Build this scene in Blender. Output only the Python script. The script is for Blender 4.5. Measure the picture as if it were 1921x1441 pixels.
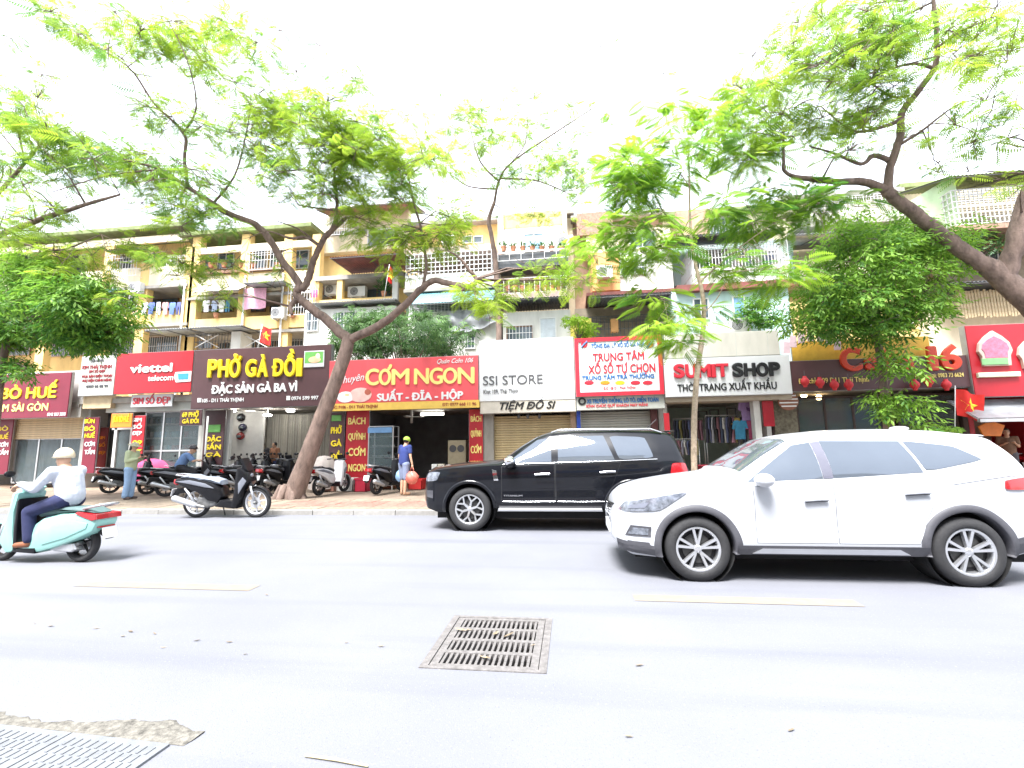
import bpy, math, random
import numpy as np
from mathutils import Matrix, Vector
random.seed(7)
rng = np.random.default_rng(7)
sc = bpy.context.scene
for o in list(bpy.data.objects):
    bpy.data.objects.remove(o)
R_ = math.radians
# ------------------------------------------------------------------ camera
F, PW, PH = 860.0, 1921, 1441
CAM = Vector((0, 0, 1.5))
ROT = Matrix.Rotation(R_(7.15), 3, 'Z') @ Matrix.Rotation(R_(97.8), 3, 'X') @ Matrix.Rotation(-0.015, 3, 'Z')
cd = bpy.data.cameras.new('camera')
cam = bpy.data.objects.new('camera', cd)
sc.collection.objects.link(cam)
cam.matrix_world = Matrix.Translation(CAM) @ ROT.to_4x4()
cd.sensor_fit = 'HORIZONTAL'; cd.sensor_width = 36.0; cd.lens = F / PW * 36.0
cd.clip_start = 0.05; cd.clip_end = 3000
sc.camera = cam
# ------------------------------------------------------------------ sky, sun, exposure (bright overcast day)
SUN_EL, SUN_ROT = R_(62), R_(200)
w = bpy.data.worlds.new('World'); sc.world = w; w.use_nodes = True
nt = w.node_tree; nt.nodes.clear()
bg = nt.nodes.new('ShaderNodeBackground'); out = nt.nodes.new('ShaderNodeOutputWorld')
sky = nt.nodes.new('ShaderNodeTexSky'); sky.sky_type = 'NISHITA'; sky.sun_disc = False
sky.sun_elevation = SUN_EL; sky.sun_rotation = SUN_ROT
sky.dust_density = 4.0; sky.air_density = 1.0; sky.ozone_density = 1.0
mixc = nt.nodes.new('ShaderNodeMix'); mixc.data_type = 'RGBA'; mixc.inputs[0].default_value = 0.85
mixc.inputs[7].default_value = (6.5, 6.95, 7.7, 1)          # even cloud cover over the clear-sky colour
nt.links.new(sky.outputs[0], mixc.inputs[6]); nt.links.new(mixc.outputs[2], bg.inputs[0])
bg.inputs[1].default_value = 0.073
nt.links.new(bg.outputs[0], out.inputs[0])
sd = bpy.data.lights.new('sun', 'SUN'); sd.energy = 2.7; sd.angle = R_(24); sd.color = (1, 0.985, 0.97)
sun = bpy.data.objects.new('sun', sd); sc.collection.objects.link(sun)
sun.rotation_euler = (R_(28), 0, R_(-20))
sc.view_settings.view_transform = 'Standard'; sc.view_settings.look = 'None'
sc.view_settings.exposure = 2.5; sc.view_settings.gamma = 1.0
sc.view_settings.use_curve_mapping = False
try:
    sc.cycles.use_denoising = True
    sc.cycles.max_bounces = 6; sc.cycles.transparent_max_bounces = 12
    sc.cycles.sample_clamp_indirect = 6.0
except Exception:
    pass
# ------------------------------------------------------------------ pixel -> place
def ray(px, py):
    return ROT @ Vector(((px - 960.5) / F, -(py - 720.5) / F, -1))
def P(px, py, Y):                      # on the upright plane Y
    d = ray(px, py); return CAM + d * (Y / d.y)
def G(px, py, z=0.0):                  # on the level z
    d = ray(px, py); return CAM + d * ((z - CAM.z) / d.z)
def rect(x0, y0, x1, y1, Y):           # pixel box -> x0, x1, z0, z1 on plane Y
    ym, xm = (y0 + y1) / 2, (x0 + x1) / 2
    return P(x0, ym, Y).x, P(x1, ym, Y).x, P(xm, y1, Y).z, P(xm, y0, Y).z
# ------------------------------------------------------------------ materials
MATS = {}
def M(name, col, r=0.6, metal=0.0, var=0.12, s=5.0, bump=0.0, bs=40.0, coat=0.0, emit=0.0, rnd=0.0, trans=0.0,
      streak=0.0, col2=None, spec=None, alpha=1.0):
    if name in MATS: return MATS[name]
    m = bpy.data.materials.new(name); m.use_nodes = True
    n = m.node_tree.nodes; l = m.node_tree.links
    b = n['Principled BSDF']
    tc = n.new('ShaderNodeTexCoord')
    nz = n.new('ShaderNodeTexNoise'); nz.inputs['Scale'].default_value = s; nz.inputs['Detail'].default_value = 5; nz.inputs['Roughness'].default_value = 0.65
    if streak:
        mp = n.new('ShaderNodeMapping'); mp.inputs['Scale'].default_value = (1.0, 1.0, streak)
        l.new(tc.outputs['Object'], mp.inputs[0]); l.new(mp.outputs[0], nz.inputs['Vector'])
    else:
        l.new(tc.outputs['Object'], nz.inputs['Vector'])
    mr = n.new('ShaderNodeMapRange'); mr.inputs[1].default_value = 0.3; mr.inputs[2].default_value = 0.7
    l.new(nz.outputs['Fac'], mr.inputs[0])
    mx = n.new('ShaderNodeMix'); mx.data_type = 'RGBA'
    c2 = col2 or tuple(max(0, c * (1 - var * 1.6)) for c in col)
    c1 = col if col2 else tuple(min(1, c * (1 + var * 0.6)) for c in col)
    mx.inputs[6].default_value = (*c2, 1); mx.inputs[7].default_value = (*c1, 1)
    l.new(mr.outputs[0], mx.inputs[0]); src = mx.outputs[2]
    if rnd:
        oi = n.new('ShaderNodeObjectInfo'); hs = n.new('ShaderNodeHueSaturation'); r2 = n.new('ShaderNodeMapRange')
        r2.inputs[3].default_value = 1 - rnd; r2.inputs[4].default_value = 1 + rnd
        l.new(oi.outputs['Random'], r2.inputs[0]); l.new(r2.outputs[0], hs.inputs['Value']); l.new(src, hs.inputs['Color']); src = hs.outputs[0]
    l.new(src, b.inputs['Base Color'])
    b.inputs['Roughness'].default_value = r; b.inputs['Metallic'].default_value = metal
    if coat: b.inputs['Coat Weight'].default_value = coat; b.inputs['Coat Roughness'].default_value = 0.03
    if spec is not None: b.inputs['Specular IOR Level'].default_value = spec
    if trans: b.inputs['Transmission Weight'].default_value = trans
    if alpha < 1: b.inputs['Alpha'].default_value = alpha
    if emit: b.inputs['Emission Color'].default_value = (*col, 1); b.inputs['Emission Strength'].default_value = emit
    if bump:
        n2 = n.new('ShaderNodeTexNoise'); n2.inputs['Scale'].default_value = bs; n2.inputs['Detail'].default_value = 6
        bp = n.new('ShaderNodeBump'); bp.inputs['Strength'].default_value = bump; bp.inputs['Distance'].default_value = 0.02
        l.new(tc.outputs['Object'], n2.inputs['Vector']); l.new(n2.outputs['Fac'], bp.inputs['Height']); l.new(bp.outputs[0], b.inputs['Normal'])
    MATS[name] = m; return m
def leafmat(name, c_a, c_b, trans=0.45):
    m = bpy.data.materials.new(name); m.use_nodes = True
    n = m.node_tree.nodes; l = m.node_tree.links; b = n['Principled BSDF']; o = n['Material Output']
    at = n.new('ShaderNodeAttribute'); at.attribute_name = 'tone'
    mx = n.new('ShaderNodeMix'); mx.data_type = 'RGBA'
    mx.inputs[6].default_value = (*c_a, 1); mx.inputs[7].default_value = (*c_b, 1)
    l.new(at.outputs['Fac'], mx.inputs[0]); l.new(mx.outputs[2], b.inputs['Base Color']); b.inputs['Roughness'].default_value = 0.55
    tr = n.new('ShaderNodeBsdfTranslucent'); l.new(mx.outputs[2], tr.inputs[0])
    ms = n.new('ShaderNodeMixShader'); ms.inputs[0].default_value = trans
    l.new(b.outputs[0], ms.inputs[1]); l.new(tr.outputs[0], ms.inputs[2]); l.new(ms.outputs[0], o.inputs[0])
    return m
# ------------------------------------------------------------------ objects
COL = sc.collection
WORLD = {}
def tag(o, label=None, cat=None, group=None, kind=None):
    if label: o['label'] = label
    if cat: o['category'] = cat
    if group: o['group'] = group
    if kind: o['kind'] = kind
    return o
def thing(name, label, cat, loc=(0, 0, 0), rz=0.0, group=None, rx=0.0):
    o = bpy.data.objects.new(name, None); COL.objects.link(o)
    o.empty_display_size = 0.1
    o.location = loc; o.rotation_euler = (rx, 0, rz)
    WORLD[o.name] = Matrix.Translation(loc) @ Matrix.Rotation(rz, 4, 'Z') @ Matrix.Rotation(rx, 4, 'X')
    return tag(o, label, cat, group)
def put(name, me, parent=None, local=False):
    o = bpy.data.objects.new(name, me); COL.objects.link(o)
    if parent is not None:
        o.parent = parent
        if local: WORLD[o.name] = WORLD[parent.name]
        else:
            o.matrix_parent_inverse = WORLD[parent.name].inverted(); WORLD[o.name] = Matrix.Identity(4)
    else: WORLD[o.name] = Matrix.Identity(4)
    return o
def copy_tree(o, parent=None):
    c = o.copy(); COL.objects.link(c)
    if parent is not None: c.parent = parent
    for ch in [x for x in list(bpy.data.objects) if x.parent is o]: copy_tree(ch, c)
    return c
class MB:
    """collects shapes; build() links them as one mesh object"""
    def __init__(s): s.v = []; s.f = []
    def add(s, vs, fs):
        k = len(s.v); s.v.extend(tuple(p) for p in vs); s.f.extend(tuple(i + k for i in q) for q in fs); return s
    def box(s, x0, x1, y0, y1, z0, z1, mat=None):
        vs = [(x, y, z) for x in (x0, x1) for y in (y0, y1) for z in (z0, z1)]
        if mat is not None: vs = [mat @ Vector(p) for p in vs]
        return s.add(vs, [(0, 1, 3, 2), (4, 6, 7, 5), (0, 4, 5, 1), (2, 3, 7, 6), (0, 2, 6, 4), (1, 5, 7, 3)])
    def tube(s, pts, r, n=8, caps=True):
        pts = [Vector(p) for p in pts]; m = len(pts)
        rs = [r] * m if isinstance(r, (int, float)) else list(r)
        t0 = (pts[1] - pts[0]).normalized()
        u = t0.orthogonal().normalized(); vs = []
        for i, p in enumerate(pts):
            a = pts[max(i - 1, 0)]; b = pts[min(i + 1, m - 1)]; t = (b - a)
            if t.length < 1e-9: t = t0
            t.normalize(); u = (u - t * u.dot(t))
            if u.length < 1e-6: u = t.orthogonal()
            u.normalize(); q = t.cross(u)
            for k in range(n):
                an = 2 * math.pi * k / n
                vs.append(p + (u * math.cos(an) + q * math.sin(an)) * rs[i])
        fs = [(i * n + k, i * n + (k + 1) % n, (i + 1) * n + (k + 1) % n, (i + 1) * n + k) for i in range(m - 1) for k in range(n)]
        if caps: fs += [tuple(range(n))[::-1], tuple((m - 1) * n + k for k in range(n))]
        return s.add(vs, fs)
    def cap(s, a, b, ra, rb, n=12):          # capsule with round ends
        a, b = Vector(a), Vector(b); d = b - a; L = d.length or 1e-6; d = d / L
        pts = []; rr = []
        for q in (-1, -.85, -.5, 0): pts.append(a + d * ra * q); rr.append(max(ra * math.sqrt(max(0, 1 - q * q)), 0.002))
        for q in (0, .5, .85, 1): pts.append(b + d * rb * q); rr.append(max(rb * math.sqrt(max(0, 1 - q * q)), 0.002))
        return s.tube(pts, rr, n)
    def ell(s, c, r, n=14, m=9, rot=None):
        c = Vector(c); vs = []; r = (r, r, r) if isinstance(r, (int, float)) else r
        for i in range(m + 1):
            th = math.pi * i / m
            for k in range(n):
                ph = 2 * math.pi * k / n
                p = Vector((r[0] * math.sin(th) * math.cos(ph), r[1] * math.sin(th) * math.sin(ph), r[2] * math.cos(th)))
                if rot is not None: p = rot @ p
                vs.append(c + p)
        return s.add(vs, [(i * n + k, (i + 1) * n + k, (i + 1) * n + (k + 1) % n, i * n + (k + 1) % n) for i in range(m) for k in range(n)])
    def lathe(s, prof, c, axis='Y', n=32, ang=2 * math.pi):
        c = Vector(c); vs = []; k = len(prof); full = abs(ang - 2 * math.pi) < 1e-6; nn = n if full else n + 1
        for j in range(nn):
            a = ang * j / n; ca, sa = math.cos(a), math.sin(a)
            for r, h in prof:
                vs.append(c + Vector((r * ca, h, r * sa) if axis == 'Y' else (r * ca, r * sa, h) if axis == 'Z' else (h, r * ca, r * sa)))
        fs = [(j * k + i, j * k + i + 1, ((j + 1) % nn) * k + i + 1, ((j + 1) % nn) * k + i) for j in range(n) for i in range(k - 1)]
        return s.add(vs, fs)
    def prism(s, poly, y0, y1, bev=0.0, mat=None, yo=None):
        """polygon in (x, z) swept from y0 to y1, edges rounded by bev"""
        poly = [Vector(p).to_2d() if len(p) > 2 else Vector(p) for p in poly]; n = len(poly)
        ar = sum(poly[i].x * poly[(i + 1) % n].y - poly[(i + 1) % n].x * poly[i].y for i in range(n))
        if ar < 0: poly = poly[::-1]
        def inset(d):
            o = []
            for i in range(n):
                a, b, c = poly[i - 1], poly[i], poly[(i + 1) % n]
                e1 = (b - a).normalized(); e2 = (c - b).normalized()
                n1 = Vector((-e1.y, e1.x)); n2 = Vector((-e2.y, e2.x)); q = (n1 + n2)
                if q.length < 1e-6: q = n1
                q.normalize(); k = max(0.45, q.dot(n1)); o.append(b + q * d / k)
            return o
        if bev:
            lv = [(y0, bev), (y0 + bev * .3, bev * .3), (y0 + bev, 0), (y1 - bev, 0), (y1 - bev * .3, bev * .3), (y1, bev)]
        else: lv = [(y0, 0), (y1, 0)]
        vs = []
        for y, d in lv:
            for p in (inset(d) if d else poly): vs.append((p.x, y + (yo(p.x, p.y) if yo else 0), p.y))
        if mat is not None: vs = [mat @ Vector(p) for p in vs]
        k = len(lv)
        fs = [(j * n + i, (j + 1) * n + i, (j + 1) * n + (i + 1) % n, j * n + (i + 1) % n) for j in range(k - 1) for i in range(n)]
        fs += [tuple(range(n)), tuple((k - 1) * n + i for i in range(n))[::-1]]
        return s.add(vs, fs)
    def grid(s, fn, nu, nv):
        vs = [fn(i / nu, j / nv) for i in range(nu + 1) for j in range(nv + 1)]
        return s.add(vs, [(i * (nv + 1) + j, (i + 1) * (nv + 1) + j, (i + 1) * (nv + 1) + j + 1, i * (nv + 1) + j + 1) for i in range(nu) for j in range(nv)])
    def mesh(s, name, mat, smooth=False):
        me = bpy.data.meshes.new(name); me.from_pydata(s.v, [], s.f); me.validate()
        if mat is not None: me.materials.append(mat)
        if smooth: me.polygons.foreach_set('use_smooth', [True] * len(me.polygons))
        me.update(); return me
    def build(s, name, mat, parent=None, smooth=False, local=False):
        return put(name, s.mesh(name, mat, smooth), parent, local)
def smooth_sharp(o, deg=35):
    me = o.data; me.polygons.foreach_set('use_smooth', [True] * len(me.polygons))
    try: me.set_sharp_from_angle(angle=R_(deg))
    except Exception: pass
    return o
def baked(o, name):
    """replace an object's mesh by its evaluated one"""
    dg = bpy.context.evaluated_depsgraph_get()
    me = bpy.data.meshes.new_from_object(o.evaluated_get(dg))
    o.modifiers.clear(); old = o.data; o.data = me; bpy.data.meshes.remove(old); me.name = name
    return o
def blob(mb, name, mat, parent, voxel=0.012, sm=4, local=True):
    """union of overlapping shapes -> one continuous smooth skin"""
    o = mb.build(name, mat, parent, True, local)
    r = o.modifiers.new('r', 'REMESH'); r.mode = 'VOXEL'; r.voxel_size = voxel; r.use_smooth_shade = True
    if sm:
        q = o.modifiers.new('s', 'SMOOTH'); q.iterations = sm; q.factor = 0.5
    baked(o, name)
    if mat is not None and not o.data.materials: o.data.materials.append(mat)
    o.data.polygons.foreach_set('use_smooth', [True] * len(o.data.polygons))
    return o
# ------------------------------------------------------------------ lettering
BASE = dict(zip('ƠỜỞỚỢơờởớợƯỰỨỪỬƯưựứừửĐđ', 'OÒỎÓỌoòỏóọUỤÚÙỦUuụúùủDd'))
def glyphs(s, shear=0.0, puff=0.0, align='LEFT'):
    c = bpy.data.curves.new('t', 'FONT'); c.body = s; c.align_x = align; c.size = 1.0
    c.extrude = 0.02; c.shear = shear; c.resolution_u = 4
    if puff: c.bevel_depth = puff; c.bevel_resolution = 2
    o = bpy.data.objects.new('t', c); COL.objects.link(o)
    dg = bpy.context.evaluated_depsgraph_get(); dg.update()
    me = bpy.data.meshes.new_from_object(o.evaluated_get(dg)); bpy.data.objects.remove(o); bpy.data.curves.remove(c)
    n = len(me.vertices); a = np.empty(n * 3, np.float32); me.vertices.foreach_get('co', a); a = a.reshape(-1, 3).copy()
    f = [tuple(p.vertices) for p in me.polygons]; bpy.data.meshes.remove(me); return a, f
def text_mesh(s, name, mat, h, wd=None, depth=0.006, bold=0.0, shear=0.0, puff=0.0):
    b_ = ''.join(BASE.get(c, c) for c in s); a, f = glyphs(b_, shear, puff); zm = float(np.abs(a[:, 2]).max())
    for i, c in enumerate(s):                  # horns and bars of the Vietnamese letters
        if c not in BASE: continue
        xr = float(glyphs(b_[:i + 1], shear, puff)[0][:, 0].max()); low = c.islower(); lift = -.19 if low else 0
        if c in 'Đđ':
            g0 = glyphs(b_[i], 0, puff)[0]; xl = xr - float(g0[:, 0].max() - g0[:, 0].min()); pl = [(xl - .07, .33), (xl + .24, .33), (xl + .24, .41), (xl - .07, .41)]
            if low: pl = [(xr - .26, .6), (xr + .05, .6), (xr + .05, .66), (xr - .26, .66)]
        else: pl = [(xr - .17, .63 + lift), (xr - .06, .68 + lift), (xr + .02, .76 + lift), (xr + .04, .87 + lift), (xr - .06, .87 + lift), (xr - .075, .8 + lift), (xr - .15, .745 + lift)]
        k0 = len(a); n = len(pl); zz = zm * 1.04
        a = np.concatenate([a, np.array([(x + shear * y, y, -zz) for x, y in pl] + [(x + shear * y, y, zz) for x, y in pl], np.float32)])
        f += [tuple(k0 + n + j for j in range(n)), tuple(k0 + j for j in range(n))[::-1]] + [(k0 + j, k0 + (j + 1) % n, k0 + n + (j + 1) % n, k0 + n + j) for j in range(n)]
    k = h / 0.73; x0, x1 = a[:, 0].min(), a[:, 0].max(); kx = k if wd is None else wd / max(1e-4, x1 - x0)
    b = np.stack([(a[:, 0] - (x0 + x1) / 2) * kx, -a[:, 2] / max(1e-5, zm) * depth, a[:, 1] * k], 1).astype(np.float32)
    mb = MB(); d = bold * k                    # heavier strokes: the same glyphs again, a hair apart
    for i, (dx, dz) in enumerate(((0, 0), (d, 0), (-d, 0), (0, d * .7), (0, -d * .7)) if bold else ((0, 0),)): mb.add(b + np.array((dx, -.0006 * i, dz), np.float32), f)
    return mb.mesh(name, mat)
def text(s, box, Y, mat, parent, name='lettering', depth=0.008, bold=0.0, shear=0.0, puff=0.0, rot=0.0, local=False):
    """box: pixel (x0, top, x1, bottom) of the capitals on plane Y"""
    x0, x1, z0, z1 = rect(*box, Y)
    me = text_mesh(s, name, mat, z1 - z0, x1 - x0, depth, bold, shear, puff)
    o = put(name, me, parent, local); o.location = ((x0 + x1) / 2, Y, z0); o.rotation_euler = (0, rot, 0)
    return o
# ================================================================== ground, road, pavement
def asphalt():
    m = bpy.data.materials.new('asphalt'); m.use_nodes = True
    n = m.node_tree.nodes; l = m.node_tree.links; b = n['Principled BSDF']
    tc = n.new('ShaderNodeTexCoord')
    def noise(s, d=5, rough=.6):
        z = n.new('ShaderNodeTexNoise'); z.inputs['Scale'].default_value = s; z.inputs['Detail'].default_value = d; z.inputs['Roughness'].default_value = rough
        l.new(tc.outputs['Object'], z.inputs['Vector']); return z.outputs['Fac']
    def mix(f, a, c, lo, hi, mode='MIX'):
        r = n.new('ShaderNodeMapRange'); r.inputs[1].default_value = lo; r.inputs[2].default_value = hi; l.new(f, r.inputs[0])
        x = n.new('ShaderNodeMix'); x.data_type = 'RGBA'; x.blend_type = mode; l.new(r.outputs[0], x.inputs[0])
        for k, v in ((6, a), (7, c)):
            if isinstance(v, tuple): x.inputs[k].default_value = (*v, 1)
            else: l.new(v, x.inputs[k])
        return x.outputs[2]
    big = mix(noise(.35), (.128, .132, .151), (.15, .154, .174), .35, .65)
    mp = n.new('ShaderNodeMapping'); mp.inputs['Scale'].default_value = (.08, 1.3, 1); l.new(tc.outputs['Object'], mp.inputs[0])
    zz = n.new('ShaderNodeTexNoise'); zz.inputs['Scale'].default_value = 1.6; zz.inputs['Detail'].default_value = 4; l.new(mp.outputs[0], zz.inputs['Vector'])
    trk = mix(zz.outputs['Fac'], big, (.114, .118, .135), .52, .75)
    fine = mix(noise(60, 3, .7), trk, (.25, .255, .265), .6, .78)
    dark = mix(noise(85, 2, .6), fine, (.06, .063, .07), .62, .8)
    l.new(dark, b.inputs['Base Color']); b.inputs['Roughness'].default_value = .82
    bp = n.new('ShaderNodeBump'); bp.inputs['Strength'].default_value = .35; bp.inputs['Distance'].default_value = .01
    l.new(noise(110, 3), bp.inputs['Height']); l.new(bp.outputs[0], b.inputs['Normal'])
    return m
def sheet(name, rects, z, mat, kind='structure', parent=None):
    mb = MB()
    for x0, x1, y0, y1 in rects: mb.add([(x0, y0, z), (x1, y0, z), (x1, y1, z), (x0, y1, z)], [(0, 1, 2, 3)])
    o = mb.build(name, mat, parent)
    if parent is None: o['kind'] = kind
    return o
KY = 10.28          # face of the kerb
m_dirt = M('dusty_earth', (.32, .27, .2), .95, var=.25, s=1.2, bump=.3, bs=25)
sheet('ground', [(-900, 900, -900, 900)], -.55, m_dirt)
gx0, gx1, gy0, gy1 = -1.09, -.21, 3.28, 4.27
m_asph = asphalt()
road = sheet('road', [(-150, gx0, -30, KY), (gx1, 150, -30, KY), (gx0, gx1, -30, gy0), (gx0, gx1, gy1, KY)], 0, m_asph)
m_yel = M('worn_yellow_paint', (.21, .165, .12), .7, var=.0, s=9, col2=(.165, .155, .148), bump=.1)
for a, b in (((170, 1085, 1097), (485, 1094, 1107)), ((1190, 1119, 1131), (1620, 1131, 1143))):
    x0, x1 = G(a[0], (a[1] + a[2]) / 2).x, G(b[0], (b[1] + b[2]) / 2).x
    o = sheet('lane_dash', [(x0, x1, 4.8, 5.0)], .004, m_yel, parent=road)
# pavement
m_pave = M('pavement_concrete', (.21, .16, .12), .92, var=.2, s=2.2, bump=.25, bs=30)
pave = sheet('pavement', [(-150, 150, KY + .18, 30)], .10, m_pave)
m_kerb = M('kerb_stone', (.26, .25, .235), .85, var=.15, s=6, bump=.2, rnd=.1)
kb = MB(); kb.prism([(0, -.1), (.992, -.1), (.992, .115), (0, .115)], 0, .185, .012)
km = kb.mesh('kerb_stone', m_kerb)
kerb = tag(MB().box(-150, 150, KY + .03, KY + .16, -.4, .095).build('kerb', m_kerb), kind='structure')
for i in range(-24, 22):
    o = put('kerb_stone', km, kerb); o.location = (i * 1.0, KY + random.uniform(-.008, .008), random.uniform(-.012, .006))
m_t1 = M('paver_tan', (.22, .175, .13), .9, var=.2, s=9, bump=.15, rnd=.14)
m_t2 = M('paver_red', (.26, .13, .1), .9, var=.25, s=9, bump=.15, rnd=.16)
tm = [MB().prism([(0, -.03), (.392, -.03), (.392, 0), (0, 0)], 0, .392, .008).mesh('paver', m) for m in (m_t1, m_t2)]
for i in range(-42, 4):
    for j in range(5):
        red = (-19 <= i <= -8 and 1 <= j <= 3)
        o = put('paver', tm[1 if red else 0], pave)
        o.location = (i * .4, KY + .2 + j * .4, .118 + random.uniform(-.006, .005)); o.rotation_euler = (random.uniform(-.008, .008), random.uniform(-.008, .008), 0)
# ------------------------------------------------------------------ storm drain grate
m_iron = M('worn_cast_iron', (.19, .178, .175), .6, metal=.3, var=.25, s=20, bump=.3, bs=60)
m_sludge = M('drain_sludge', (.04, .034, .028), .95, var=.4, s=9, bump=.5)
m_conc = M('rough_concrete', (.42, .39, .36), .9, var=.18, s=7, bump=.3, bs=50)
gr = thing('drain_grate', 'pale worn iron storm drain grate with rows of slots, set in the road', 'drain', ((gx0 + gx1) / 2, (gy0 + gy1) / 2, 0))
pit = MB()
for b in ((gx0 - .02, gx0 + .02, gy0, gy1), (gx1 - .02, gx1 + .02, gy0, gy1), (gx0 - .02, gx1 + .02, gy0 - .02, gy0 + .02), (gx0 - .02, gx1 + .02, gy1 - .02, gy1 + .02)):
    pit.box(*b, -.5, -.03)
pit.box(gx0, gx1, gy0, gy1, -.52, -.3)
pit.build('pit', m_sludge, gr)
fr = MB(); t = .055
for b in ((gx0, gx0 + t, gy0, gy1), (gx1 - t, gx1, gy0, gy1), (gx0 + t, gx1 - t, gy0, gy0 + t * .7), (gx0 + t, gx1 - t, gy1 - t * .7, gy1)): fr.box(*b, -.06, .007)
fr.build('frame', m_iron, gr)
for q in (gx0 + t + .006, gx1 - t - .06): MB().box(q, q + .054, gy0 + .05, gy1 - .05, -.05, .003).build('inner_rim', m_iron, gr)
bx0, bx1 = gx0 + t + .06, gx1 - t - .06; nb = 16
bm_ = MB().prism([(-.007, -.05), (.007, -.05), (.0095, .001), (-.0095, .001)], gy0 + .05, gy1 - .05).mesh('bar', m_iron)
for i in range(nb):
    o = put('bar', bm_, gr); o.location = (bx0 + (i + .5) * (bx1 - bx0) / nb, 0, 0)
for j in range(5):
    y = gy0 + .06 + j * (gy1 - gy0 - .12) / 4
    MB().box(bx0, bx1, y - .022, y + .022, -.045, .0025).build('cross_bar', m_iron, gr)
def leaf_shape(L, wd, curl=.3):
    mb = MB(); n = 6; vs = []
    for i in range(n + 1):
        t = i / n; h = wd * math.sin(math.pi * t) ** .7 * (1 - .3 * t)
        for s in (-1, 0, 1): vs.append((L * (t - .5), s * h / 2, curl * L * ((t - .5) ** 2) + abs(s) * h * .25))
    mb.add(vs, [(i * 3 + k, i * 3 + 3 + k, i * 3 + 4 + k, i * 3 + 1 + k) for i in range(n) for k in (0, 1)])
    return mb
m_dry = M('dry_leaf', (.26, .2, .13), .8, var=.4, s=30, rnd=.35)
lm = leaf_shape(.085, .026).mesh('fallen_leaf', m_dry)
LITTER = [(65, 1171), (95, 1176), (245, 1186), (290, 1190), (180, 1180), (230, 1195), (370, 1203), (460, 1229), (306, 1216), (650, 1207), (715, 1214), (430, 1206), (500, 1117), (880, 1183),
          (1000, 1212), (1485, 1372), (1180, 1384), (1200, 1250)]
for i, (x, y) in enumerate(LITTER):
    p = G(x, y); o = put('fallen_leaf', lm, None); o.location = (p.x, p.y, .006); k = random.uniform(.35, .8)
    o.scale = (k, k, k); o.rotation_euler = (random.uniform(-.2, .2), random.uniform(-.2, .2), random.uniform(-.5, .5))
    tag(o, 'small dry brown leaf lying on the open road', 'leaf', 'dry leaves scattered on the road')
for i, (px, py) in enumerate(((865, 1185), (930, 1192), (910, 1238), (955, 1195))):
    p = G(px, py); o = put('fallen_leaf', lm, None); o.location = (p.x, p.y, .012); o.scale = (1.3,) * 3; o.rotation_euler = (.1, .1, i * 1.3)
    tag(o, 'dry leaf caught on the bars of the storm drain grate', 'leaf', 'leaves on the drain grate')
# pale straw by the lower edge
a, b = G(572, 1417, .01), G(690, 1437, .01)
MBs = MB().tube([a, (a + b) / 2 + Vector((0, .004, .002)), b], [.006, .007, .005], 6)
tag(MBs.build('bamboo_stick', M('pale_bamboo', (.7, .6, .38), .6, var=.2), None, True), 'thin pale stick lying on the asphalt at the lower edge', 'stick')
# ------------------------------------------------------------------ utility cover in the near corner
c0 = G(318, 1400); u = (G(0, 1363) - c0); v = (G(268, 1441) - c0); u.z = v.z = 0
u.normalize(); v = (v - u * v.dot(u)).normalized()
Mx = Matrix(((u.x, v.x, 0, c0.x), (u.y, v.y, 0, c0.y), (0, 0, 1, 0), (0, 0, 0, 1)))
cv = thing('utility_cover', 'ribbed concrete utility cover with a crumbled mortar edge in the near road corner', 'manhole cover', tuple(c0))
m_cov = M('cover_concrete', (.15, .158, .172), .8, var=.15, s=9, bump=.2, bs=70)
for k in range(3):
    MB().box(k * .62, k * .62 + .61, .0, .86, -.04, .012, Mx).build('cover_slab', m_cov, cv)
tb = MB()
for k in range(3):
    for i in range(11):
        for j in range(13):
            x = k * .62 + .04 + i * .05 + (.02 if j % 2 else 0); y = .04 + j * .063
            tb.prism([(x, .0115), (x + .012, .0115), (x + .012, .0165), (x, .0165)], y, y + .055, mat=Mx)
o = tb.build('tread_ribs', m_cov, cv); o['kind'] = 'stuff'
mr = MB(); vs = []; N = 40
for i in range(N + 1):
    t = i / N; x = -.08 + t * 2.0
    wd = .12 + .09 * math.sin(t * 9) * (1 - t) + random.uniform(-.02, .02)
    for q, h in ((0, .004), (.4, .009), (.8, .006), (1, -.003)):
        vs.append(Mx @ Vector((x + random.uniform(-.01, .01), -.01 - wd * q, h + random.uniform(-.003, .003))))
mr.add(vs, [(i * 4 + k, i * 4 + k + 1, i * 4 + 5 + k, i * 4 + 4 + k) for i in range(N) for k in range(3)])
mr.build('mortar_edge', M('crumbled_mortar', (.16, .15, .13), .95, var=.45, s=25, bump=.6, bs=60), cv)
# ================================================================== the apartment block and its built-on flats
m_yel_w = M('yellow_plaster', (.8, .57, .23), .85, var=.18, s=1.3, bump=.12, bs=18, streak=.35)
m_cream = M('cream_plaster', (.78, .69, .5), .85, var=.18, s=1.5, bump=.12, streak=.35)
m_white = M('white_plaster', (.68, .67, .63), .8, var=.14, s=1.6, bump=.08, streak=.3)
m_grey = M('grey_concrete', (.33, .31, .28), .9, var=.25, s=1.5, bump=.25, streak=.3)
m_org = M('orange_plaster', (.66, .34, .14), .85, var=.15, s=2, bump=.1)
m_blue = M('pale_turquoise_plaster', (.5, .66, .66), .8, var=.12, s=1.6, streak=.3)
m_pink = M('faded_pink_paint', (.6, .45, .4), .85, var=.2, s=2)
m_green = M('pale_green_sheet', (.5, .66, .4), .6, var=.12, s=1.5)
m_brown = M('brown_brick_plaster', (.4, .27, .19), .9, var=.25, s=2.5, bump=.3)
m_in = M('dim_room_plaster', (.3, .25, .19), .9, var=.2, s=2)
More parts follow.
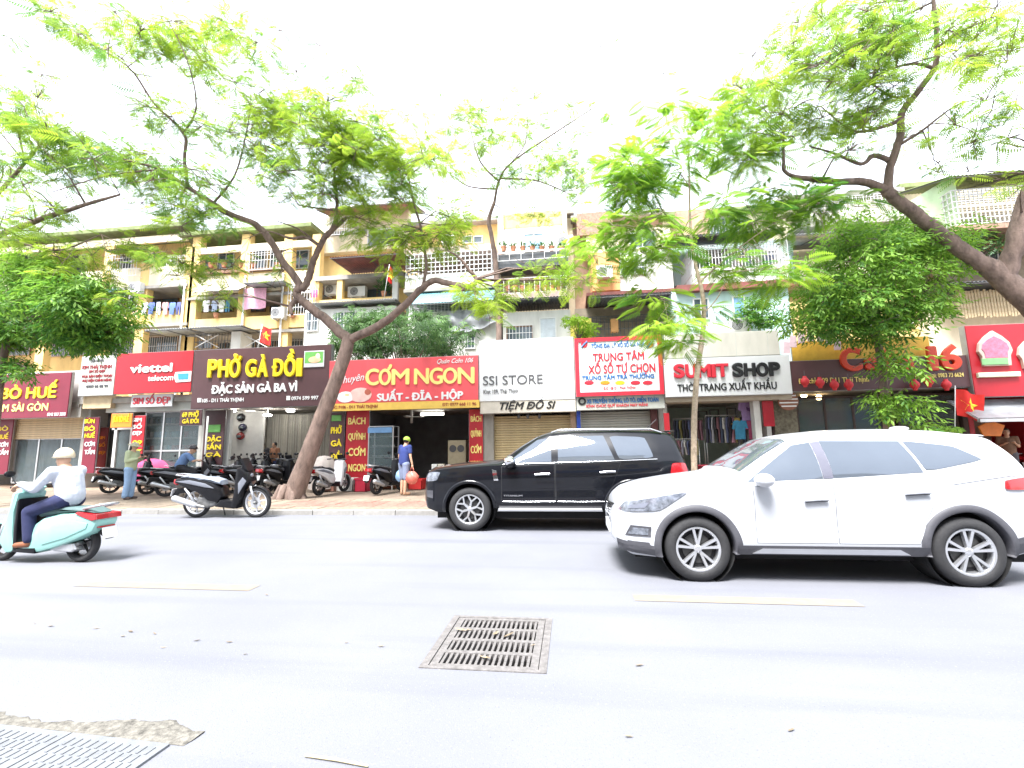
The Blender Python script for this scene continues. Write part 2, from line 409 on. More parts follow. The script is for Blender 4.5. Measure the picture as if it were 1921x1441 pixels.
m_tile = M('old_roof_tile', (.36, .22, .16), .9, var=.3, s=8, bump=.3)
m_moss = M('mossy_sheet', (.2, .24, .1), .9, var=.3, s=2.5, bump=.2)
m_rust = M('maroon_corrugated_iron', (.2, .055, .045), .6, var=.3, s=3)
m_gtin = M('grey_corrugated_iron', (.34, .36, .37), .5, metal=.4, var=.2, s=3)
m_teal = M('teal_corrugated_plastic', (.13, .33, .38), .5, var=.2, s=3)
m_dtin = M('dark_corrugated_iron', (.07, .075, .085), .6, var=.3, s=3)
m_tarp = M('grey_tarpaulin', (.34, .35, .37), .6, var=.25, s=2.5, bump=.4, bs=4)
m_bar = M('white_painted_steel', (.66, .66, .66), .5, var=.12, s=6)
m_dbar = M('dark_painted_steel', (.09, .09, .095), .5, var=.2, s=6)
m_pane = M('window_glass', (.09, .12, .14), .05, var=.3, s=1.5, spec=.8)
m_frame = M('white_window_frame', (.66, .66, .64), .5, var=.06)
m_wood = M('brown_timber', (.22, .12, .06), .7, var=.3, s=4, streak=.15)
m_bamb = M('bamboo_blind', (.55, .44, .27), .8, var=.25, s=12)
m_pipe = M('white_drain_pipe', (.66, .66, .64), .5, var=.1)
m_terra = M('terracotta', (.5, .22, .12), .8, var=.2, s=9)
def bxp(parent, name, mat, box, Y0, Y1, bev=0.0):
    x0, x1, z0, z1 = rect(*box, Y0); mb = MB()
    if bev: mb.prism([(x0, z0), (x1, z0), (x1, z1), (x0, z1)], Y0, Y1, bev)
    else: mb.box(x0, x1, Y0, Y1, z0, z1)
    return mb.build(name, mat, parent)
def awning(parent, box, Y0, Y1, mat, name='awning', under=True, waves=None):
    """corrugated sheet: front edge at Y0 (box bottom), back edge at Y1 (box top), box read on Y0"""
    x0, x1, z0, z1 = rect(*box, Y0); bm = (box[0] + box[2]) / 2
    if under: z0, z1 = P(bm, box[1], Y0).z, P(bm, box[3], Y1).z      # seen from below: the front edge is the upper one in view
    else: z1 = P(bm, box[1], Y1).z
    n = waves or max(4, int((x1 - x0) / .13)); mb = MB(); vs = []
    for i in range(n * 4 + 1):
        x = x0 + (x1 - x0) * i / (n * 4); dz = .022 * math.sin(i * math.pi / 2)
        for y, z in ((Y0, z0), ((Y0 + Y1) / 2, (z0 + z1) / 2 - .015), (Y1, z1)):
            vs += [(x, y, z + dz), (x, y, z + dz - .014)]
    fs = []
    for i in range(n * 4):
        a, b = i * 6, i * 6 + 6
        for k in (0, 2): fs += [(a + k, a + k + 2, b + k + 2, b + k), (a + k + 1, b + k + 1, b + k + 3, a + k + 3)]
        fs += [(a, b, b + 1, a + 1), (a + 4, a + 5, b + 5, b + 4)]
    mb.add(vs, fs); o = mb.build(name, mat, parent, True)
    fm = MB()
    for x in (x0 + .05, (x0 + x1) / 2, x1 - .05): fm.tube([(x, Y0 + .02, z0 - .06), (x, Y1, z1 - .06)], .02, 5)
    fm.tube([(x0, Y0 + .03, z0 - .06), (x1, Y0 + .03, z0 - .06)], .02, 5)
    fm.build('awning_frame', m_dbar, o); return o
def grille(parent, box, Y0, Y1, mat, sx=.13, sz=.45, r=.009, name='grille', top=True):
    """cage of bars: front on Y0, returning to the wall at Y1"""
    x0, x1, z0, z1 = rect(*box, Y0); mb = MB()
    nx = max(2, int((x1 - x0) / sx)); nz = max(1, int(round((z1 - z0) / sz)))
    for i in range(nx + 1):
        x = x0 + (x1 - x0) * i / nx; mb.box(x - r, x + r, Y0 - r, Y0 + r, z0, z1)
    for j in range(nz + 1):
        z = z0 + (z1 - z0) * j / nz; mb.box(x0, x1, Y0 - r * 1.2, Y0 + r * 1.2, z - r * 1.2, z + r * 1.2)
        if Y1 > Y0:
            for x in (x0, x1): mb.box(x - r, x + r, Y0, Y1, z - r, z + r)
    if Y1 > Y0:
        ny = max(1, int((Y1 - Y0) / (sx * 1.3)))
        for k in range(1, ny + 1):
            y = Y0 + (Y1 - Y0) * k / ny
            for x in (x0, x1): mb.box(x - r, x + r, y - r, y + r, z0, z1)
            if top: mb.box(x0, x1, y - r, y + r, z1 - r, z1 + r)
    return mb.build(name, mat, parent)
def window(parent, box, Y, cols=2, fm=None, pm=None, bars=False, name='window', rows=1):
    x0, x1, z0, z1 = rect(*box, Y); fm = fm or m_frame; f = .05; mb = MB()
    for b in ((x0, x1, z0, z0 + f), (x0, x1, z1 - f, z1), (x0, x0 + f, z0 + f, z1 - f), (x1 - f, x1, z0 + f, z1 - f)): mb.box(b[0], b[1], Y - .06, Y + .02, b[2], b[3])
    for i in range(1, cols): x = x0 + (x1 - x0) * i / cols; mb.box(x - .022, x + .022, Y - .055, Y + .02, z0 + f, z1 - f)
    for j in range(1, rows): z = z0 + (z1 - z0) * j / rows; mb.box(x0 + f, x1 - f, Y - .05, Y + .02, z - .02, z + .02)
    o = mb.build(name, fm, parent)
    for i in range(cols):
        a, b = x0 + (x1 - x0) * i / cols, x0 + (x1 - x0) * (i + 1) / cols
        MB().box(a + .02, b - .02, Y - .03, Y - .022, z0 + .03, z1 - .03).build('pane', pm or m_pane, o)
    if bars:
        g = MB(); n = max(3, int((x1 - x0) / .14))
        for i in range(n + 1): x = x0 + (x1 - x0) * i / n; g.box(x - .008, x + .008, Y - .13, Y - .114, z0, z1)
        for j in range(3): z = z0 + (z1 - z0) * j / 2; g.box(x0, x1, Y - .132, Y - .112, z - .01, z + .01)
        g.build('bars', m_bar, o)
    return o
def rail(parent, box, Y, mat, n=14):
    return grille(parent, box, Y, Y, mat, (rect(*box, Y)[1] - rect(*box, Y)[0]) / n, 9, .012, 'railing')
def block(name, label, px0, px1, roof, mat, Yb=22.6, roofmat=None, group='flats behind the shops', yr=22.15):
    """a stretch of the block: rear mass with its roof"""
    pm = (px0 + px1) / 2; x0, x1 = P(px0, 560, 21.5).x, P(px1, 560, 21.5).x; zr = P(pm, roof, 22).z
    t = thing(name, label, 'apartment building', ((x0 + x1) / 2, Yb, 0), group=group)
    MB().box(x0, x1 - .01, Yb, Yb + 7, 0, zr - .25).build('wall', mat, t)
    MB().prism([(x0 - .1, zr - .25), (x1 + .08, zr - .25), (x1 + .08, zr), (x0 - .1, zr)], yr, Yb + 7.3, .03).build('roof', roofmat or m_grey, t)
    return t
# ---- leftmost stretch: yellow flats with open loggias
A = block('apartment_building', 'yellow three storey flats with open loggias above the maroon and red shop signs', -260, 350, 462, m_yel_w, roofmat=m_moss, yr=20.75)
B = block('apartment_building', 'yellow flats with roof tiles on the parapet and pink cloth, above the brown noodle sign', 350, 590, 447, m_yel_w, roofmat=m_moss, yr=20.75)
for t, xa, xb, cols in ((A, -260, 350, (-150, -40, 80, 190, 262, 346)), (B, 350, 590, (358, 452, 534, 588))):
    for py0, py1, m in ((518, 552, m_cream), (598, 622, m_yel_w), (462, 474, m_cream)): bxp(t, 'parapet', m, (xa, py0 - (4 if t is B else 0), xb - 1, py1 - (4 if t is B else 0)), 21.0, 21.14)
    for py in (555, 625): bxp(t, 'floor_slab', m_grey, (xa, py - 4, xb - 1, py + 1), 20.9, 22.6)
    for c in cols: bxp(t, 'column', m_yel_w, (c - 9, 440 if t is B else 464, c + 7, 780), 20.985, 21.35)
for k, (a, b) in enumerate(((-140, -60), (-20, 60), (95, 170), (205, 255), (272, 335))):
    window(A, (a, 560, b, 600), 22.59, 2, m_wood); window(A, (a + 6, 480, b - 6, 518), 22.59, 2); window(A, (a, 632, b, 668), 22.59, 2, m_wood, bars=True)
for a, b in ((366, 400), (410, 440), (462, 500), (508, 526), (545, 580)):
    window(B, (a, 540, b, 586), 22.59, 1 if b - a < 30 else 2, m_wood); window(B, (a, 470, b, 505), 22.59, 2); window(B, (a, 625, b, 655), 22.59, 2, m_wood, bars=True)
grille(A, (200, 556, 256, 600), 20.8, 21, m_bar, .16, .6); grille(A, (312, 480, 344, 520), 20.8, 21, m_bar, .12, .25)
awning(A, (270, 617, 350, 631), 19.6, 21, m_gtin); awning(B, (352, 612, 452, 628), 19.4, 21, m_gtin); bxp(B, 'side_screen', m_white, (432, 622, 450, 690), 20.2, 21)
awning(B, (362, 536, 448, 545), 20.2, 21, m_cream, 'sun_blind', False)
x0, x1, z0, z1 = rect(356, 503, 545, 512, 21)
tmh = MB().prism([(0, 0), (.3, 0), (.28, .09), (.15, .13), (.02, .09)], -.16, .3, .01).mesh('roof_tile', m_tile)
for i in range(int((x1 - x0) / .31)):
    o = put('roof_tile', tmh, B); o.location = (x0 + i * .31, 21.0, z0 + .04); o.rotation_euler = (.25, 0, 0)
for t, c in ((A, 341), (B, 527), (B, 455)):
    p = P(c, 600, 20.9); MB().tube([(p.x, 20.9, .2), (p.x, 20.9, 10.5)], .05, 8).build('drain_pipe', m_pipe, t, True)
for x in (480, 388):
    q = P(x, 635, 20.4); cross = MB()
    cross.tube([P(x - 22, 628, 20.4), P(x + 22, 652, 20.4)], .02, 5); cross.tube([P(x - 22, 652, 20.4), P(x + 22, 628, 20.4)], .02, 5)
    cross.build('cross_brace', m_bar, B)
# ---- stretch with the maroon awning
Cc = block('apartment_building', 'flats with a maroon corrugated awning and two air conditioners, behind the leaning tree fork', 590, 757, 428, m_yel_w)
bxp(Cc, 'attic_wall', m_cream, (596, 400, 766, 470), 22.2, 22.6); awning(Cc, (592, 385, 772, 408), 20.9, 23.2, m_tile, 'attic_roof')
grille(Cc, (610, 408, 660, 440), 21.4, 22.2, m_bar, .13, .3); window(Cc, (690, 430, 740, 462), 22.19, 2)
awning(Cc, (618, 478, 757, 512), 19.3, 21.6, m_rust); bxp(Cc, 'floor_slab', m_grey, (590, 514, 757, 522), 20.9, 22.6)
bxp(Cc, 'parapet', m_yel_w, (585, 560, 742, 572), 20.95, 21.1); bxp(Cc, 'column', m_yel_w, (632, 515, 642, 562), 20.95, 21.2); bxp(Cc, 'column', m_white, (736, 500, 746, 575), 20.9, 21.1)
window(Cc, (590, 527, 626, 560), 22.59, 2, m_wood); window(Cc, (655, 522, 735, 560), 22.59, 3, m_wood)
awning(Cc, (582, 564, 742, 580), 19.8, 21, m_gtin); bxp(Cc, 'built_out_wall', m_white, (570, 578, 742, 690), 20.2, 22.5)
for a, b in ((575, 598), (625, 668), (690, 708), (710, 722)): window(Cc, (a, 585, b, 622), 20.19, 2 if b - a > 20 else 1, bars=True)
# ---- stretch with lattice cages and teal awning
D = block('apartment_building', 'flats with white lattice cages, teal awning and grey tarpaulin above the mango tree', 757, 932, 408, m_yel_w)
window(D, (868, 443, 886, 457), 22.59, 1); window(D, (888, 443, 906, 457), 22.59, 1)
bxp(D, 'floor_slab', m_pink, (757, 462, 928, 474), 19.9, 22.6); grille(D, (762, 474, 922, 516), 19.9, 22.5, m_bar, .2, .22, .014)
bxp(D, 'cage_parapet', m_white, (760, 512, 926, 538), 19.95, 20.05); bxp(D, 'cage_floor', m_grey, (757, 538, 928, 544), 19.8, 22.6)
awning(D, (762, 540, 930, 566), 18.6, 20.5, m_teal, under=False); grille(D, (768, 566, 930, 584), 19.2, 20.4, m_bar, .16, .6, .014); bxp(D, 'room_back', m_dtin, (762, 560, 930, 590), 20.4, 20.5)
tp = MB(); x0, x1, z0, z1 = rect(836, 582, 931, 618, 19.0)
tp.grid(lambda u, v: (x0 + (x1 - x0) * u, 19.0 + .1 * math.sin(u * 19 + v * 3) + .05 * math.sin(v * 9), z0 + (z1 - z0) * v - .22 * math.sin(u * 3.1) * (1 - v) + (.3 * u) * (1 - v)), 30, 10)
tp.build('tarpaulin', m_tarp, D, True); bxp(D, 'built_out_wall', m_white, (765, 583, 931, 700), 19.3, 22.5)
window(D, (872, 628, 892, 655), 19.29, 1, bars=True)
# ---- cream stretch with planters
E_ = block('apartment_building', 'cream and yellow flat with flower planters above the blank white store sign', 932, 1080, 394, m_cream)
bxp(E_, 'upper_wall', m_yel_w, (942, 398, 1062, 425), 21.6, 22.6); bxp(E_, 'upper_panel', m_white, (944, 425, 1060, 474), 21.62, 22.6); bxp(E_, 'corner_strip', m_white, (934, 396, 944, 474), 21.4, 22.6); bxp(E_, 'corner_strip', m_white, (1056, 396, 1064, 474), 21.4, 22.6)
window(E_, (983, 438, 1020, 472), 21.6, 2, pm=M('pale_blue_glass', (.3, .42, .55), .08, var=.1))
bxp(E_, 'planter_box', m_dtin, (934, 474, 1066, 500), 20.4, 21.6); grille(E_, (934, 470, 1066, 486), 20.3, 20.4, m_bar, .5, .4, .012)
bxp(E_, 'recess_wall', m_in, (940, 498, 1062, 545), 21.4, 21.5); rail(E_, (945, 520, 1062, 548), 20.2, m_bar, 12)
bxp(E_, 'flower_ledge', m_pink, (942, 548, 1060, 560), 19.6, 21.4); awning(E_, (940, 558, 1068, 582), 18.8, 21, m_dtin)
bxp(E_, 'built_out_wall', m_white, (944, 584, 1072, 720), 19.4, 22.5); window(E_, (950, 612, 1000, 640), 19.39, 1, m_wood, bars=True); window(E_, (1012, 596, 1044, 640), 19.39, 1, pm=M('frosted_door', (.5, .55, .6), .4))
# ---- orange stretch
Fo = block('apartment_building', 'flat with an orange wall panel and white sloping sheet above the lottery sign', 1080, 1262, 394, m_brown)
bxp(Fo, 'upper_wall', m_cream, (1100, 430, 1258, 470), 21.6, 22.6); bxp(Fo, 'orange_panel', m_org, (1110, 474, 1162, 545), 20.4, 22.5); bxp(Fo, 'white_wall', m_white, (1162, 470, 1262, 545), 20.6, 22.5)
bxp(Fo, 'roof_trim', m_tile, (1082, 398, 1150, 440), 21.5, 22.6); window(Fo, (1163, 492, 1176, 520), 20.59, 1, bars=True); window(Fo, (1184, 490, 1214, 515), 20.59, 2, bars=True); window(Fo, (1180, 436, 1230, 466), 21.59, 2)
bxp(Fo, 'floor_slab', m_rust, (1100, 544, 1300, 550), 18.9, 22.4); awning(Fo, (1105, 552, 1262, 572), 18.0, 20, m_dtin)
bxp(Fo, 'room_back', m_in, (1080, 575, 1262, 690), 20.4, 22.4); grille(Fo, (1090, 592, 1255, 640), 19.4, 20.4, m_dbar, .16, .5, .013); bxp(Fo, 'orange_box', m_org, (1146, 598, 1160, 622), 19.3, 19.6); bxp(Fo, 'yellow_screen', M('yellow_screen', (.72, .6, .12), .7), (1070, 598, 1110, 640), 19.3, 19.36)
# ---- turquoise stretch
H_ = block('apartment_building', 'pale turquoise built-on house with caged balcony above the clothes shop sign', 1262, 1500, 384, m_cream, roofmat=m_moss)
bxp(H_, 'upper_wall', m_brown, (1270, 395, 1330, 440), 21.4, 22.5); window(H_, (1330, 408, 1400, 440), 22.59, 3, bars=True)
awning(H_, (1264, 436, 1478, 458), 19.0, 21.4, m_dtin); bxp(H_, 'cage_parapet', m_white, (1300, 500, 1480, 530), 19.45, 19.55); grille(H_, (1300, 456, 1480, 530), 19.4, 21.5, m_bar, .13, .5, .013)
bxp(H_, 'inner_wall', m_blue, (1262, 455, 1490, 530), 21.5, 22.5); window(H_, (1320, 468, 1370, 520), 21.49, 2); window(H_, (1400, 470, 1460, 515), 21.49, 3)
bxp(H_, 'floor_slab', m_rust, (1270, 529, 1490, 541), 18.6, 22.4); bxp(H_, 'built_out_wall', m_blue, (1264, 541, 1486, 700), 18.9, 22.4)
window(H_, (1374, 556, 1398, 602), 18.89, 1, pm=M('blue_glass', (.2, .35, .55), .2)); window(H_, (1300, 560, 1330, 600), 18.89, 2)
# ---- stretch behind the dense tree
I_ = block('apartment_building', 'grey and cream flats mostly hidden behind the dense round tree', 1500, 1745, 352, m_cream)
grille(I_, (1540, 366, 1690, 405), 20.2, 22.5, m_bar, .14, .4); bxp(I_, 'floor_slab', m_grey, (1500, 408, 1745, 418), 20.0, 22.5); awning(I_, (1490, 436, 1600, 456), 19.2, 21, m_gtin)
bxp(I_, 'parapet', m_cream, (1500, 480, 1745, 512), 20.4, 20.5); bxp(I_, 'floor_slab', m_grey, (1500, 512, 1745, 520), 20.2, 22.5); bxp(I_, 'built_out_wall', m_yel_w, (1488, 560, 1745, 720), 19.4, 22.4)
for a in (1530, 1600, 1670): window(I_, (a, 440, a + 45, 478), 22.59, 2); window(I_, (a, 575, a + 40, 612), 19.39, 2, bars=True)
# ---- right end: caged top flat with green side sheet
J = block('apartment_building', 'flat with pale green side sheet and big white cage under a mossy roof', 1745, 2350, 312, m_cream, roofmat=m_moss)
x0, x1, z0, z1 = rect(1736, 336, 1790, 436, 18.6)
MB().add([(x0, 20.8, z0 - .25), (x1, 18.4, z0), (x1, 18.4, z1), (x0, 20.8, z1 - .3), (x0, 20.86, z0 - .25), (x1, 18.46, z0), (x1, 18.46, z1), (x0, 20.86, z1 - .3)], [(0, 1, 2, 3), (7, 6, 5, 4), (0, 4, 5, 1), (3, 2, 6, 7), (1, 5, 6, 2), (0, 3, 7, 4)]).build('side_sheet', m_green, J)
awning(J, (1782, 318, 2100, 346), 17.9, 21, m_moss, 'cage_roof'); grille(J, (1786, 346, 2100, 412), 18.4, 21.4, m_bar, .15, .22, .014); bxp(J, 'inner_wall', m_cream, (1780, 340, 2300, 420), 21.4, 22.5)
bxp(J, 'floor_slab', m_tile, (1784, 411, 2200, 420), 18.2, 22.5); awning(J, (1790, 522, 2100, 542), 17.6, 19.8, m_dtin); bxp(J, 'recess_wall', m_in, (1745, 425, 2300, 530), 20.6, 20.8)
for a in (1800, 1850): window(J, (a, 440, a + 36, 490), 20.59, 2)
x0, x1, z0, z1 = rect(1796, 541, 2000, 592, 18.2); n = int((x1 - x0) / .1)
sm = MB().box(0, .07, 0, .025, z0, z1).mesh('slat', m_bamb)
for i in range(n): o = put('slat', sm, J); o.location = (x0 + i * .1, 18.2 + random.uniform(-.01, .01), random.uniform(-.04, .04))
bxp(J, 'fence_rail', m_wood, (1796, 560, 2000, 564), 18.24, 18.28); bxp(J, 'built_out_wall', m_cream, (1745, 545, 2300, 720), 18.9, 22.4)
# ------------------------------------------------------------------ things on the flats
def ac_unit(label, px, py, Y, w_=.8):
    p = P(px, py, Y); t = thing('air_conditioner', label, 'air conditioner', (p.x, Y, p.z), group='air conditioner units on the flats')
    MB().prism([(p.x - w_ / 2, p.z), (p.x + w_ / 2, p.z), (p.x + w_ / 2, p.z + .55), (p.x - w_ / 2, p.z + .55)], Y, Y + .3, .02).build('casing', m_frame, t)
    f = MB(); c = (p.x - .12, Y - .012, p.z + .28)
    for r in (.06, .11, .16, .21): f.lathe([(r, 0), (r + .012, 0), (r + .012, .01), (r, .01)], c, 'Y', 20)
    f.build('fan_guard', m_bar, t); MB().lathe([(.001, 0), (.22, 0)], (p.x - .12, Y - .004, p.z + .28), 'Y', 20).build('fan', m_dbar, t)
    for s in (-.25, .25): MB().box(p.x + s - .02, p.x + s + .02, Y, Y + .5, p.z - .06, p.z - .002).build('bracket', m_bar, t)
ac_unit('white air conditioner beside the pink cloth, under the maroon awning corner', 622, 552, 21.6)
ac_unit('grey white air conditioner with round fan on the ledge under the maroon awning', 668, 556, 21.6, .95)
ac_unit('white air conditioner on the top wall right of the lattice cage', 1060, 462, 21.1)
ac_unit('white air conditioner low on the turquoise wall beside the leafy bush', 1390, 622, 18.4)
ac_unit('white air conditioner high on the yellow column left of the washing line', 250, 548, 20.6, .7)
ac_unit('white air conditioner low on the parapet beside the pink cloth', 520, 596, 20.6, .7)
ac_unit('small white air conditioner beside the small windows of the lattice cage flat', 840, 458, 22.1, .7)
ac_unit('white air conditioner on the orange wall panel', 1135, 520, 20.0, .7)
grille(A, (90, 558, 186, 600), 20.6, 21, m_bar, .18, .5); grille(A, (200, 478, 256, 518), 20.6, 21, m_bar, .16, .4); grille(B, (540, 535, 586, 590), 20.5, 21, m_bar, .14, .4); grille(B, (462, 470, 530, 505), 20.5, 21, m_bar, .16, .4); grille(B, (365, 625, 450, 655), 20.5, 21, m_dbar, .16, .5)
awning(A, (95, 545, 190, 558), 20.0, 21, m_teal, under=False); awning(B, (455, 528, 532, 540), 20.0, 21, m_gtin); awning(A, (195, 466, 262, 480), 19.9, 21, m_rust)
def garment(kind, w_, h_, seed):
    r = random.Random(seed); mb = MB()
    if kind == 'shirt': poly = [(-.5, .95), (-.18, 1), (0, .93), (.18, 1), (.5, .95), (.62, .55), (.42, .5), (.38, .72), (.38, 0), (-.38, 0), (-.38, .72), (-.42, .5), (-.62, .55)]
    elif kind == 'trousers': poly = [(-.3, 1), (.3, 1), (.36, .5), (.34, 0), (.08, 0), (.02, .6), (-.02, .6), (-.08, 0), (-.34, 0), (-.36, .5)]
    elif kind == 'dress': poly = [(-.22, 1), (-.1, .93), (.1, .93), (.22, 1), (.2, .6), (.48, .02), (.2, 0), (-.2, .03), (-.48, 0), (-.2, .6)]
    else: poly = [(-.5, 1), (.5, 1), (.5, .05), (.2, 0), (-.2, .04), (-.5, 0)]
    ph = r.uniform(0, 6)
    mb.prism([(x * w_, (z - 1) * h_) for x, z in poly], -.012, .012, .006, yo=lambda x, z: .03 * math.sin(x / w_ * 9 + ph) * (-z / h_) + .015 * math.sin(z / h_ * 5 + ph))
    return mb
GC = {}
def cloth(c, nm=None):
    k = tuple(round(v, 2) for v in c)
    if k not in GC: GC[k] = M('cloth_%d' % len(GC), c, .9, var=.15, s=9, bump=.15, bs=8)
    return GC[k]
def hang(kind, c, px, py, Y, wpx, hpx, label, group, rz=0.0, name='hanging_garment', cat='clothes'):
    p = P(px, py, Y); k = Y / F; nm = {'shirt': 'hanging_shirt', 'trousers': 'hanging_trousers', 'dress': 'hanging_dress', 'sheet': 'hanging_sheet'}[kind]
    o = put(nm, garment(kind, wpx * k, hpx * k, px * 7 + py).mesh(nm, cloth(c), True), None); o.location = p; o.rotation_euler = (0, 0, rz)
    tag(o, label, cat, group); return o
LN = [('shirt', (.75, .75, .78), 272, 'white shirt hanging at the left end of the loggia washing line'), ('shirt', (.1, .15, .45), 285, 'dark blue shirt on the loggia washing line beside the white shirt'),
      ('trousers', (.55, .6, .75), 298, 'pale blue trousers on the loggia washing line'), ('shirt', (.6, .3, .3), 311, 'faded red shirt on the loggia washing line'),
      ('shirt', (.12, .2, .5), 324, 'navy shirt on the loggia washing line, second from the column'), ('trousers', (.1, .12, .3), 336, 'dark trousers at the column end of the loggia washing line')]
for k, c, x, lb in LN: hang(k, c, x, 567, 20.9, 14, 28, lb, 'washing on the yellow flats')
LN = [('shirt', (.78, .78, .8), 388, 'white shirt first on the line in the middle loggia'), ('shirt', (.5, .58, .75), 404, 'light blue shirt in the middle loggia'), ('shirt', (.75, .74, .7), 416, 'cream shirt in the middle loggia'), ('trousers', (.06, .2, .3), 428, 'dark teal trousers at the end of the line in the middle loggia')]
for k, c, x, lb in LN: hang(k, c, x, 563, 20.9, 15, 26, lb, 'washing on the yellow flats')
hang('sheet', (.75, .4, .52), 480, 541, 20.8, 50, 46, 'large pale pink patterned cloth hung over the balcony of the yellow flats', 'washing on the yellow flats', name='hanging_cloth')
hang('sheet', (.7, .15, .32), 590, 543, 20.8, 14, 18, 'small magenta cloth hung beside the air conditioner', 'washing on the yellow flats')
for i, (x, c) in enumerate(((1362, (.3, .35, .6)), (1380, (.7, .7, .75)), (1400, (.45, .5, .7)), (1420, (.7, .6, .7)), (1440, (.25, .3, .5)))):
    hang('shirt', c, x, 474, 20.6, 16, 28, ['slate blue', 'white', 'pale blue', 'lilac', 'navy'][i] + ' shirt drying inside the white caged balcony', 'washing in the white cage')
def pot_plant(px, py, Y, h, label, leafm, group='potted plants on the balconies', n=26, L=.22, r=.13):
    p = P(px, py, Y); t = thing('potted_plant', label, 'plant', tuple(p), group=group)
    MB().lathe([(.001, 0), (r * .7, 0), (r, .2), (r * 1.08, .2), (r * 1.08, .24), (r * .9, .24), (r * .8, .18), (.001, .18)], p, 'Z', 14).build('pot', m_terra, t)
    mb = MB()
    for i in range(n):
        a = random.uniform(0, 6.28); e = random.uniform(.2, 1.3); d = Vector((math.cos(a) * math.cos(e), math.sin(a) * math.cos(e), math.sin(e)))
        b = p + Vector((0, 0, .2)) + d * random.uniform(0, h * .5); q = b + d * L * random.uniform(.7, 1.3) + Vector((0, 0, -.05)); s = d.cross(Vector((0, 0, 1))).normalized() * L * .18; m_ = (b + q) / 2 + Vector((0, 0, .04))
        mb.add([b, m_ + s, q, m_ - s], [(0, 1, 2, 3)])
    o = mb.build('leaves', leafm, t); o['kind'] = 'stuff'
    return t
m_lf = leafmat('pot_leaf', (.05, .13, .03), (.2, .32, .06)); m_lp = leafmat('flower_leaf', (.16, .2, .05), (.5, .3, .2))
for i in range(8): pot_plant(952 + i * 14, 546, 20.3, .3, 'small potted flower number %s from the column on the planter ledge' % ('one two three four five six seven eight'.split()[i]), m_lp)
for i in range(7): pot_plant(945 + i * 18, 472, 21.0, .35, 'leafy pot %s along the upper dark planter box' % ('one two three four five six seven'.split()[i]), m_lf)
for i in range(8): pot_plant(1800 + i * 16, 470, 20.0, .6, 'bushy pot %s in the shaded balcony under the big white cage' % ('one two three four five six seven eight'.split()[i]), m_lf, L=.35, n=40)
pot_plant(720, 556, 20.95, .9, 'tall dark leafy pot plant beside the white column under the maroon awning', m_lf, L=.4, n=50)
pot_plant(405, 596, 20.9, .35, 'green pot plant on the parapet of the middle loggia', m_lf); pot_plant(548, 596, 20.9, .5, 'reddish pot plant on the parapet beside the drain pipe', m_lp)
for i, x in enumerate((395, 420, 452, 475, 520)): pot_plant(x, 502, 21.0, .3, ['first', 'second', 'third', 'fourth', 'last'][i] + ' pot on the tiled parapet of the yellow flats counting from the column', m_lp if i % 2 else m_lf)
def flag(px, py, Y, wpx, hpx, label, hang_=0.0, rz=0.0, lean=.25):
    p = P(px, py, Y); k = Y / F; w_, h_ = wpx * k, hpx * k
    t = thing('flag', label, 'flag', tuple(p), group='red flags with a yellow star')
    top = p + Vector((-.06, 0, .1)); MB().tube([p + Vector((-.05 - lean, 0, -h_ - .9)), top], .014, 6).build('flagpole', m_bar, t, True)
    f = lambda u, v: (p.x - .05 + w_ * u - lean * (1 - v) * .35, Y - .02 + .06 * math.sin(u * 9 + v * 2), p.z - h_ * (1 - v) - hang_ * u * .6 + .02 * math.sin(u * 7))
    o = MB().grid(f, 14, 8).build('flag_cloth', M('flag_red', (.6, .02, .015), .8, var=.12), t, True)
    st = MB(); vs = []
    for i in range(10):
        a = math.pi / 2 + i * math.pi / 5; r = (.3 if i % 2 == 0 else .12); x, y, z = f(.5 + r * math.cos(a) * h_ / w_, .5 + r * math.sin(a)); vs.append((x, y - .008, z))
    st.add(vs + [tuple(np.array(f(.5, .5)) - (0, .008, 0))], [(10, i, (i + 1) % 10) for i in range(10)]); st.build('star', M('flag_yellow', (.8, .6, .03), .7, var=.05), o)
flag(494, 612, 19.9, 24, 34, 'red flag with yellow star hanging in front of the noodle shop loggia', .3)
flag(733, 500, 19.2, 9, 30, 'small furled red flag at the corner of the maroon awning', .3)
flag(1797, 730, 15.0, 38, 44, 'red flag with yellow star beside the right end red shop', .35)
# ================================================================== ground floor shops
SY, SH = 15.9, 15.3         # plane of the shop fronts, plane of the sign faces
m_sred = M('sign_red', (.42, .012, .022), .45, var=.12, s=1.2, streak=.3); m_com = M('sign_faded_red', (.72, .085, .1), .5, var=.1, s=1.2, streak=.3)
m_smar = M('sign_maroon', (.17, .012, .03), .5, var=.1, s=2); m_sbrn = M('sign_brown', (.085, .038, .042), .45, var=.1, s=2)
m_swht = M('sign_white', (.62, .63, .65), .4, var=.06, s=1.2, streak=.3); m_sgry = M('sign_grey', (.42, .43, .4), .5, var=.08, s=2); m_sbei = M('sign_beige', (.5, .46, .4), .6, var=.12, s=3)
m_ly = M('letter_yellow', (.82, .62, .02), .4, var=.04); m_lw = M('letter_white', (.75, .75, .75), .4, var=.03); m_lr = M('letter_red', (.55, .02, .04), .4, var=.04)
m_lb = M('letter_blue', (.02, .13, .38), .4, var=.04); m_lk = M('letter_black', (.012, .012, .014), .4, var=.04); m_lg = M('letter_grey', (.09, .09, .1), .4); m_lo = M('letter_orange', (.75, .22, .02), .4, var=.05)
m_lpy = M('letter_pale_yellow', (.85, .7, .22), .4, var=.05); m_lmr = M('letter_dark_red', (.3, .02, .03), .4)
m_edge = M('sign_edge_metal', (.4, .4, .4), .4, metal=.5, var=.1)
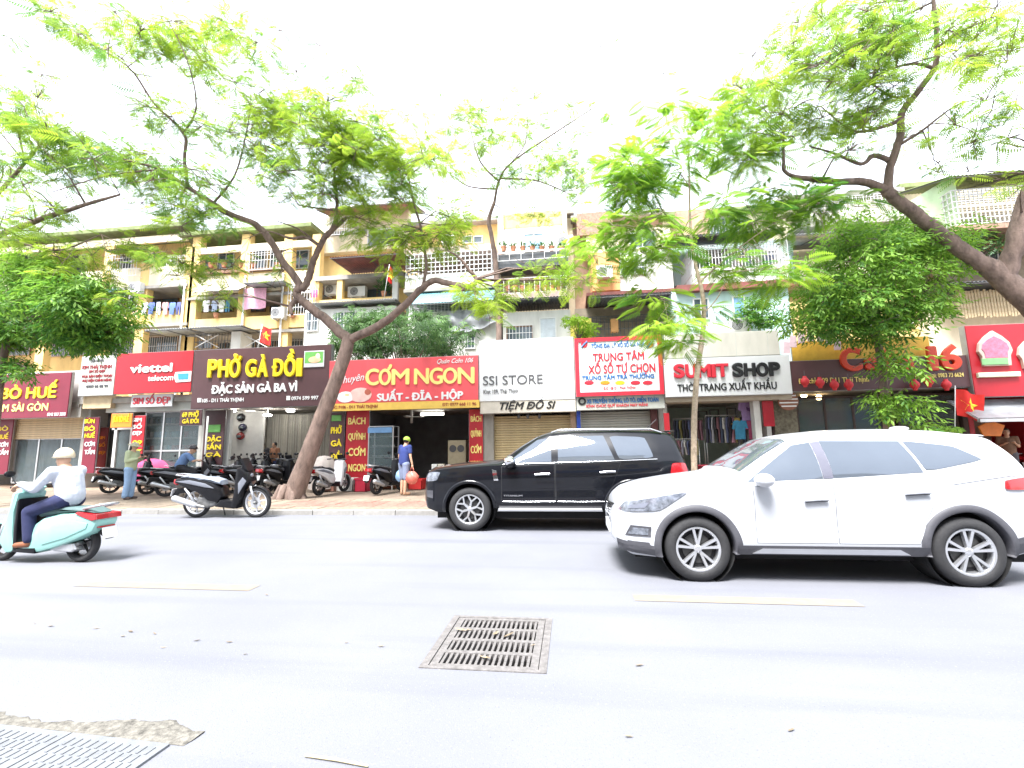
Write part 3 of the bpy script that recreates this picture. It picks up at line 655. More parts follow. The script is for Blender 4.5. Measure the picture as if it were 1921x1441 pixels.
m_shop_w = M('shop_wall', (.5, .49, .46), .8, var=.15, s=2, bump=.08); m_floor = M('shop_floor_tile', (.42, .3, .22), .5, var=.15, s=3); m_dark_w = M('dim_shop_wall', (.14, .15, .16), .85, var=.2, s=1.5)
m_sb = M('beige_shutter', (.46, .36, .2), .5, metal=.2, var=.1, s=2, rnd=.06); m_sg = M('grey_shutter', (.4, .4, .37), .5, metal=.2, var=.1, s=2, rnd=.06)
m_glass = M('shop_glass', (.12, .16, .17), .04, var=.2, s=1.2, alpha=.45); m_alu = M('aluminium', (.6, .6, .6), .35, metal=.7, var=.08)
m_glow = M('lit_tube', (1, .97, .9), .4, var=0, emit=6.0)
def board(name, label, box, Y=SH, mat=None, th=.14, cat='shop sign', lean=0.0, frame=None, fw=.05):
    x0, x1, z0, z1 = rect(*box, Y)
    t = thing(name, label, cat, ((x0 + x1) / 2, Y, z0), group='signs along the shop row')
    MB().prism([(x0, z0), (x1, z0), (x1, z1), (x0, z1)], Y, Y + th, .008).build('panel', mat, t)
    MB().prism([(x0 - .012, z0 - .012), (x1 + .012, z0 - .012), (x1 + .012, z1 + .012), (x0 - .012, z1 + .012)], Y + .03, Y + th - .02).build('edge_trim', m_edge, t)
    if frame:
        for b in ((x0, x1, z0, z0 + fw), (x0, x1, z1 - fw, z1), (x0, x0 + fw, z0 + fw, z1 - fw), (x1 - fw, x1, z0 + fw, z1 - fw)): MB().box(b[0], b[1], Y - .03, Y + .01, b[2], b[3]).build('border', frame, t)
    return t
def words_px(s, boxes, Y, mat, parent, **k):
    for ch, b in zip(s, boxes): text(ch, b, Y, mat, parent, name='letter', **k)
T = .012
# -- maroon
s = board('shop_sign', 'maroon shop sign with yellow lettering at the left edge', (-90, 703, 129, 785), 15.2, m_smar)
text('BÚN BÒ HUẾ', (-60, 727, 106, 748), 15.19, m_ly, s, bold=.03, depth=.03); text('CƠM TẤM SÀI GÒN', (-60, 758, 90, 772), 15.19, m_lpy, s, bold=.02); text('0243 853 2058', (89, 774, 123, 780), 15.19, m_lw, s)
# -- grey and red
s = board('shop_sign', 'grey text panel beside the bright red telecom sign', (150, 668, 215, 742), SH, m_sgry)
for i, (tx, y, h, m, wd) in enumerate((('CỬA HÀNG', 674, 5, m_lg, 24), ('KIM THÁI THỊNH', 685, 6.5, m_lmr, 54), ('SIM SỐ ĐẸP', 694, 5, m_lmr, 30), ('MUA BÁN ĐIỆN THOẠI', 703, 5, m_lmr, 56), ('PHỤ KIỆN CHÍNH HÃNG', 711, 5, m_lmr, 54), ('0989 66 88 99', 722, 5, m_lg, 40))):
    text(tx, (182 - wd / 2, y, 182 + wd / 2, y + h), SH - .01, m, s, bold=.015)
s = board('shop_sign', 'bright red telecom sign with white lettering', (217, 661, 360, 737), SH, m_sred)
text('viettel', (246, 682, 323, 698), SH - .01, m_lw, s, bold=.04, depth=.02); text('telecom', (278, 703, 325, 714), SH - .01, m_lw, s, bold=.015)
x0, x1, z0, z1 = rect(327, 697, 359, 717, SH); w_ = x1 - x0; h_ = z1 - z0
MB().prism([(x0 + .1, z0), (x1, z0 + .02), (x1, z1), (x0 + .05, z1 - .02), (x0, (z0 + z1) / 2)], SH - .02, SH + .01).build('card_logo', m_lw, s); MB().prism([(x0 + .2, z0 + .1), (x1 - .1, z0 + .1), (x1 - .1, z1 - .08), (x0 + .16, z1 - .08)], SH - .03, SH).build('card_logo_centre', M('logo_blue', (.04, .28, .62), .4), s)
s = board('shop_sign', 'small white sign with red lettering under the red telecom sign', (246, 740, 323, 763), 15.5, m_swht, .06)
text('SIM SỐ ĐẸP', (250, 745, 319, 757), 15.49, m_lr, s, bold=.03)
# -- noodle sign
s = board('shop_sign', 'dark brown noodle shop sign with puffy yellow letters', (362, 652, 619, 764), SH, m_sbrn, .22)
words_px('PHỞGÀĐỒI', [(391, 674, 409, 707), (411, 674, 430, 707), (432, 675, 452, 707), (462, 674, 481, 706), (484, 673, 503, 706), (512, 673, 532, 705), (534, 673, 555, 705), (557, 672, 567, 705)], SH - .03, m_ly, s, puff=.03, bold=.014, depth=.05)
text('ĐẶC SẢN GÀ BA VÌ', (398, 720, 557, 736), SH - .012, m_lw, s, bold=.035, depth=.02); text('105 - D11 THÁI THỊNH', (380, 747, 457, 754), SH - .01, m_lw, s, bold=.02); text('0974 599 997', (547, 743, 597, 750), SH - .01, m_lw, s, bold=.02)
for b in ((370, 747, 377, 755), (537, 743, 544, 751)): bxp(s, 'contact_icon', m_lw, b, SH - .02, SH + .01, .01)
lg = bxp(s, 'picture_plate', m_swht, (570, 658, 608, 689), SH - .04, SH, .02)
bxp(lg, 'green_print', M('logo_green', (.15, .42, .1), .5), (572, 660, 606, 681), SH - .045, SH - .03); c = P(590, 675, SH - .05)
MB().ell(c, (.24, .006, .12), 14, 8).build('chicken_print', M('logo_tan', (.75, .5, .3), .6), lg); MB().ell(c + Vector((.12, 0, .12)), (.09, .006, .12), 12, 8).build('chicken_print', M('logo_cream', (.8, .7, .5), .6), lg)
# -- rice sign
s = board('shop_sign', 'red rice shop sign with yellow lettering over a yellow strip', (617, 672, 897, 754), SH - .05, m_com)
YC = SH - .062
words_px('CƠMNGON', [(687, 691, 710, 722), (712, 691, 734, 722), (736, 691, 767, 721), (778, 690, 804, 720), (807, 689, 830, 720), (832, 689, 857, 719), (860, 688, 889, 719)], YC, m_lpy, s, bold=.03, depth=.02)
text('SUẤT - ĐĨA - HỘP', (708, 736, 868, 750), YC, m_lw, s, bold=.05); text('Chuyên', (634, 703, 684, 717), YC, m_lw, s, shear=.4, rot=-.12); text('Quán Cơm 106', (820, 672, 888, 681), YC, m_lw, s, shear=.4)
st = bxp(s, 'yellow_strip', M('sign_yellow', (.75, .5, .1), .5, var=.08), (617, 754, 899, 768), SH - .055, SH + .05)
text('ĐC: P106 - D11 THÁI THỊNH', (622, 760, 708, 766), SH - .065, m_lmr, s); text('ĐT: 0977 668 11 96', (830, 755, 893, 761), SH - .065, m_lmr, s)
for px, py, rx, rz_, mt in ((648, 745, .32, .2, m_lw), (676, 741, .42, .26, M('print_pink', (.78, .5, .45), .6)), (688, 737, .16, .14, M('print_meat', (.4, .1, .06), .6)), (650, 742, .2, .1, M('print_rice', (.8, .6, .3), .6))):
    MB().ell(P(px, py, YC), (rx, .006, rz_), 18, 8).build('food_print', mt, s)
# -- white store sign
s = board('shop_sign', 'large plain white store sign with grey lettering', (899, 636, 1077, 751), SH, m_swht, .3)
text('SSI STORE', (906, 703, 1018, 721), SH - .01, m_lg, s, bold=.004); text('Kiot 109, Thái Thịnh', (907, 730, 972, 738), SH - .01, m_lg, s)
s = board('shop_sign', 'beige strip sign with slanted black lettering over the beige shutter', (901, 751, 1080, 774), SH + .02, m_sbei, .25)
text('TIỆM ĐỒ SI', (938, 753, 1042, 767), SH + .01, m_lk, s, shear=.3, bold=.03)
# -- lottery sign
s = board('shop_sign', 'white lottery sign with bright red border', (1079, 632, 1243, 742), SH - .1, m_swht, .2, frame=m_lr, fw=.13)
YX = SH - .112
for tx, b, m, bo in (('TỔNG ĐẠI LÝ XỔ SỐ HÀ NỘI', (1109, 643, 1208, 651), m_lb, .02), ('TRUNG TÂM', (1112, 661, 1208, 676), m_lr, .02), ('XỔ SỐ TỰ CHỌN', (1104, 683, 1229, 699), m_lr, .02), ('TRUNG TÂM TRẢ THƯỞNG', (1092, 703, 1227, 711), m_lb, .025), ('Đ.C: 108 D11 THÁI THỊNH', (1132, 725, 1192, 730), m_lr, .0)): text(tx, b, YX, m, s, bold=bo)
for i, (x, c) in enumerate(((1105, 'lr'), (1135, 'lo'), (1163, 'ly'), (1192, 'lr'), (1215, 'lr'))): MB().ell(P(x, 718, YX), (.16, .005, .07), 12, 6).build('small_logo', {'lr': m_lr, 'lo': m_lo, 'ly': m_ly}[c], s)
for x in (1096, 1219):
    c = P(x, 646, YX); MB().lathe([(.05, 0), (.11, 0), (.11, -.01), (.05, -.01)], c, 'Y', 18).build('corner_logo', m_lr, s); MB().tube([c + Vector((-.1, -.012, -.1)), c + Vector((.1, -.012, .1))], .025, 5).build('corner_logo_stroke', m_lb, s)
s = board('shop_sign', 'pale grey strip sign under the red bordered lottery sign', (1082, 743, 1247, 768), SH, m_sgry, .2)
text('XS TRUYỀN THỐNG, LÔ TÔ, ĐIỆN TOÁN', (1101, 747, 1235, 755), SH - .01, m_lb, s, bold=.03); text('KÍNH CHÚC QUÝ KHÁCH MAY MẮN!', (1100, 758, 1215, 763), SH - .01, m_lr, s, bold=.025)
MB().lathe([(.07, 0), (.13, 0), (.13, -.01), (.07, -.01)], P(1092, 753, SH - .01), 'Y', 18).build('round_logo', m_lk, s)
# -- clothes shop sign
s = board('shop_sign', 'white clothes shop sign with red and black bubble letters', (1247, 670, 1484, 742), SH - .2, m_swht, .35)
words_px('SUMIT', [(1264, 683, 1284, 708), (1286, 683, 1306, 708), (1308, 683, 1333, 707), (1335, 683, 1342, 707), (1344, 682, 1366, 706)], SH - .23, m_lr, s, puff=.035, bold=.02, depth=.04)
words_px('SHOP', [(1374, 681, 1394, 706), (1396, 681, 1417, 705), (1419, 680, 1441, 705), (1443, 679, 1463, 704)], SH - .23, m_lk, s, puff=.035, bold=.02, depth=.04)
text('THỜI TRANG XUẤT KHẨU', (1271, 718, 1457, 732), SH - .212, m_lk, s, bold=.02)
s = board('billboard', 'blank grey cream billboard panel above the clothes shop sign', (1246, 624, 1462, 669), SH - .02, M('blank_billboard', (.48, .46, .41), .7, var=.12, s=1.5, streak=.3), .3, 'billboard')
for x in (1310, 1380, 1440): bxp(s, 'panel_seam', m_sgry, (x, 624, x + 1.2, 669), SH - .024, SH)
# -- brown board with red numerals
s = board('shop_sign', 'dark brown cafe board with big red numerals behind the dense tree', (1484, 672, 1818, 730), SH - .1, m_sbrn, .2)
YK = SH - .13; m_led = M('led_red', (.62, .05, .015), .4, var=.3, s=60, rnd=.05)
words_px('C16', [(1577, 652, 1614, 694), (1741, 649, 1756, 693), (1764, 646, 1800, 692)], YK, m_led, s, puff=.02, bold=.03, depth=.05); words_px('afe', [(1622, 662, 1648, 692), (1652, 656, 1672, 692), (1680, 662, 1712, 692)], YK, m_led, s, puff=.03, bold=.03, depth=.05)
text('Địa chỉ: 109 D11 Thái Thịnh', (1498, 708, 1630, 718), SH - .112, m_lpy, s); text('Điện thoại: 0983 73 6624', (1716, 700, 1808, 708), SH - .112, m_lpy, s)
s2 = board('shop_sign', 'yellow arched banner panel rising behind the brown cafe board', (1486, 636, 1745, 674), SH + .12, M('banner_yellow', (.6, .36, .04), .6, var=.12), .1)
ar = MB(); cA = P(1528, 690, SH - .14)
for i in range(7):
    a = R_(140 - i * 16); q = cA + Vector((1.0 * math.cos(a), 0, 1.0 * math.sin(a))); ar = MB().prism([(q.x - .1, q.z - .16), (q.x + .1, q.z - .16), (q.x + .12, q.z + .2), (q.x - .08, q.z + .24)], SH - .16, SH - .13, .01); ar.build('arch_mark', M('pale_pink', (.75, .55, .62), .5), s2)
# -- right red sign
s = board('shop_sign', 'bright red sign with pink dome shaped plate at the right edge', (1820, 606, 2060, 742), 15.1, m_sred, .25)
def dome(px0, py0, px1, py1, Y, m, nm, par, th):
    x0, x1, z0, z1 = rect(px0, py0, px1, py1, Y); w_, h_ = x1 - x0, z1 - z0; pts = [(x0 + .1 * w_, z0), (x1 - .1 * w_, z0), (x1 - .08 * w_, z0 + .28 * h_), (x1, z0 + .42 * h_), (x1 - .06 * w_, z0 + .65 * h_), (x1 - .25 * w_, z0 + .84 * h_), (x0 + .5 * w_, z1), (x0 + .25 * w_, z0 + .84 * h_), (x0 + .06 * w_, z0 + .65 * h_), (x0, z0 + .42 * h_), (x0 + .08 * w_, z0 + .28 * h_)]
    return MB().prism(pts, Y, Y + th, .012).build(nm, m, par)
pl = dome(1835, 620, 1900, 686, 15.0, M('plate_cream', (.5, .42, .36), .5), 'dome_plate', s, .1); dome(1841, 630, 1894, 672, 14.985, M('plate_pink', (.55, .17, .26), .5, var=.25, s=9), 'pink_field', pl, .03); bxp(pl, 'green_ribbon', M('plate_green', (.2, .42, .18), .5), (1842, 672, 1892, 684), 14.98, 15.0, .01)
pl = dome(1911, 630, 1976, 690, 15.0, MATS['plate_cream'], 'dome_plate', s, .1); bxp(s, 'light_bar', M('bar_cream', (.7, .74, .55), .4), (1836, 698, 1916, 707), 15.0, 15.1, .02)
# ------------------------------------------------------------------ upright name boards
def vboard(label, box, Y, mat, lines, lm, bold=.03, cat='sign board'):
    s = board('name_board', label, box, Y, mat, .08, cat); x0, y0, x1, y1 = box; m = (x1 - x0) * .13
    for tx, ya, yb, mt in lines: text(tx, (x0 + m, ya, x1 - m, yb), Y - .01, mt or lm, s, bold=bold)
    return s
vboard('narrow maroon board with stacked lettering at the left frame edge', (-8, 786, 19, 890), 15.7, m_smar, (('BÒ', 800, 808, m_ly), ('HUẾ', 815, 823, m_ly), ('CƠM', 830, 838, None), ('TẤM', 845, 853, None)), m_lw)
vboard('narrow maroon board beside the rolled beige shutter, yellow and white stacked words', (156, 783, 181, 888), 15.7, m_smar, (('BÚN', 786, 794, m_ly), ('BÒ', 800, 808, m_ly), ('HUẾ', 813, 821, m_ly), ('CƠM', 829, 837, None), ('TẤM', 844, 852, None)), m_lw)
vboard('dim red board with faded stacked words in the dark passage', (184, 802, 199, 890), 16.3, M('dim_red', (.22, .03, .03), .6), (('SIM', 818, 824, None), ('SỐ', 832, 838, None), ('ĐẸP', 846, 852, None)), m_lo)
vboard('small orange lit box sign above the white door', (208, 776, 247, 802), 15.5, m_lo, (('BÚN BÒ HUẾ', 781, 792, None),), m_ly, .01)
vboard('red upright board with white and yellow words beside the glass shop front', (246, 780, 269, 872), 15.6, m_sred, (('SIM', 784, 791, None), ('SỐ', 797, 804, None), ('ĐẸP', 809, 816, None), ('09', 826, 834, m_ly), ('7', 843, 851, m_ly)), m_lw)
vboard('black and yellow box sign on a white post', (337, 769, 378, 798), 14.9, m_sbrn, (('69 PHỞ', 773, 782, None), ('GÀ ĐỒI', 786, 794, None)), m_ly, .04)
q = P(380, 900, 14.95); tag(MB().tube([(q.x, 14.98, .1), (q.x, 14.98, 2.75)], .03, 8).build('sign_post', m_pipe, None, True), 'slim white post carrying the black and yellow box sign', 'post')
s = vboard('dark brown upright board with yellow words left of the noodle shop', (381, 770, 419, 885), 15.7, m_sbrn, (('ĐẶC', 819, 828, None), ('SẢN', 834, 843, None), ('GÀ', 849, 857, None)), m_ly, .05)
bxp(s, 'logo_plate', MATS['logo_green'], (391, 797, 413, 811), 15.68, 15.7, .02)
s = vboard('dark upright board with yellow words right of the noodle shop', (618, 774, 644, 888), 15.7, m_sbrn, (('PHỞ', 801, 813, None), ('GÀ', 826, 837, None), ('ĐỒI', 851, 862, None)), m_ly, .04); bxp(s, 'logo_plate', MATS['logo_green'], (622, 779, 640, 790), 15.68, 15.7, .02)
vboard('wide red upright board with yellow words left of the rice shop opening', (648, 770, 691, 905), 15.7, m_sred, (('BÁCH', 783, 796, None), ('QUỲNH', 812, 825, None), ('CƠM', 840, 855, None), ('NGON', 870, 884, None)), m_lpy, .02)
vboard('red upright board with yellow words at the right of the rice shop opening', (880, 768, 906, 890), 15.7, m_sred, (('BÁCH', 780, 791, None), ('QUỲNH', 807, 819, None), ('CƠM', 836, 850, None), ('NGON', 864, 876, None)), m_lpy, .02)
# ------------------------------------------------------------------ shop units
def unit(name, label, px0, px1, wall=None, back=None, D=3.6, ceil=3.1, floor=None, yf=SY):
    x0, x1 = P(px0, 850, yf).x, P(px1, 850, yf).x; wall = wall or m_shop_w; back = back or m_shop_w
    t = thing(name, label, 'shop', ((x0 + x1) / 2, yf, .1), group='ground floor shops')
    MB().box(x0, x0 + .14, yf, yf + D, .1, ceil).build('side_wall', wall, t); MB().box(x1 - .15, x1 - .01, yf, yf + D, .1, ceil).build('side_wall', wall, t)
    MB().box(x0, x1 - .01, yf + D, yf + D + .15, .1, ceil).build('back_wall', back, t); MB().box(x0 - .02, x1 + .01, yf - .35, yf + D + 3.0, ceil, ceil + .18).build('roof_slab', m_grey, t)
    MB().box(x0 + .14, x1 - .15, yf, yf + D, .08, .16).build('floor', floor or m_floor, t)
    t['x0'] = x0; t['x1'] = x1
    return t
def shutter(t, box, Y, mat, sh=.085):
    x0, x1, z0, z1 = rect(*box, Y); n = int((z1 - z0) / sh)
    me = MB().prism([(-.0, 0), (.016, .012), (.02, sh * .5), (.016, sh - .012), (0, sh - .004)], x0, x1).mesh('slat', mat)
    for v in me.vertices: v.co = (v.co.y, -v.co.x, v.co.z)
    for i in range(n): o = put('slat', me, t); o.location = (0, Y, z0 + i * sh)
    for x in (x0 - .05, x1): MB().box(x, x + .05, Y - .04, Y + .06, z0, z1).build('guide_rail', m_alu, t)
def glass_front(t, box, Y, cols, rows=(0.0, 1.0), fm=None):
    x0, x1, z0, z1 = rect(*box, Y); fm = fm or m_alu
    for i in range(cols + 1): x = x0 + (x1 - x0) * i / cols; MB().box(x - .03, x + .03, Y - .03, Y + .03, z0, z1).build('mullion', fm, t)
    for r in rows: z = z0 + (z1 - z0) * r; MB().box(x0, x1, Y - .028, Y + .028, z - .03, z + .03).build('transom', fm, t)
    for i in range(cols): MB().box(x0 + (x1 - x0) * i / cols + .03, x0 + (x1 - x0) * (i + 1) / cols - .03, Y - .005, Y + .005, z0, z1).build('pane', m_glass, t)
U1 = unit('shop_unit', 'shop with a half rolled beige shutter over curtained glass, under the maroon sign', -110, 155, ceil=3.3)
bxp(U1, 'fascia', m_shop_w, (-110, 700, 155, 786), 15.6, 15.9); shutter(U1, (30, 784, 157, 823), 15.88, M('tan_shutter', (.55, .42, .25), .6, rnd=.05), .09); glass_front(U1, (28, 823, 157, 905), 16.0, 3)
cu = MB(); x0, x1, z0, z1 = rect(30, 823, 156, 905, 16.25); cu.grid(lambda u, v: (x0 + (x1 - x0) * u, 16.25 + .05 * math.sin(u * 70), z0 + (z1 - z0) * v), 90, 2); cu.build('curtain', M('grey_curtain', (.4, .42, .46), .9, var=.2), U1, True)
U2 = unit('shop_unit', 'narrow glass fronted phone shop with a white framed door, under the red telecom sign', 156, 376, ceil=3.4)
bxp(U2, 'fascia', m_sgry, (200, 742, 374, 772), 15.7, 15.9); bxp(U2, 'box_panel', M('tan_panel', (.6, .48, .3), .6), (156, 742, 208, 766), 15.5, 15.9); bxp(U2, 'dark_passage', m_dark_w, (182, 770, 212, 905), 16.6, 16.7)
glass_front(U2, (270, 772, 374, 900), 15.95, 3, (0, .42, 1.0)); dr = bxp(U2, 'door', m_glass, (214, 806, 240, 905), 15.96, 15.98)
for b in ((210, 802, 215, 905), (240, 802, 245, 905), (210, 802, 245, 806)): bxp(U2, 'door_frame', m_frame, b, 15.9, 16.0)
for j in range(4):
    x0, x1, z0, z1 = rect(272, 795 + j * 26, 372, 797 + j * 26, 17.6); MB().box(x0, x1, 17.5, 17.9, z0, z1 + .01).build('shelf', m_frame, U2)
    for i in range(12): xx = x0 + .15 + i * (x1 - x0 - .3) / 11; tag(MB().prism([(xx - .08, z1 + .012), (xx + .08, z1 + .012), (xx + .08, z1 + .26), (xx - .08, z1 + .26)], 17.55, 17.75, .01).build('phone_box', cloth(random.choice(((.1, .25, .5), (.6, .1, .1), (.6, .6, .6), (.1, .1, .12), (.2, .45, .5)))), None), 'packaged phone box %s from the left on shelf %s of the glass fronted shop' % ('one two three four five six seven eight nine ten eleven twelve'.split()[i], 'one two three four'.split()[j]), 'box', 'boxes on the phone shop shelves')
U3 = unit('shop_unit', 'open fronted noodle shop with white walls and hanging lights', 376, 648, back=M('noodle_wall', (.55, .54, .5), .8, var=.1), ceil=3.15)
bxp(U3, 'partition', m_frame, (430, 772, 492, 905), 17.2, 17.3); bxp(U3, 'door_post', m_frame, (419, 768, 429, 905), 15.9, 16.05)
for i, (x, y) in enumerate(((435, 771), (502, 779), (545, 771), (470, 775))):
    p = P(x, y, 16.5 + .4 * i); l_ = thing('ceiling_lamp', ['first', 'second', 'third', 'fourth'][i] + ' round lit lamp under the noodle shop ceiling counting from the yellow word board', 'lamp', tuple(p), group='lit lamps in the noodle shop')
    MB().ell(p, (.16, .16, .05), 16, 8).build('bulb', m_glow, l_, True); MB().tube([p + Vector((0, 0, .03)), p + Vector((0, 0, .25))], .03, 6).build('stem', m_frame, l_)
for i in range(26):
    x = 512 + i * 4.3; p = P(x, 778, 17.9); bb = MB(); bb.box(p.x - .03, p.x + .03, 17.9, 17.91, p.z - 1.9, p.z); bb.build('curtain_strip', M('bead_curtain', (.42, .4, .35), .7, rnd=.3), U3)
for i, (x, y) in enumerate(((452, 783), (455, 802), (451, 818))):
    p = P(x, y, 17.15); t = thing('motorbike_helmet', ['topmost black', 'middle dark', 'lowest dark red'][i] + ' helmet hung on the white partition', 'helmet', tuple(p), group='helmets on the partition')
    MB().ell(p, (.17, .14, .16), 16, 10).build('shell', [m_lk, M('helmet_navy', (.03, .03, .07), .2), M('helmet_red', (.2, .02, .02), .2)][i], t, True); MB().ell(p + Vector((0, -.05, -.02)), (.13, .12, .08), 14, 8).build('visor', m_pane, t, True)
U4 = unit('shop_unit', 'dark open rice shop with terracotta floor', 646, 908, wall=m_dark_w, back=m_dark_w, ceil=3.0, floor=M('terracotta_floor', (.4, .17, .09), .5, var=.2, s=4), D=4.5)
p = P(810, 778, 18.0); l_ = thing('tube_lamp', 'lit white tube lamp on the dim rice shop wall', 'lamp', tuple(p)); MB().box(p.x - .45, p.x + .45, 18.0, 18.06, p.z, p.z + .07).build('lit_tube', m_glow, l_); MB().box(p.x - .5, p.x + .5, 18.06, 18.12, p.z - .03, p.z + .1).build('holder', m_frame, l_)
p = P(772, 782, 17.5); fn = thing('wall_fan', 'white fan hanging from the rice shop ceiling', 'fan', tuple(p)); MB().tube([p + Vector((0, 0, -.25)), p + Vector((0, 0, .5))], .05, 8).build('motor', m_frame, fn, True)
for k in range(3): a = k * 2.1 + .3; MB().box(.06, .5, -.06, .06, -.008, .008, Matrix.Translation(p) @ Matrix.Rotation(a, 4, 'Z') @ Matrix.Rotation(.2, 4, 'X')).build('blade', m_frame, fn)
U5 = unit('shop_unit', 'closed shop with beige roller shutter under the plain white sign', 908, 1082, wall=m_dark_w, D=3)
shutter(U5, (926, 775, 1072, 915), 15.95, m_sb); bxp(U5, 'stone_pillar', m_grey, (908, 772, 926, 915), 15.75, 16.1); bxp(U5, 'pillar', m_brown, (1072, 772, 1082, 915), 15.75, 16.1)
for x in (973, 990, 1012):
    p = P(x, 781, 15.6); l_ = thing('spotlight', {973: 'left', 990: 'middle', 1012: 'right'}[x] + ' small black spotlight under the beige strip sign', 'lamp', tuple(p), group='spotlights over the beige shutter'); MB().lathe([(.001, -.08), (.04, -.08), (.06, .06), (.001, .06)], p, 'Z', 12).build('lamp_head', m_dbar, l_, True); MB().tube([p + Vector((0, 0, .05)), p + Vector((0, .1, .2))], .012, 5).build('arm', m_dbar, l_)
U6 = unit('shop_unit', 'closed shop with grey roller shutter under the lottery sign', 1082, 1248, D=3)
shutter(U6, (1092, 770, 1226, 915), 15.95, m_sg); bxp(U6, 'blue_strip', M('blue_plastic', (.03, .08, .5), .5), (1083, 770, 1090, 860), 15.7, 15.8); bxp(U6, 'dark_post', M('dark_red_post', (.1, .03, .03), .6), (1224, 768, 1236, 880), 15.7, 15.9); bxp(U6, 'red_banner', m_sred, (1247, 775, 1257, 840), 15.3, 15.36)
U7 = unit('shop_unit', 'open clothes shop with mint walls under the white bubble letter sign', 1248, 1452, wall=m_frame, back=M('mint_wall', (.42, .52, .46), .8, var=.08), D=3.8, ceil=3.0)
bxp(U7, 'soffit', M('soffit_wood', (.42, .36, .28), .7), (1248, 741, 1486, 752), 15.3, 16.1); bxp(U7, 'red_door_panel', M('red_lacquer', (.4, .005, .02), .3), (1432, 752, 1452, 800), 15.5, 15.56); bxp(U7, 'white_post', m_frame, (1418, 750, 1430, 880), 15.6, 15.9)
racks = []
for i, (px0, px1, py, Y) in enumerate(((1262, 1318, 786, 16.6), (1322, 1400, 780, 16.4), (1262, 1310, 824, 16.2))):
    a, b = P(px0, py, Y), P(px1, py, Y); t = thing('clothes_rack', ['back', 'front', 'low'][i] + ' steel clothes rack in the clothes shop', 'clothes rack', ((a.x + b.x) / 2, Y, .16), group='clothes racks in the clothes shop')
    MB().tube([(a.x, Y, a.z), (b.x, Y, a.z)], .015, 6).build('rail', m_alu, t, True)
    for x in (a.x, b.x): MB().tube([(x, Y, .16), (x, Y, a.z)], .015, 6).build('upright', m_alu, t, True)
CL = [(.06, .06, .09), (.12, .14, .25), (.5, .5, .55), (.05, .05, .06), (.25, .12, .14), (.08, .1, .16), (.6, .58, .55), (.15, .17, .3), (.07, .06, .08), (.62, .32, .42), (.35, .3, .12), (.4, .4, .5)]
nm = ['black', 'navy', 'light grey', 'charcoal', 'plum', 'ink blue', 'off-white', 'denim blue', 'soot black', 'pink', 'khaki', 'lavender']
for i in range(10): hang('shirt', CL[(i * 5) % 12], 1266 + i * 5.5, 788, 16.6, 12, 36, '%s top on the back rack, hanger %s from the lottery shop' % (nm[(i * 5) % 12], 'one two three four five six seven eight nine ten'.split()[i]), 'clothes on the back rack', .9)
for i in range(14): hang('shirt' if i != 9 else 'dress', CL[i % 12], 1326 + i * 5.4, 782, 16.4, 15, 46, '%s garment on the front rack, hanger %s from the tree trunk' % (nm[i % 12], 'one two three four five six seven eight nine ten eleven twelve thirteen fourteen'.split()[i]), 'clothes on the front rack', .9)
for i in range(9): hang('shirt', CL[(i * 7 + 2) % 12], 1264 + i * 5.4, 826, 16.2, 10, 26, '%s small top on the low rack, hanger %s from the lottery shop' % (nm[(i * 7 + 2) % 12], 'one two three four five six seven eight nine'.split()[i]), 'clothes on the low rack', .9)
for i, (x, y, c, k, lb) in enumerate(((1387, 800, (.05, .25, .42), 'shirt', 'teal top hung beside the mannequin in the clothes shop'), (1405, 775, (.12, .05, .18), 'dress', 'dark purple patterned dress on the right wall of the clothes shop'), (1412, 800, (.35, .06, .14), 'shirt', 'dark red patterned top low on the right wall of the clothes shop'), (1398, 765, (.3, .2, .4), 'shirt', 'violet top high on the right wall of the clothes shop'))): hang(k, c, x, y - 12, 16.1, 22, 34, lb, 'clothes on the right wall')
for i, (x, y) in enumerate(((1318, 772), (1340, 769), (1372, 766))):
    x0, x1, z0, z1 = rect(x - 8, y, x + 8, y + 12, 17.2); t = thing('mirror_frame', ['small', 'middle', 'tall'][i] + ' dark square frame standing above the clothes racks', 'frame', (x0, 17.2, z0), group='dark frames above the racks')
    MB().tube([(x0, 17.2, z0 - .2), (x0, 17.2, z1), (x1, 17.2, z1), (x1, 17.2, z0 - .2)], .025, 6).build('frame', m_dbar, t)
p = P(1384, 795, 16.3); mq = thing('hat_stand', 'straw yellow hat on a dark stand in the clothes shop', 'hat stand', (p.x, 16.3, .16)); MB().tube([(p.x, 16.3, .16), (p.x, 16.3, p.z + .5)], .02, 6).build('pole', m_dbar, mq); MB().lathe([(.001, .2), (.08, .19), (.11, .05), (.22, .0), (.22, -.01), (.1, -.01)], (p.x, 16.3, p.z), 'Z', 18).build('straw_hat', M('straw', (.6, .42, .12), .8), mq, True)
p = P(1330, 842, 15.9); bk = thing('storage_bin', 'dark red fabric bin in front of the clothes racks', 'bin', (p.x, 15.9, .16)); MB().lathe([(.001, 0), (.3, 0), (.36, .62), (.38, .62), (.38, .66), (.32, .66), (.27, .03)], (p.x, 16.0, .16), 'Z', 20).build('bin_body', M('bin_red', (.35, .03, .05), .7), bk, True)
U8 = unit('shop_unit', 'dark timber cafe front with red lanterns behind the dense tree', 1454, 1826, wall=M('cafe_timber', (.06, .035, .03), .7, var=.3, s=3), back=M('cafe_dark', (.05, .035, .035), .8, var=.3), D=3.5, ceil=3.1)
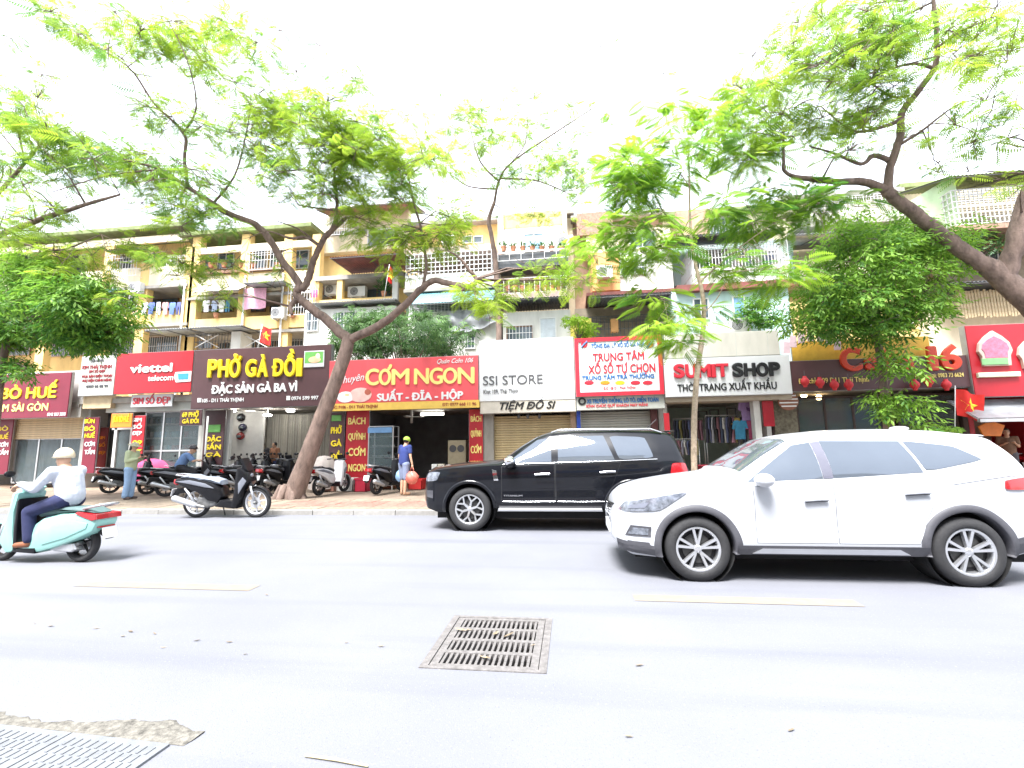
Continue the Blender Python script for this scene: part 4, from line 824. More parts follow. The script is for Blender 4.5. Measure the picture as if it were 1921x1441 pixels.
glass_front(U8, (1500, 745, 1660, 905), 16.0, 3, (0, .5, 1), MATS['cafe_timber']); glass_front(U8, (1690, 740, 1800, 905), 16.0, 2, (0, .5, 1), MATS['cafe_timber']); bxp(U8, 'timber_post', M('post_brown', (.2, .13, .1), .7), (1668, 735, 1682, 905), 15.8, 16.0); bxp(U8, 'stone_face', M('mossy_stone', (.2, .18, .13), .9, var=.4, s=9, bump=.5), (1456, 745, 1500, 905), 15.85, 16.0)
for i, (x, y) in enumerate(((1510, 716), (1538, 718), (1565, 722), (1592, 722), (1716, 722), (1742, 716), (1775, 722))):
    p = P(x, y, 15.0); l_ = thing('paper_lantern', 'red paper lantern %s along the cafe board counting from the clothes shop' % ('one two three four five six seven'.split()[i]), 'lantern', tuple(p), group='red lanterns under the cafe board')
    vs = [(.05, -.17)] + [(.04 + .085 * math.sin(math.pi * (k + .5) / 9), -.14 + .28 * (k + .5) / 9) for k in range(9)] + [(.05, .17)]; MB().lathe(vs, p, 'Z', 16).build('lantern_body', M('lantern_red', (.6, .03, .04), .6, var=.1), l_, True); MB().tube([p + Vector((0, 0, .16)), p + Vector((0, 0, .34))], .008, 5).build('cord', m_dbar, l_)
for i, (x, y) in enumerate(((1508, 742), (1536, 746))): p = P(x, y, 16.6); l_ = thing('hanging_lamp', ['warm lit bulb near the striped disc in the cafe', 'warm lit bulb second from the striped disc in the cafe'][i], 'lamp', tuple(p), group='warm bulbs in the cafe'); MB().ell(p, .09, 12, 8).build('bulb', M('warm_bulb', (1, .7, .35), .4, var=0, emit=5), l_, True); MB().tube([p, p + Vector((0, 0, .6))], .008, 5).build('cord', m_dbar, l_)
p = P(1479, 752, 15.4); dk = thing('striped_disc', 'round brown sign with pale stripes at the corner of the cafe', 'sign', tuple(p)); MB().lathe([(.001, 0), (.3, 0), (.3, .05), (.001, .05)], p, 'Y', 28).build('disc', M('disc_brown', (.25, .1, .06), .6), dk)
for k in range(4): z = p.z + .16 - k * .11; w_ = math.sqrt(max(.01, .28 ** 2 - (z - p.z) ** 2)); MB().box(p.x - w_, p.x + w_, 15.39, 15.4, z - .02, z + .02).build('stripe', m_lw, dk)
U9 = unit('shop_unit', 'red trimmed shop with a sloping glass canopy at the right edge', 1826, 2080, wall=m_sred, back=M('bare_wall', (.34, .26, .2), .8), ceil=3.1)
x0, x1, z0, z1 = rect(1832, 742, 2060, 782, 14.6); MB().add([(x0, 14.6, z0), (x1, 14.6, z0), (x1, 15.6, z1), (x0, 15.6, z1), (x0, 14.62, z0 - .02), (x1, 14.62, z0 - .02), (x1, 15.62, z1 - .02), (x0, 15.62, z1 - .02)], [(0, 1, 2, 3), (7, 6, 5, 4), (0, 4, 5, 1), (2, 6, 7, 3), (1, 5, 6, 2), (0, 3, 7, 4)]).build('glass_canopy', M('dusty_glass', (.35, .36, .38), .2, var=.25, s=2, alpha=.75), U9)
MB().box(x0, x1, 14.55, 14.65, z0 - .12, z0 - .03).build('canopy_beam', m_alu, U9)
for k in range(5): xx = x0 + k * (x1 - x0) / 4; MB().tube([(xx, 14.62, z0 - .03), (xx, 15.62, z1 - .03)], .02, 5).build('canopy_rib', m_alu, U9)
p = P(1862, 806, 15.2); wb = thing('orange_sign', 'orange bowl shaped cut-out sign hanging in the right end shop', 'sign', tuple(p)); MB().prism([(p.x - .35, p.z + .1), (p.x - .25, p.z - .18), (p.x + .2, p.z - .2), (p.x + .35, p.z + .12), (p.x + .1, p.z + .22), (p.x - .15, p.z + .2)], 15.2, 15.26, .02).build('bowl_plate', M('sign_orange', (.7, .2, .03), .5, var=.15), wb); MB().tube([p + Vector((-.2, .03, .15)), p + Vector((0, .03, .45)), p + Vector((.2, .03, .15))], .01, 5).build('wire', m_dbar, wb)
# ------------------------------------------------------------------ rice shop furniture
p0 = P(690, 895, 15.3); x0, x1 = p0.x, P(736, 895, 15.3).x; gc = thing('display_cabinet', 'glass food display cabinet with steel shelves left in the rice shop opening', 'cabinet', ((x0 + x1) / 2, 15.3, .1)); zt = P(712, 800, 15.3).z
for x in (x0, x1):
    for y in (15.3, 15.8): MB().box(x - .018, x + .018, y - .018, y + .018, .1, zt).build('post', m_alu, gc)
for j in range(5): z = .85 + (zt - .85) * j / 4; MB().box(x0, x1, 15.3, 15.8, z - .012, z + .012).build('shelf', m_alu, gc)
MB().box(x0 + .02, x1 - .02, 15.292, 15.298, .85, zt - .02).build('glass_front', m_glass, gc); MB().box(x0, x1, 15.31, 15.79, .25, .82).build('lower_cupboard', m_alu, gc); bxp(gc, 'blue_header', M('header_blue', (.12, .25, .45), .5), (690, 802, 735, 812), 15.28, 15.29)
for j in range(3):
    for i in range(4):
        xx = x0 + .12 + i * (x1 - x0 - .24) / 3; z = .865 + (zt - .85) * j / 4; t = MB().lathe([(.001, 0), (.07, 0), (.1, .05), (.09, .05), (.06, .015)], (xx, 15.55, z), 'Z', 14).build('food_tray', m_alu, None, True); tag(t, 'round steel food tray %s from the left on cabinet shelf %s from below' % ('one two three four'.split()[i], 'one two three'.split()[j]), 'tray', 'trays in the glass cabinet')
a = P(838, 868, 15.5); tb_ = thing('folding_table', 'small white folding table with boxes right in the rice shop opening', 'table', (a.x, 15.5, .1)); tx0, tx1 = P(808, 868, 15.5).x, P(848, 868, 15.5).x; MB().box(tx0, tx1, 15.3, 15.8, .72, .75).build('tabletop', m_alu, tb_)
for x in (tx0 + .04, tx1 - .04):
    for y in (15.34, 15.76): MB().tube([(x, y, .1), (x, y, .72)], .015, 6).build('leg', m_alu, tb_)
for i, (dx, c) in enumerate(((.15, (.7, .7, .68)), (.38, (.65, .6, .5)))): tag(MB().prism([(tx0 + dx - .09, .752), (tx0 + dx + .1, .752), (tx0 + dx + .1, .95), (tx0 + dx - .09, .95)], 15.4, 15.6, .01).build('food_box', cloth(c)), ['white', 'cream'][i] + ' box on the small folding table in the rice shop', 'box')
x0, x1, z0, z1 = rect(840, 826, 874, 905, 16.4); cb = thing('speaker_cabinet', 'cream cabinet with two dark round openings inside the rice shop', 'cabinet', ((x0 + x1) / 2, 16.4, .1)); MB().prism([(x0, .16), (x1, .16), (x1, z1), (x0, z1)], 16.4, 16.9, .02).build('cabinet_body', M('cabinet_cream', (.42, .36, .24), .7), cb)
for x in (.28, .72): MB().lathe([(.001, 0), (.11, 0), (.11, -.01), (.13, -.01), (.13, .02)], (x0 + (x1 - x0) * x, 16.39, z1 - .3), 'Y', 18).build('round_opening', m_dbar, cb)
def crate(label, px, py, Y, s_, h_, c, name='plastic_crate', cat='crate', z=.1):
    p = P(px, py, Y); t = thing(name, label, cat, (p.x, Y, z)); m = M('crate_' + label[:12], c, .5, var=.12); mb = MB()
    for b in ((-s_, s_, -s_, -s_ + .02), (-s_, s_, s_ - .02, s_), (-s_, -s_ + .02, -s_, s_), (s_ - .02, s_, -s_, s_)): mb.box(p.x + b[0], p.x + b[1], Y + b[2], Y + b[3], z, z + h_ * .85)
    mb.box(p.x - s_, p.x + s_, Y - s_, Y + s_, z, z + .02); mb.build('crate_body', m, t); r = MB()
    for b in ((-s_ - .015, s_ + .015, -s_ - .015, -s_ + .03), (-s_ - .015, s_ + .015, s_ - .03, s_ + .015), (-s_ - .015, -s_ + .03, -s_ + .03, s_ - .03), (s_ - .03, s_ + .015, -s_ + .03, s_ - .03)): r.box(p.x + b[0], p.x + b[1], Y + b[2], Y + b[3], z + h_ * .85, z + h_)
    r.build('crate_rim', m, t); return t
crate('bright red plastic tub on the rice shop floor', 783, 890, 15.6, .24, .36, (.6, .03, .03)); crate('dark red plastic stool crate beside the red upright board', 681, 905, 14.9, .2, .45, (.45, .02, .05)); crate('white foam box against the red upright board', 654, 895, 15.2, .32, .42, (.7, .68, .64), 'foam_box', 'box'); crate('brown wooden box beside the dark word board right of the noodle shop', 622, 885, 15.0, .25, .5, (.3, .14, .1), 'wooden_box', 'box')
# ================================================================== trees
m_bark = M('bark', (.2, .14, .115), .95, var=.35, s=7, bump=.7, bs=22, streak=.35); m_bark2 = M('pale_young_bark', (.42, .33, .24), .9, var=.3, s=14, bump=.4, bs=40)
def mesh_np(name, V_, Q, tone, mat, parent):
    """V_ (n,3) vertices, Q (m,4) quads, tone (n,) leaf colour position"""
    me = bpy.data.meshes.new(name); me.vertices.add(len(V_)); me.vertices.foreach_set('co', V_.astype(np.float32).ravel())
    me.loops.add(Q.size); me.loops.foreach_set('vertex_index', Q.astype(np.int32).ravel()); me.polygons.add(len(Q))
    me.polygons.foreach_set('loop_start', np.arange(0, Q.size, 4, dtype=np.int32)); me.polygons.foreach_set('loop_total', np.full(len(Q), 4, np.int32))
    at_ = me.attributes.new('tone', 'FLOAT', 'POINT'); at_.data.foreach_set('value', tone.astype(np.float32))
    me.update(calc_edges=True); me.materials.append(mat); o = put(name, me, parent); return o
def frond_template(L=.4, pairs=9, pl=.13, pw=.025, droop=.1):
    vs, qs = [], []
    def rib(t): return np.array([L * t, 0, -droop * t * t])
    for i in range(pairs):
        t = .2 + .8 * i / (pairs - 1); b = rib(t); l = pl * (.55 + .6 * math.sin(math.pi * min(1, .15 + t * .8))) * (1 - .35 * max(0, t - .7) / .3)
        for s in (-1, 1):
            d = np.array([.5, s * .86, -.12]); n = np.array([.86, -s * .5, 0]); k = len(vs)
            vs += [b, b + d * l * .45 + n * pw * .5, b + d * l + np.array([0, 0, -l * .12]), b + d * l * .45 - n * pw * .5]; qs.append((k, k + 1, k + 2, k + 3))
    k = len(vs); w_ = np.array([0, .006, 0]); vs += [rib(0) - w_, rib(0) + w_, rib(1) + w_ * .3, rib(1) - w_ * .3]; qs.append((k, k + 1, k + 2, k + 3))
    return np.array(vs), np.array(qs)
def leaf_template(L=.17, wd=.055, n=5, spread=.26):
    """compound leaf: n leaflets along a stalk"""
    vs, qs = [], []
    for i in range(n):
        t = i / max(1, n - 1); s = -1 if i % 2 else 1; b = np.array([spread * t * 1.2, 0, -.02 * t]); a = s * (1.1 - .6 * t) if i < n - 1 else 0
        d = np.array([math.cos(a), math.sin(a), -.35]); d /= np.linalg.norm(d); q = np.array([-math.sin(a), math.cos(a), 0]); u = np.array([0, 0, 1]); k = len(vs)
        vs += [b, b + d * L * .4 + q * wd * .5 - u * wd * .15, b + d * L, b + d * L * .45 + u * wd * .12, b + d * L * .4 - q * wd * .5 - u * wd * .15]; qs += [(k, k + 1, k + 2, k + 3), (k, k + 3, k + 2, k + 4)]
    return np.array(vs), np.array(qs)
def scatter(tmpl, cl, name, mat, parent, pitch=(-.5, .35), s=(.7, 1.3), flat=.55, tone_b=.5, out=.5, shell=0.0):
    """cl: (centre, radius, count, tone). Fronds spread through each clump, pointing outward."""
    TV, TQ = tmpl; allV, allQ, allT = [], [], []; off = 0
    for c, r, n, tn in cl:
        n = int(n); d = rng.normal(size=(n, 3)); d /= np.linalg.norm(d, axis=1)[:, None] + 1e-9
        rad = (shell + (1 - shell) * rng.random(n)) ** (1 / 2.2); p = np.array(c) + d * (rad[:, None] * r) * np.array([1, 1, flat])
        az = np.where(rng.random(n) < out, np.arctan2(d[:, 1], d[:, 0]) + rng.normal(0, .5, n), rng.random(n) * 6.283); pi = rng.uniform(*pitch, n); ro = rng.normal(0, .45, n); k = rng.uniform(*s, n)
        ca, sa, cp, sp, cr, sr = np.cos(az), np.sin(az), np.cos(pi), np.sin(pi), np.cos(ro), np.sin(ro)
        X = np.stack([ca * cp, sa * cp, sp], 1); Yv = np.stack([-sa, ca, np.zeros(n)], 1); Z = np.cross(X, Yv); Y2 = Yv * cr[:, None] + Z * sr[:, None]; Z2 = Z * cr[:, None] - Yv * sr[:, None]
        vv = (TV[None, :, 0:1] * X[:, None, :] + TV[None, :, 1:2] * Y2[:, None, :] + TV[None, :, 2:3] * Z2[:, None, :]) * k[:, None, None] + p[:, None, :]
        allV.append(vv.reshape(-1, 3)); m = len(TV); q = (TQ[None] + (np.arange(n) * m)[:, None, None] + off).reshape(-1, 4); allQ.append(q); off += n * m
        allT.append(np.repeat(np.clip(tn + rng.normal(0, .3, n), 0, 1), m))
    o = mesh_np(name, np.concatenate(allV), np.concatenate(allQ), np.concatenate(allT), mat, parent); o['kind'] = 'stuff'; return o
def limb_pts(pts, n=5):
    """(px, py, Y, r) control points -> smooth world polyline"""
    w_ = [(P(a, b, Y), r) for a, b, Y, r in pts]; out = []
    for i in range(len(w_) - 1):
        p0, p1, p2, p3 = w_[max(i - 1, 0)][0], w_[i][0], w_[i + 1][0], w_[min(i + 2, len(w_) - 1)][0]
        for k in range(n):
            t = k / n; q = .5 * ((2 * p1) + (p2 - p0) * t + (2 * p0 - 5 * p1 + 4 * p2 - p3) * t * t + (3 * p1 - p0 - 3 * p2 + p3) * t ** 3); out.append((q, w_[i][1] * (1 - t) + w_[i + 1][1] * t))
    out.append(w_[-1]); return out
DEN = .56
def strokes(lst, gap=21):
    """(points (px, py), Y, radius px, fronds per clump, tone) -> clumps along each stroke"""
    cl = []
    for pts, Y, r, n, tone in lst:
        for i in range(len(pts) - 1):
            (a, b), (c, d) = pts[i], pts[i + 1]; m = max(1, int(math.hypot(c - a, d - b) / gap))
            for k in range(m):
                t = (k + random.random() * .8) / m; Yq = Y + random.uniform(-.9, .9); x = a + (c - a) * t + random.gauss(0, r * .45); y = b + (d - b) * t + random.gauss(0, r * .4); rr = r * random.uniform(.8, 1.7)
                cl.append((tuple(P(x, y, Yq)), rr * Yq / F, DEN * n * random.uniform(.45, 1.4), tone + random.uniform(-.15, .15)))
    return cl
def tree(label, trunk, limbs, clumps, tmpl, leaf, bark=None, knot=.0, twig=.022, twig_max=3.2, group='trees along the pavement', name='tree', base_flare=True, inner=5, slim=.86, **sk):
    p0 = limb_pts(trunk)[0][0]; t = thing(name, label, 'tree', tuple(p0), group=group); bark = bark or m_bark; samples = []
    for k, pts in enumerate([trunk] + limbs):
        q = limb_pts(pts); r = [a[1] * slim * (1 + random.uniform(-.03, .03)) for a in q]; pp = [a[0] + V(( random.gauss(0, a[1] * knot * .35), random.gauss(0, a[1] * knot * .35), 0)) for a in q] if k else [a[0] for a in q]
        mb = MB(); mb.tube(pp, r, 12 if r[0] > .06 else 7)
        if k == 0 and base_flare:
            for j in range(7): a = j * .9; d = V((math.cos(a), math.sin(a), 0)); mb.tube([pp[0] + V((0, 0, r[0] * 1.5)) + d * r[0] * .6, pp[0] + V((0, 0, r[0] * .5)) + d * r[0] * 1.05, pp[0] + d * r[0] * random.uniform(1.4, 1.9) - V((0, 0, .06))], [r[0] * .3, r[0] * .3, r[0] * .12], 7)
        mb.build('trunk' if k == 0 else 'limb', bark, t, True); samples += [(p, rr) for p, rr in zip(pp, r)]
    tw = MB(); S = np.array([tuple(p) for p, _ in samples])
    for c, rad, n, _ in clumps:
        c = V(c); d = np.linalg.norm(S - np.array(c), axis=1); i = int(np.argmin(d))
        if d[i] < twig_max:
            a = samples[i][0]; m_ = (a + c) / 2 + V((random.gauss(0, .1), random.gauss(0, .1), random.gauss(.08, .1))) * min(1, d[i]); r0 = min(samples[i][1] * .6, twig * (1 + d[i] * .35)); tw.tube([a, a * .55 + m_ * .45, m_, (m_ + c) / 2 + V((0, 0, .03)), c], [r0, r0 * .8, r0 * .6, r0 * .42, .004], 5)
        for j in range(inner):
            e = c + V((random.gauss(0, 1), random.gauss(0, 1), random.gauss(0, .5))).normalized() * rad * .9; tw.tube([c, (c + e) / 2 + V((0, 0, .04)), e], [.011, .008, .004], 4, False)
    o = tw.build('twigs', bark, t, True); o['kind'] = 'stuff'
    scatter(tmpl, clumps, 'crown', leaf, t, **sk); return t
V = Vector
FR = frond_template(); FRb = frond_template(.5, 12, .17, .03, .16)
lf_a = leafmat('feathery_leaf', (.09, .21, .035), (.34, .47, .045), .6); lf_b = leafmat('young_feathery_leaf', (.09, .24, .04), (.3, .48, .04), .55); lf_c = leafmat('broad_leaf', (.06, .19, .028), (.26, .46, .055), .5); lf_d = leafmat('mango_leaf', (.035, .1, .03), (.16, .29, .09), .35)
# ---- T1 the big leaning tree
Y1 = 12.7
tr = [(543, 946, Y1, .42), (556, 915, Y1, .34), (578, 855, Y1, .29), (605, 780, Y1, .26), (630, 715, Y1, .23), (650, 655, Y1, .22), (653, 628, Y1, .2)]
lb = [[(653, 636, Y1, .18), (612, 600, 12.6, .16), (578, 573, 12.5, .15), (556, 552, 12.4, .14), (562, 533, 12.4, .13), (530, 490, 12.2, .12), (507, 451, 12.0, .115), (478, 421, 11.8, .11), (433, 403, 11.5, .1), (400, 382, 11.2, .085), (350, 350, 10.8, .06), (300, 318, 10.4, .045), (235, 300, 10, .03)],
      [(352, 352, 10.8, .05), (346, 300, 10.6, .05), (345, 250, 10.4, .045), (290, 195, 10.0, .035), (240, 125, 9.6, .025), (155, 75, 9.2, .015)], [(345, 250, 10.4, .04), (368, 200, 10.1, .025), (350, 110, 9.6, .015), (300, 10, 9.2, .01)],
      [(566, 545, 12.4, .12), (580, 520, 12.4, .12), (589, 487, 12.3, .105), (607, 449, 12.1, .095), (627, 424, 12.0, .08), (632, 393, 11.9, .06), (630, 350, 11.7, .05), (625, 300, 11.5, .04), (620, 240, 11.2, .025)],
      [(612, 445, 12.1, .06), (644, 413, 12.1, .07), (652, 408, 12.1, .03)], [(600, 462, 12.1, .05), (572, 445, 12.0, .05), (544, 447, 11.9, .045), (504, 434, 11.8, .02), (470, 445, 11.7, .012)], [(596, 458, 12.1, .04), (560, 430, 12, .03), (520, 415, 11.8, .015)],
      [(556, 562, 12.4, .1), (545, 575, 12.3, .08), (548, 590, 12.2, .05)],
      [(652, 640, Y1, .16), (711, 611, 12.5, .14), (755, 577, 12.3, .125), (787, 545, 12.1, .115), (812, 527, 12.0, .1), (837, 531, 11.9, .1), (878, 538, 11.8, .09), (893, 524, 11.8, .07), (878, 505, 11.7, .05), (862, 484, 11.6, .04), (840, 470, 11.5, .02)],
      [(790, 545, 12.1, .06), (800, 500, 12, .05), (790, 430, 11.9, .045), (776, 380, 11.8, .035), (766, 330, 11.6, .02)], [(632, 395, 11.9, .04), (590, 390, 11.7, .03), (560, 385, 11.5, .015)], [(412, 390, 11.3, .05), (380, 400, 11.1, .03), (340, 425, 10.9, .015)],
      [(300, 318, 10.4, .03), (200, 330, 9.8, .02), (100, 360, 9.3, .012)], [(400, 382, 11.2, .04), (440, 330, 10.9, .03), (460, 260, 10.5, .02), (470, 200, 10.2, .012)]]
st = [([(70, 10), (150, 70), (240, 110)], 9.4, 34, 34, .45), ([(200, 20), (270, 60), (340, 95)], 9.5, 36, 40, .5), ([(300, 30), (330, 80), (400, 110)], 9.7, 40, 60, .8), ([(405, 8), (440, 60), (495, 115)], 9.9, 32, 40, .6), ([(370, 130), (450, 190), (560, 240)], 10.6, 38, 40, .5),
      ([(240, 190), (330, 230), (430, 250)], 10.3, 42, 46, .45), ([(180, 270), (260, 300), (420, 340)], 10.2, 48, 60, .4), ([(250, 330), (350, 360), (440, 360)], 10.7, 44, 50, .35), ([(440, 240), (560, 270), (700, 290)], 11, 44, 56, .6), ([(480, 195), (600, 215), (720, 265)], 11.0, 46, 70, .85),
      ([(600, 250), (700, 250), (790, 300)], 11.4, 46, 60, .75), ([(640, 290), (760, 285), (860, 305)], 11.6, 36, 60, .9), ([(520, 330), (640, 345), (770, 335)], 11.5, 44, 50, .5), ([(450, 280), (520, 320), (560, 370)], 11.2, 36, 36, .45), ([(280, 395), (350, 410), (430, 425)], 11, 34, 34, .4), ([(660, 400), (740, 420), (860, 425)], 12, 42, 70, .85),
      ([(690, 450), (780, 455), (880, 440)], 12.1, 36, 50, .75), ([(700, 485), (760, 500)], 12.2, 30, 50, .75), ([(825, 550), (880, 560), (960, 555)], 11.6, 30, 40, .8), ([(1000, 525), (1060, 530), (1110, 560)], 12, 38, 60, .75), ([(920, 590), (960, 540)], 11.8, 28, 34, .6), ([(450, 460), (400, 500), (330, 520)], 11.6, 34, 20, .5), ([(560, 470), (520, 530)], 12.2, 26, 14, .5),
      ([(590, 80), (620, 90)], 10, 14, 16, .3), ([(500, 40), (530, 60)], 10, 14, 14, .3), ([(650, 150), (690, 170)], 11, 24, 24, .4), ([(560, 140), (600, 190)], 10.6, 20, 14, .4), ([(360, 460), (300, 480), (200, 470)], 11.4, 36, 28, .6), ([(440, 540), (400, 560), (350, 560)], 12, 24, 12, .7), ([(700, 350), (760, 370), (820, 390)], 11.8, 34, 34, .55), ([(600, 320), (580, 280)], 11.2, 30, 24, .5)]
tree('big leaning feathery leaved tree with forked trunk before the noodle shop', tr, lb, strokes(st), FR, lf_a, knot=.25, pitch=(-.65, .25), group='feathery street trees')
# ---- T9 tree off the left edge reaching in
tr = [(-330, 1000, 11.2, .3), (-300, 800, 11.2, .26), (-240, 620, 11, .22), (-140, 500, 10.8, .18)]
lb = [[(-140, 500, 10.8, .12), (0, 440, 10.4, .09), (110, 400, 10, .07), (225, 365, 9.8, .03)], [(-140, 500, 10.8, .1), (-20, 380, 10.2, .07), (60, 290, 9.8, .04), (110, 230, 9.5, .015)], [(0, 440, 10.4, .05), (100, 470, 10.2, .03), (190, 440, 10, .012)]]
st = [([(0, 150), (60, 180), (115, 235)], 9.6, 40, 40, .5), ([(0, 215), (80, 250), (180, 290)], 9.7, 46, 60, .5), ([(-20, 290), (60, 310), (170, 330)], 9.9, 48, 64, .4), ([(0, 350), (60, 370), (110, 390)], 10, 40, 50, .6), ([(-10, 400), (70, 430), (130, 440)], 10.2, 38, 44, .6), ([(0, 480), (80, 490), (180, 510)], 10.4, 40, 44, .75), ([(10, 60), (40, 70)], 9.2, 20, 16, .3), ([(160, 520), (230, 560), (262, 590)], 10.6, 30, 34, .8), ([(230, 480), (300, 450)], 10.6, 30, 24, .55)]
tree('feathery tree rooted outside the frame, its branches reaching in from the left', tr, lb, strokes(st), FR, lf_a, knot=.25, pitch=(-.65, .25), group='feathery street trees')
# ---- T6 thin tree rising beside the store sign
tr = [(934, 905, 16.9, .15), (934, 760, 17, .14), (936, 620, 17.2, .13), (930, 500, 17.2, .12), (922, 442, 17, .1), (917, 413, 16.9, .09), (928, 378, 16.7, .07)]
lb = [[(928, 378, 16.7, .06), (936, 340, 16.5, .055), (960, 305, 16.3, .045), (1040, 250, 16, .03), (1128, 193, 15.6, .012)], [(936, 340, 16.5, .05), (912, 318, 16.3, .04), (895, 290, 16.2, .03), (880, 230, 16, .015)], [(930, 355, 16.6, .04), (880, 350, 16.2, .03), (850, 330, 16, .015)], [(940, 335, 16.5, .04), (1010, 340, 16.2, .03), (1080, 370, 16, .015)], [(960, 305, 16.3, .03), (985, 270, 16.2, .02), (990, 220, 16, .01)]]
st = [([(760, 190), (800, 220), (840, 260)], 15.6, 30, 40, .6), ([(1000, 300), (1060, 330), (1120, 330)], 16, 30, 44, .55), ([(1090, 250), (1140, 230)], 15.8, 24, 24, .4), ([(870, 215), (900, 250), (880, 290)], 16, 30, 60, .6), ([(940, 270), (1000, 240), (1030, 230)], 16, 30, 60, .7), ([(960, 310), (1020, 300), (1085, 290)], 16.2, 32, 60, .5), ([(880, 335), (850, 320)], 16, 26, 26, .6), ([(1040, 215), (1090, 200), (1130, 170)], 15.8, 22, 16, .35), ([(1050, 340), (1110, 370)], 16, 28, 26, .5), ([(900, 200), (1000, 185)], 15.8, 22, 14, .4), ([(1130, 85), (1150, 90)], 15, 14, 8, .2), ([(1230, 130), (1240, 140)], 15, 10, 5, .2), ([(830, 200), (860, 250)], 16, 24, 22, .6), ([(960, 410), (1050, 410), (1100, 400)], 17, 24, 22, .6)]
tree('slim dark trunked feathery tree rising beside the plain white store sign', tr, lb, strokes(st), FR, lf_a, knot=.2, twig=.014, group='feathery street trees', base_flare=False, inner=3)
# ---- T2 big tree at the right edge
Y2 = 12.3
tr = [(2130, 1000, Y2, .42), (2100, 800, Y2, .36), (2020, 660, Y2, .33), (1945, 580, Y2, .31), (1895, 535, Y2, .29), (1855, 500, Y2, .26)]
lb = [[(1865, 508, Y2, .24), (1815, 478, Y2, .2), (1775, 447, Y2, .2), (1735, 415, 12.1, .18), (1695, 385, 12, .17), (1662, 358, 11.9, .15)], [(1665, 362, 11.9, .13), (1670, 315, 11.8, .11), (1688, 255, 11.6, .1), (1692, 212, 11.5, .09), (1722, 172, 11.3, .08), (1752, 128, 11.1, .07), (1758, 80, 10.9, .06), (1750, -10, 10.6, .045)],
      [(1664, 358, 11.9, .12), (1620, 341, 11.8, .11), (1575, 341, 11.6, .09), (1520, 336, 11.4, .075), (1475, 325, 11.2, .05), (1470, 290, 11.1, .04), (1470, 250, 11, .02)], [(1674, 305, 11.8, .08), (1640, 292, 11.7, .07), (1615, 308, 11.6, .05), (1565, 288, 11.5, .035), (1520, 275, 11.4, .02)], [(1690, 225, 11.5, .06), (1650, 240, 11.4, .05), (1600, 245, 11.2, .03), (1540, 200, 11, .015)],
      [(1752, 128, 11.1, .05), (1720, 120, 11, .04), (1670, 130, 10.8, .03), (1590, 170, 10.6, .012)], [(1885, 528, Y2, .22), (1905, 450, 12.1, .24), (1922, 390, 12, .22), (1960, 280, 11.8, .18), (2010, 150, 11.5, .12)], [(1690, 270, 11.6, .05), (1730, 245, 11.5, .035), (1790, 200, 11.3, .02), (1840, 185, 11, .01)], [(1758, 90, 10.9, .04), (1800, 60, 10.7, .03), (1870, 30, 10.5, .015)], [(1705, 180, 11.4, .04), (1660, 175, 11.2, .03), (1560, 90, 10.8, .012)]]
st = [([(1490, 60), (1560, 20), (1660, 25)], 10.8, 40, 44, .6), ([(1500, 130), (1600, 100), (1700, 90)], 10.9, 40, 40, .5), ([(1400, 195), (1480, 150), (1520, 130)], 10.9, 34, 36, .6), ([(1375, 155), (1440, 180)], 10.9, 30, 36, .85), ([(1480, 225), (1580, 215), (1690, 250)], 11.3, 36, 36, .6), ([(1790, 135), (1850, 100), (1905, 60)], 10.8, 34, 34, .85), ([(1840, 30), (1900, 20)], 10.6, 30, 26, .7), ([(1840, 190), (1905, 210)], 11, 28, 22, .5), ([(1400, 265), (1480, 250)], 11.2, 34, 34, .55), ([(1420, 120), (1460, 90)], 10.9, 26, 20, .6),
      ([(1600, 60), (1680, 50), (1760, 40)], 10.8, 36, 30, .45), ([(1560, 160), (1640, 150), (1720, 160)], 11, 34, 26, .5), ([(1760, 300), (1820, 330)], 11.6, 28, 16, .6), ([(1370, 270), (1430, 300)], 11.2, 30, 26, .55), ([(1800, 100), (1760, 60)], 10.9, 30, 24, .6), ([(1640, 200), (1560, 250)], 11.3, 30, 26, .6), ([(1880, 330), (1921, 345)], 11.8, 24, 18, .7), ([(1600, 20), (1700, 10)], 10.6, 34, 30, .6), ([(1540, 90), (1620, 120), (1680, 190)], 11, 40, 36, .5), ([(1790, 230), (1850, 250), (1910, 240)], 11.2, 34, 26, .5), ([(1450, 210), (1530, 190)], 11, 36, 34, .6), ([(1770, 20), (1850, 70), (1910, 120)], 10.8, 36, 30, .6), ([(1550, 290), (1620, 270)], 11.4, 28, 18, .5)]
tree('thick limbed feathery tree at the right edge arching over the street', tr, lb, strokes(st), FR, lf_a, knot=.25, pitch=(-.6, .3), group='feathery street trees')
# ---- T3 young tree before the clothes shop
Y3 = 11.6
tr = [(1303, 930, Y3, .085), (1302, 800, Y3, .08), (1308, 700, Y3, .075), (1319, 620, Y3, .068), (1319, 560, Y3, .06), (1308, 510, Y3, .05), (1298, 460, Y3, .042), (1294, 400, Y3, .034), (1293, 330, 11.5, .024), (1290, 240, 11.4, .012)]
lb = [[(1299, 462, Y3, .03), (1265, 420, 11.4, .025), (1240, 390, 11.3, .02), (1218, 335, 11.1, .012)], [(1312, 530, Y3, .03), (1345, 500, 11.5, .022), (1400, 455, 11.3, .016), (1450, 420, 11.1, .008)], [(1297, 440, Y3, .02), (1330, 400, 11.5, .016), (1365, 350, 11.3, .01)], [(1319, 600, Y3, .025), (1290, 575, 11.5, .018), (1240, 560, 11.4, .01)], [(1319, 590, Y3, .022), (1345, 560, 11.5, .016), (1360, 530, 11.4, .01)], [(1294, 350, 11.5, .016), (1250, 300, 11.4, .012), (1180, 290, 11.2, .006)]]
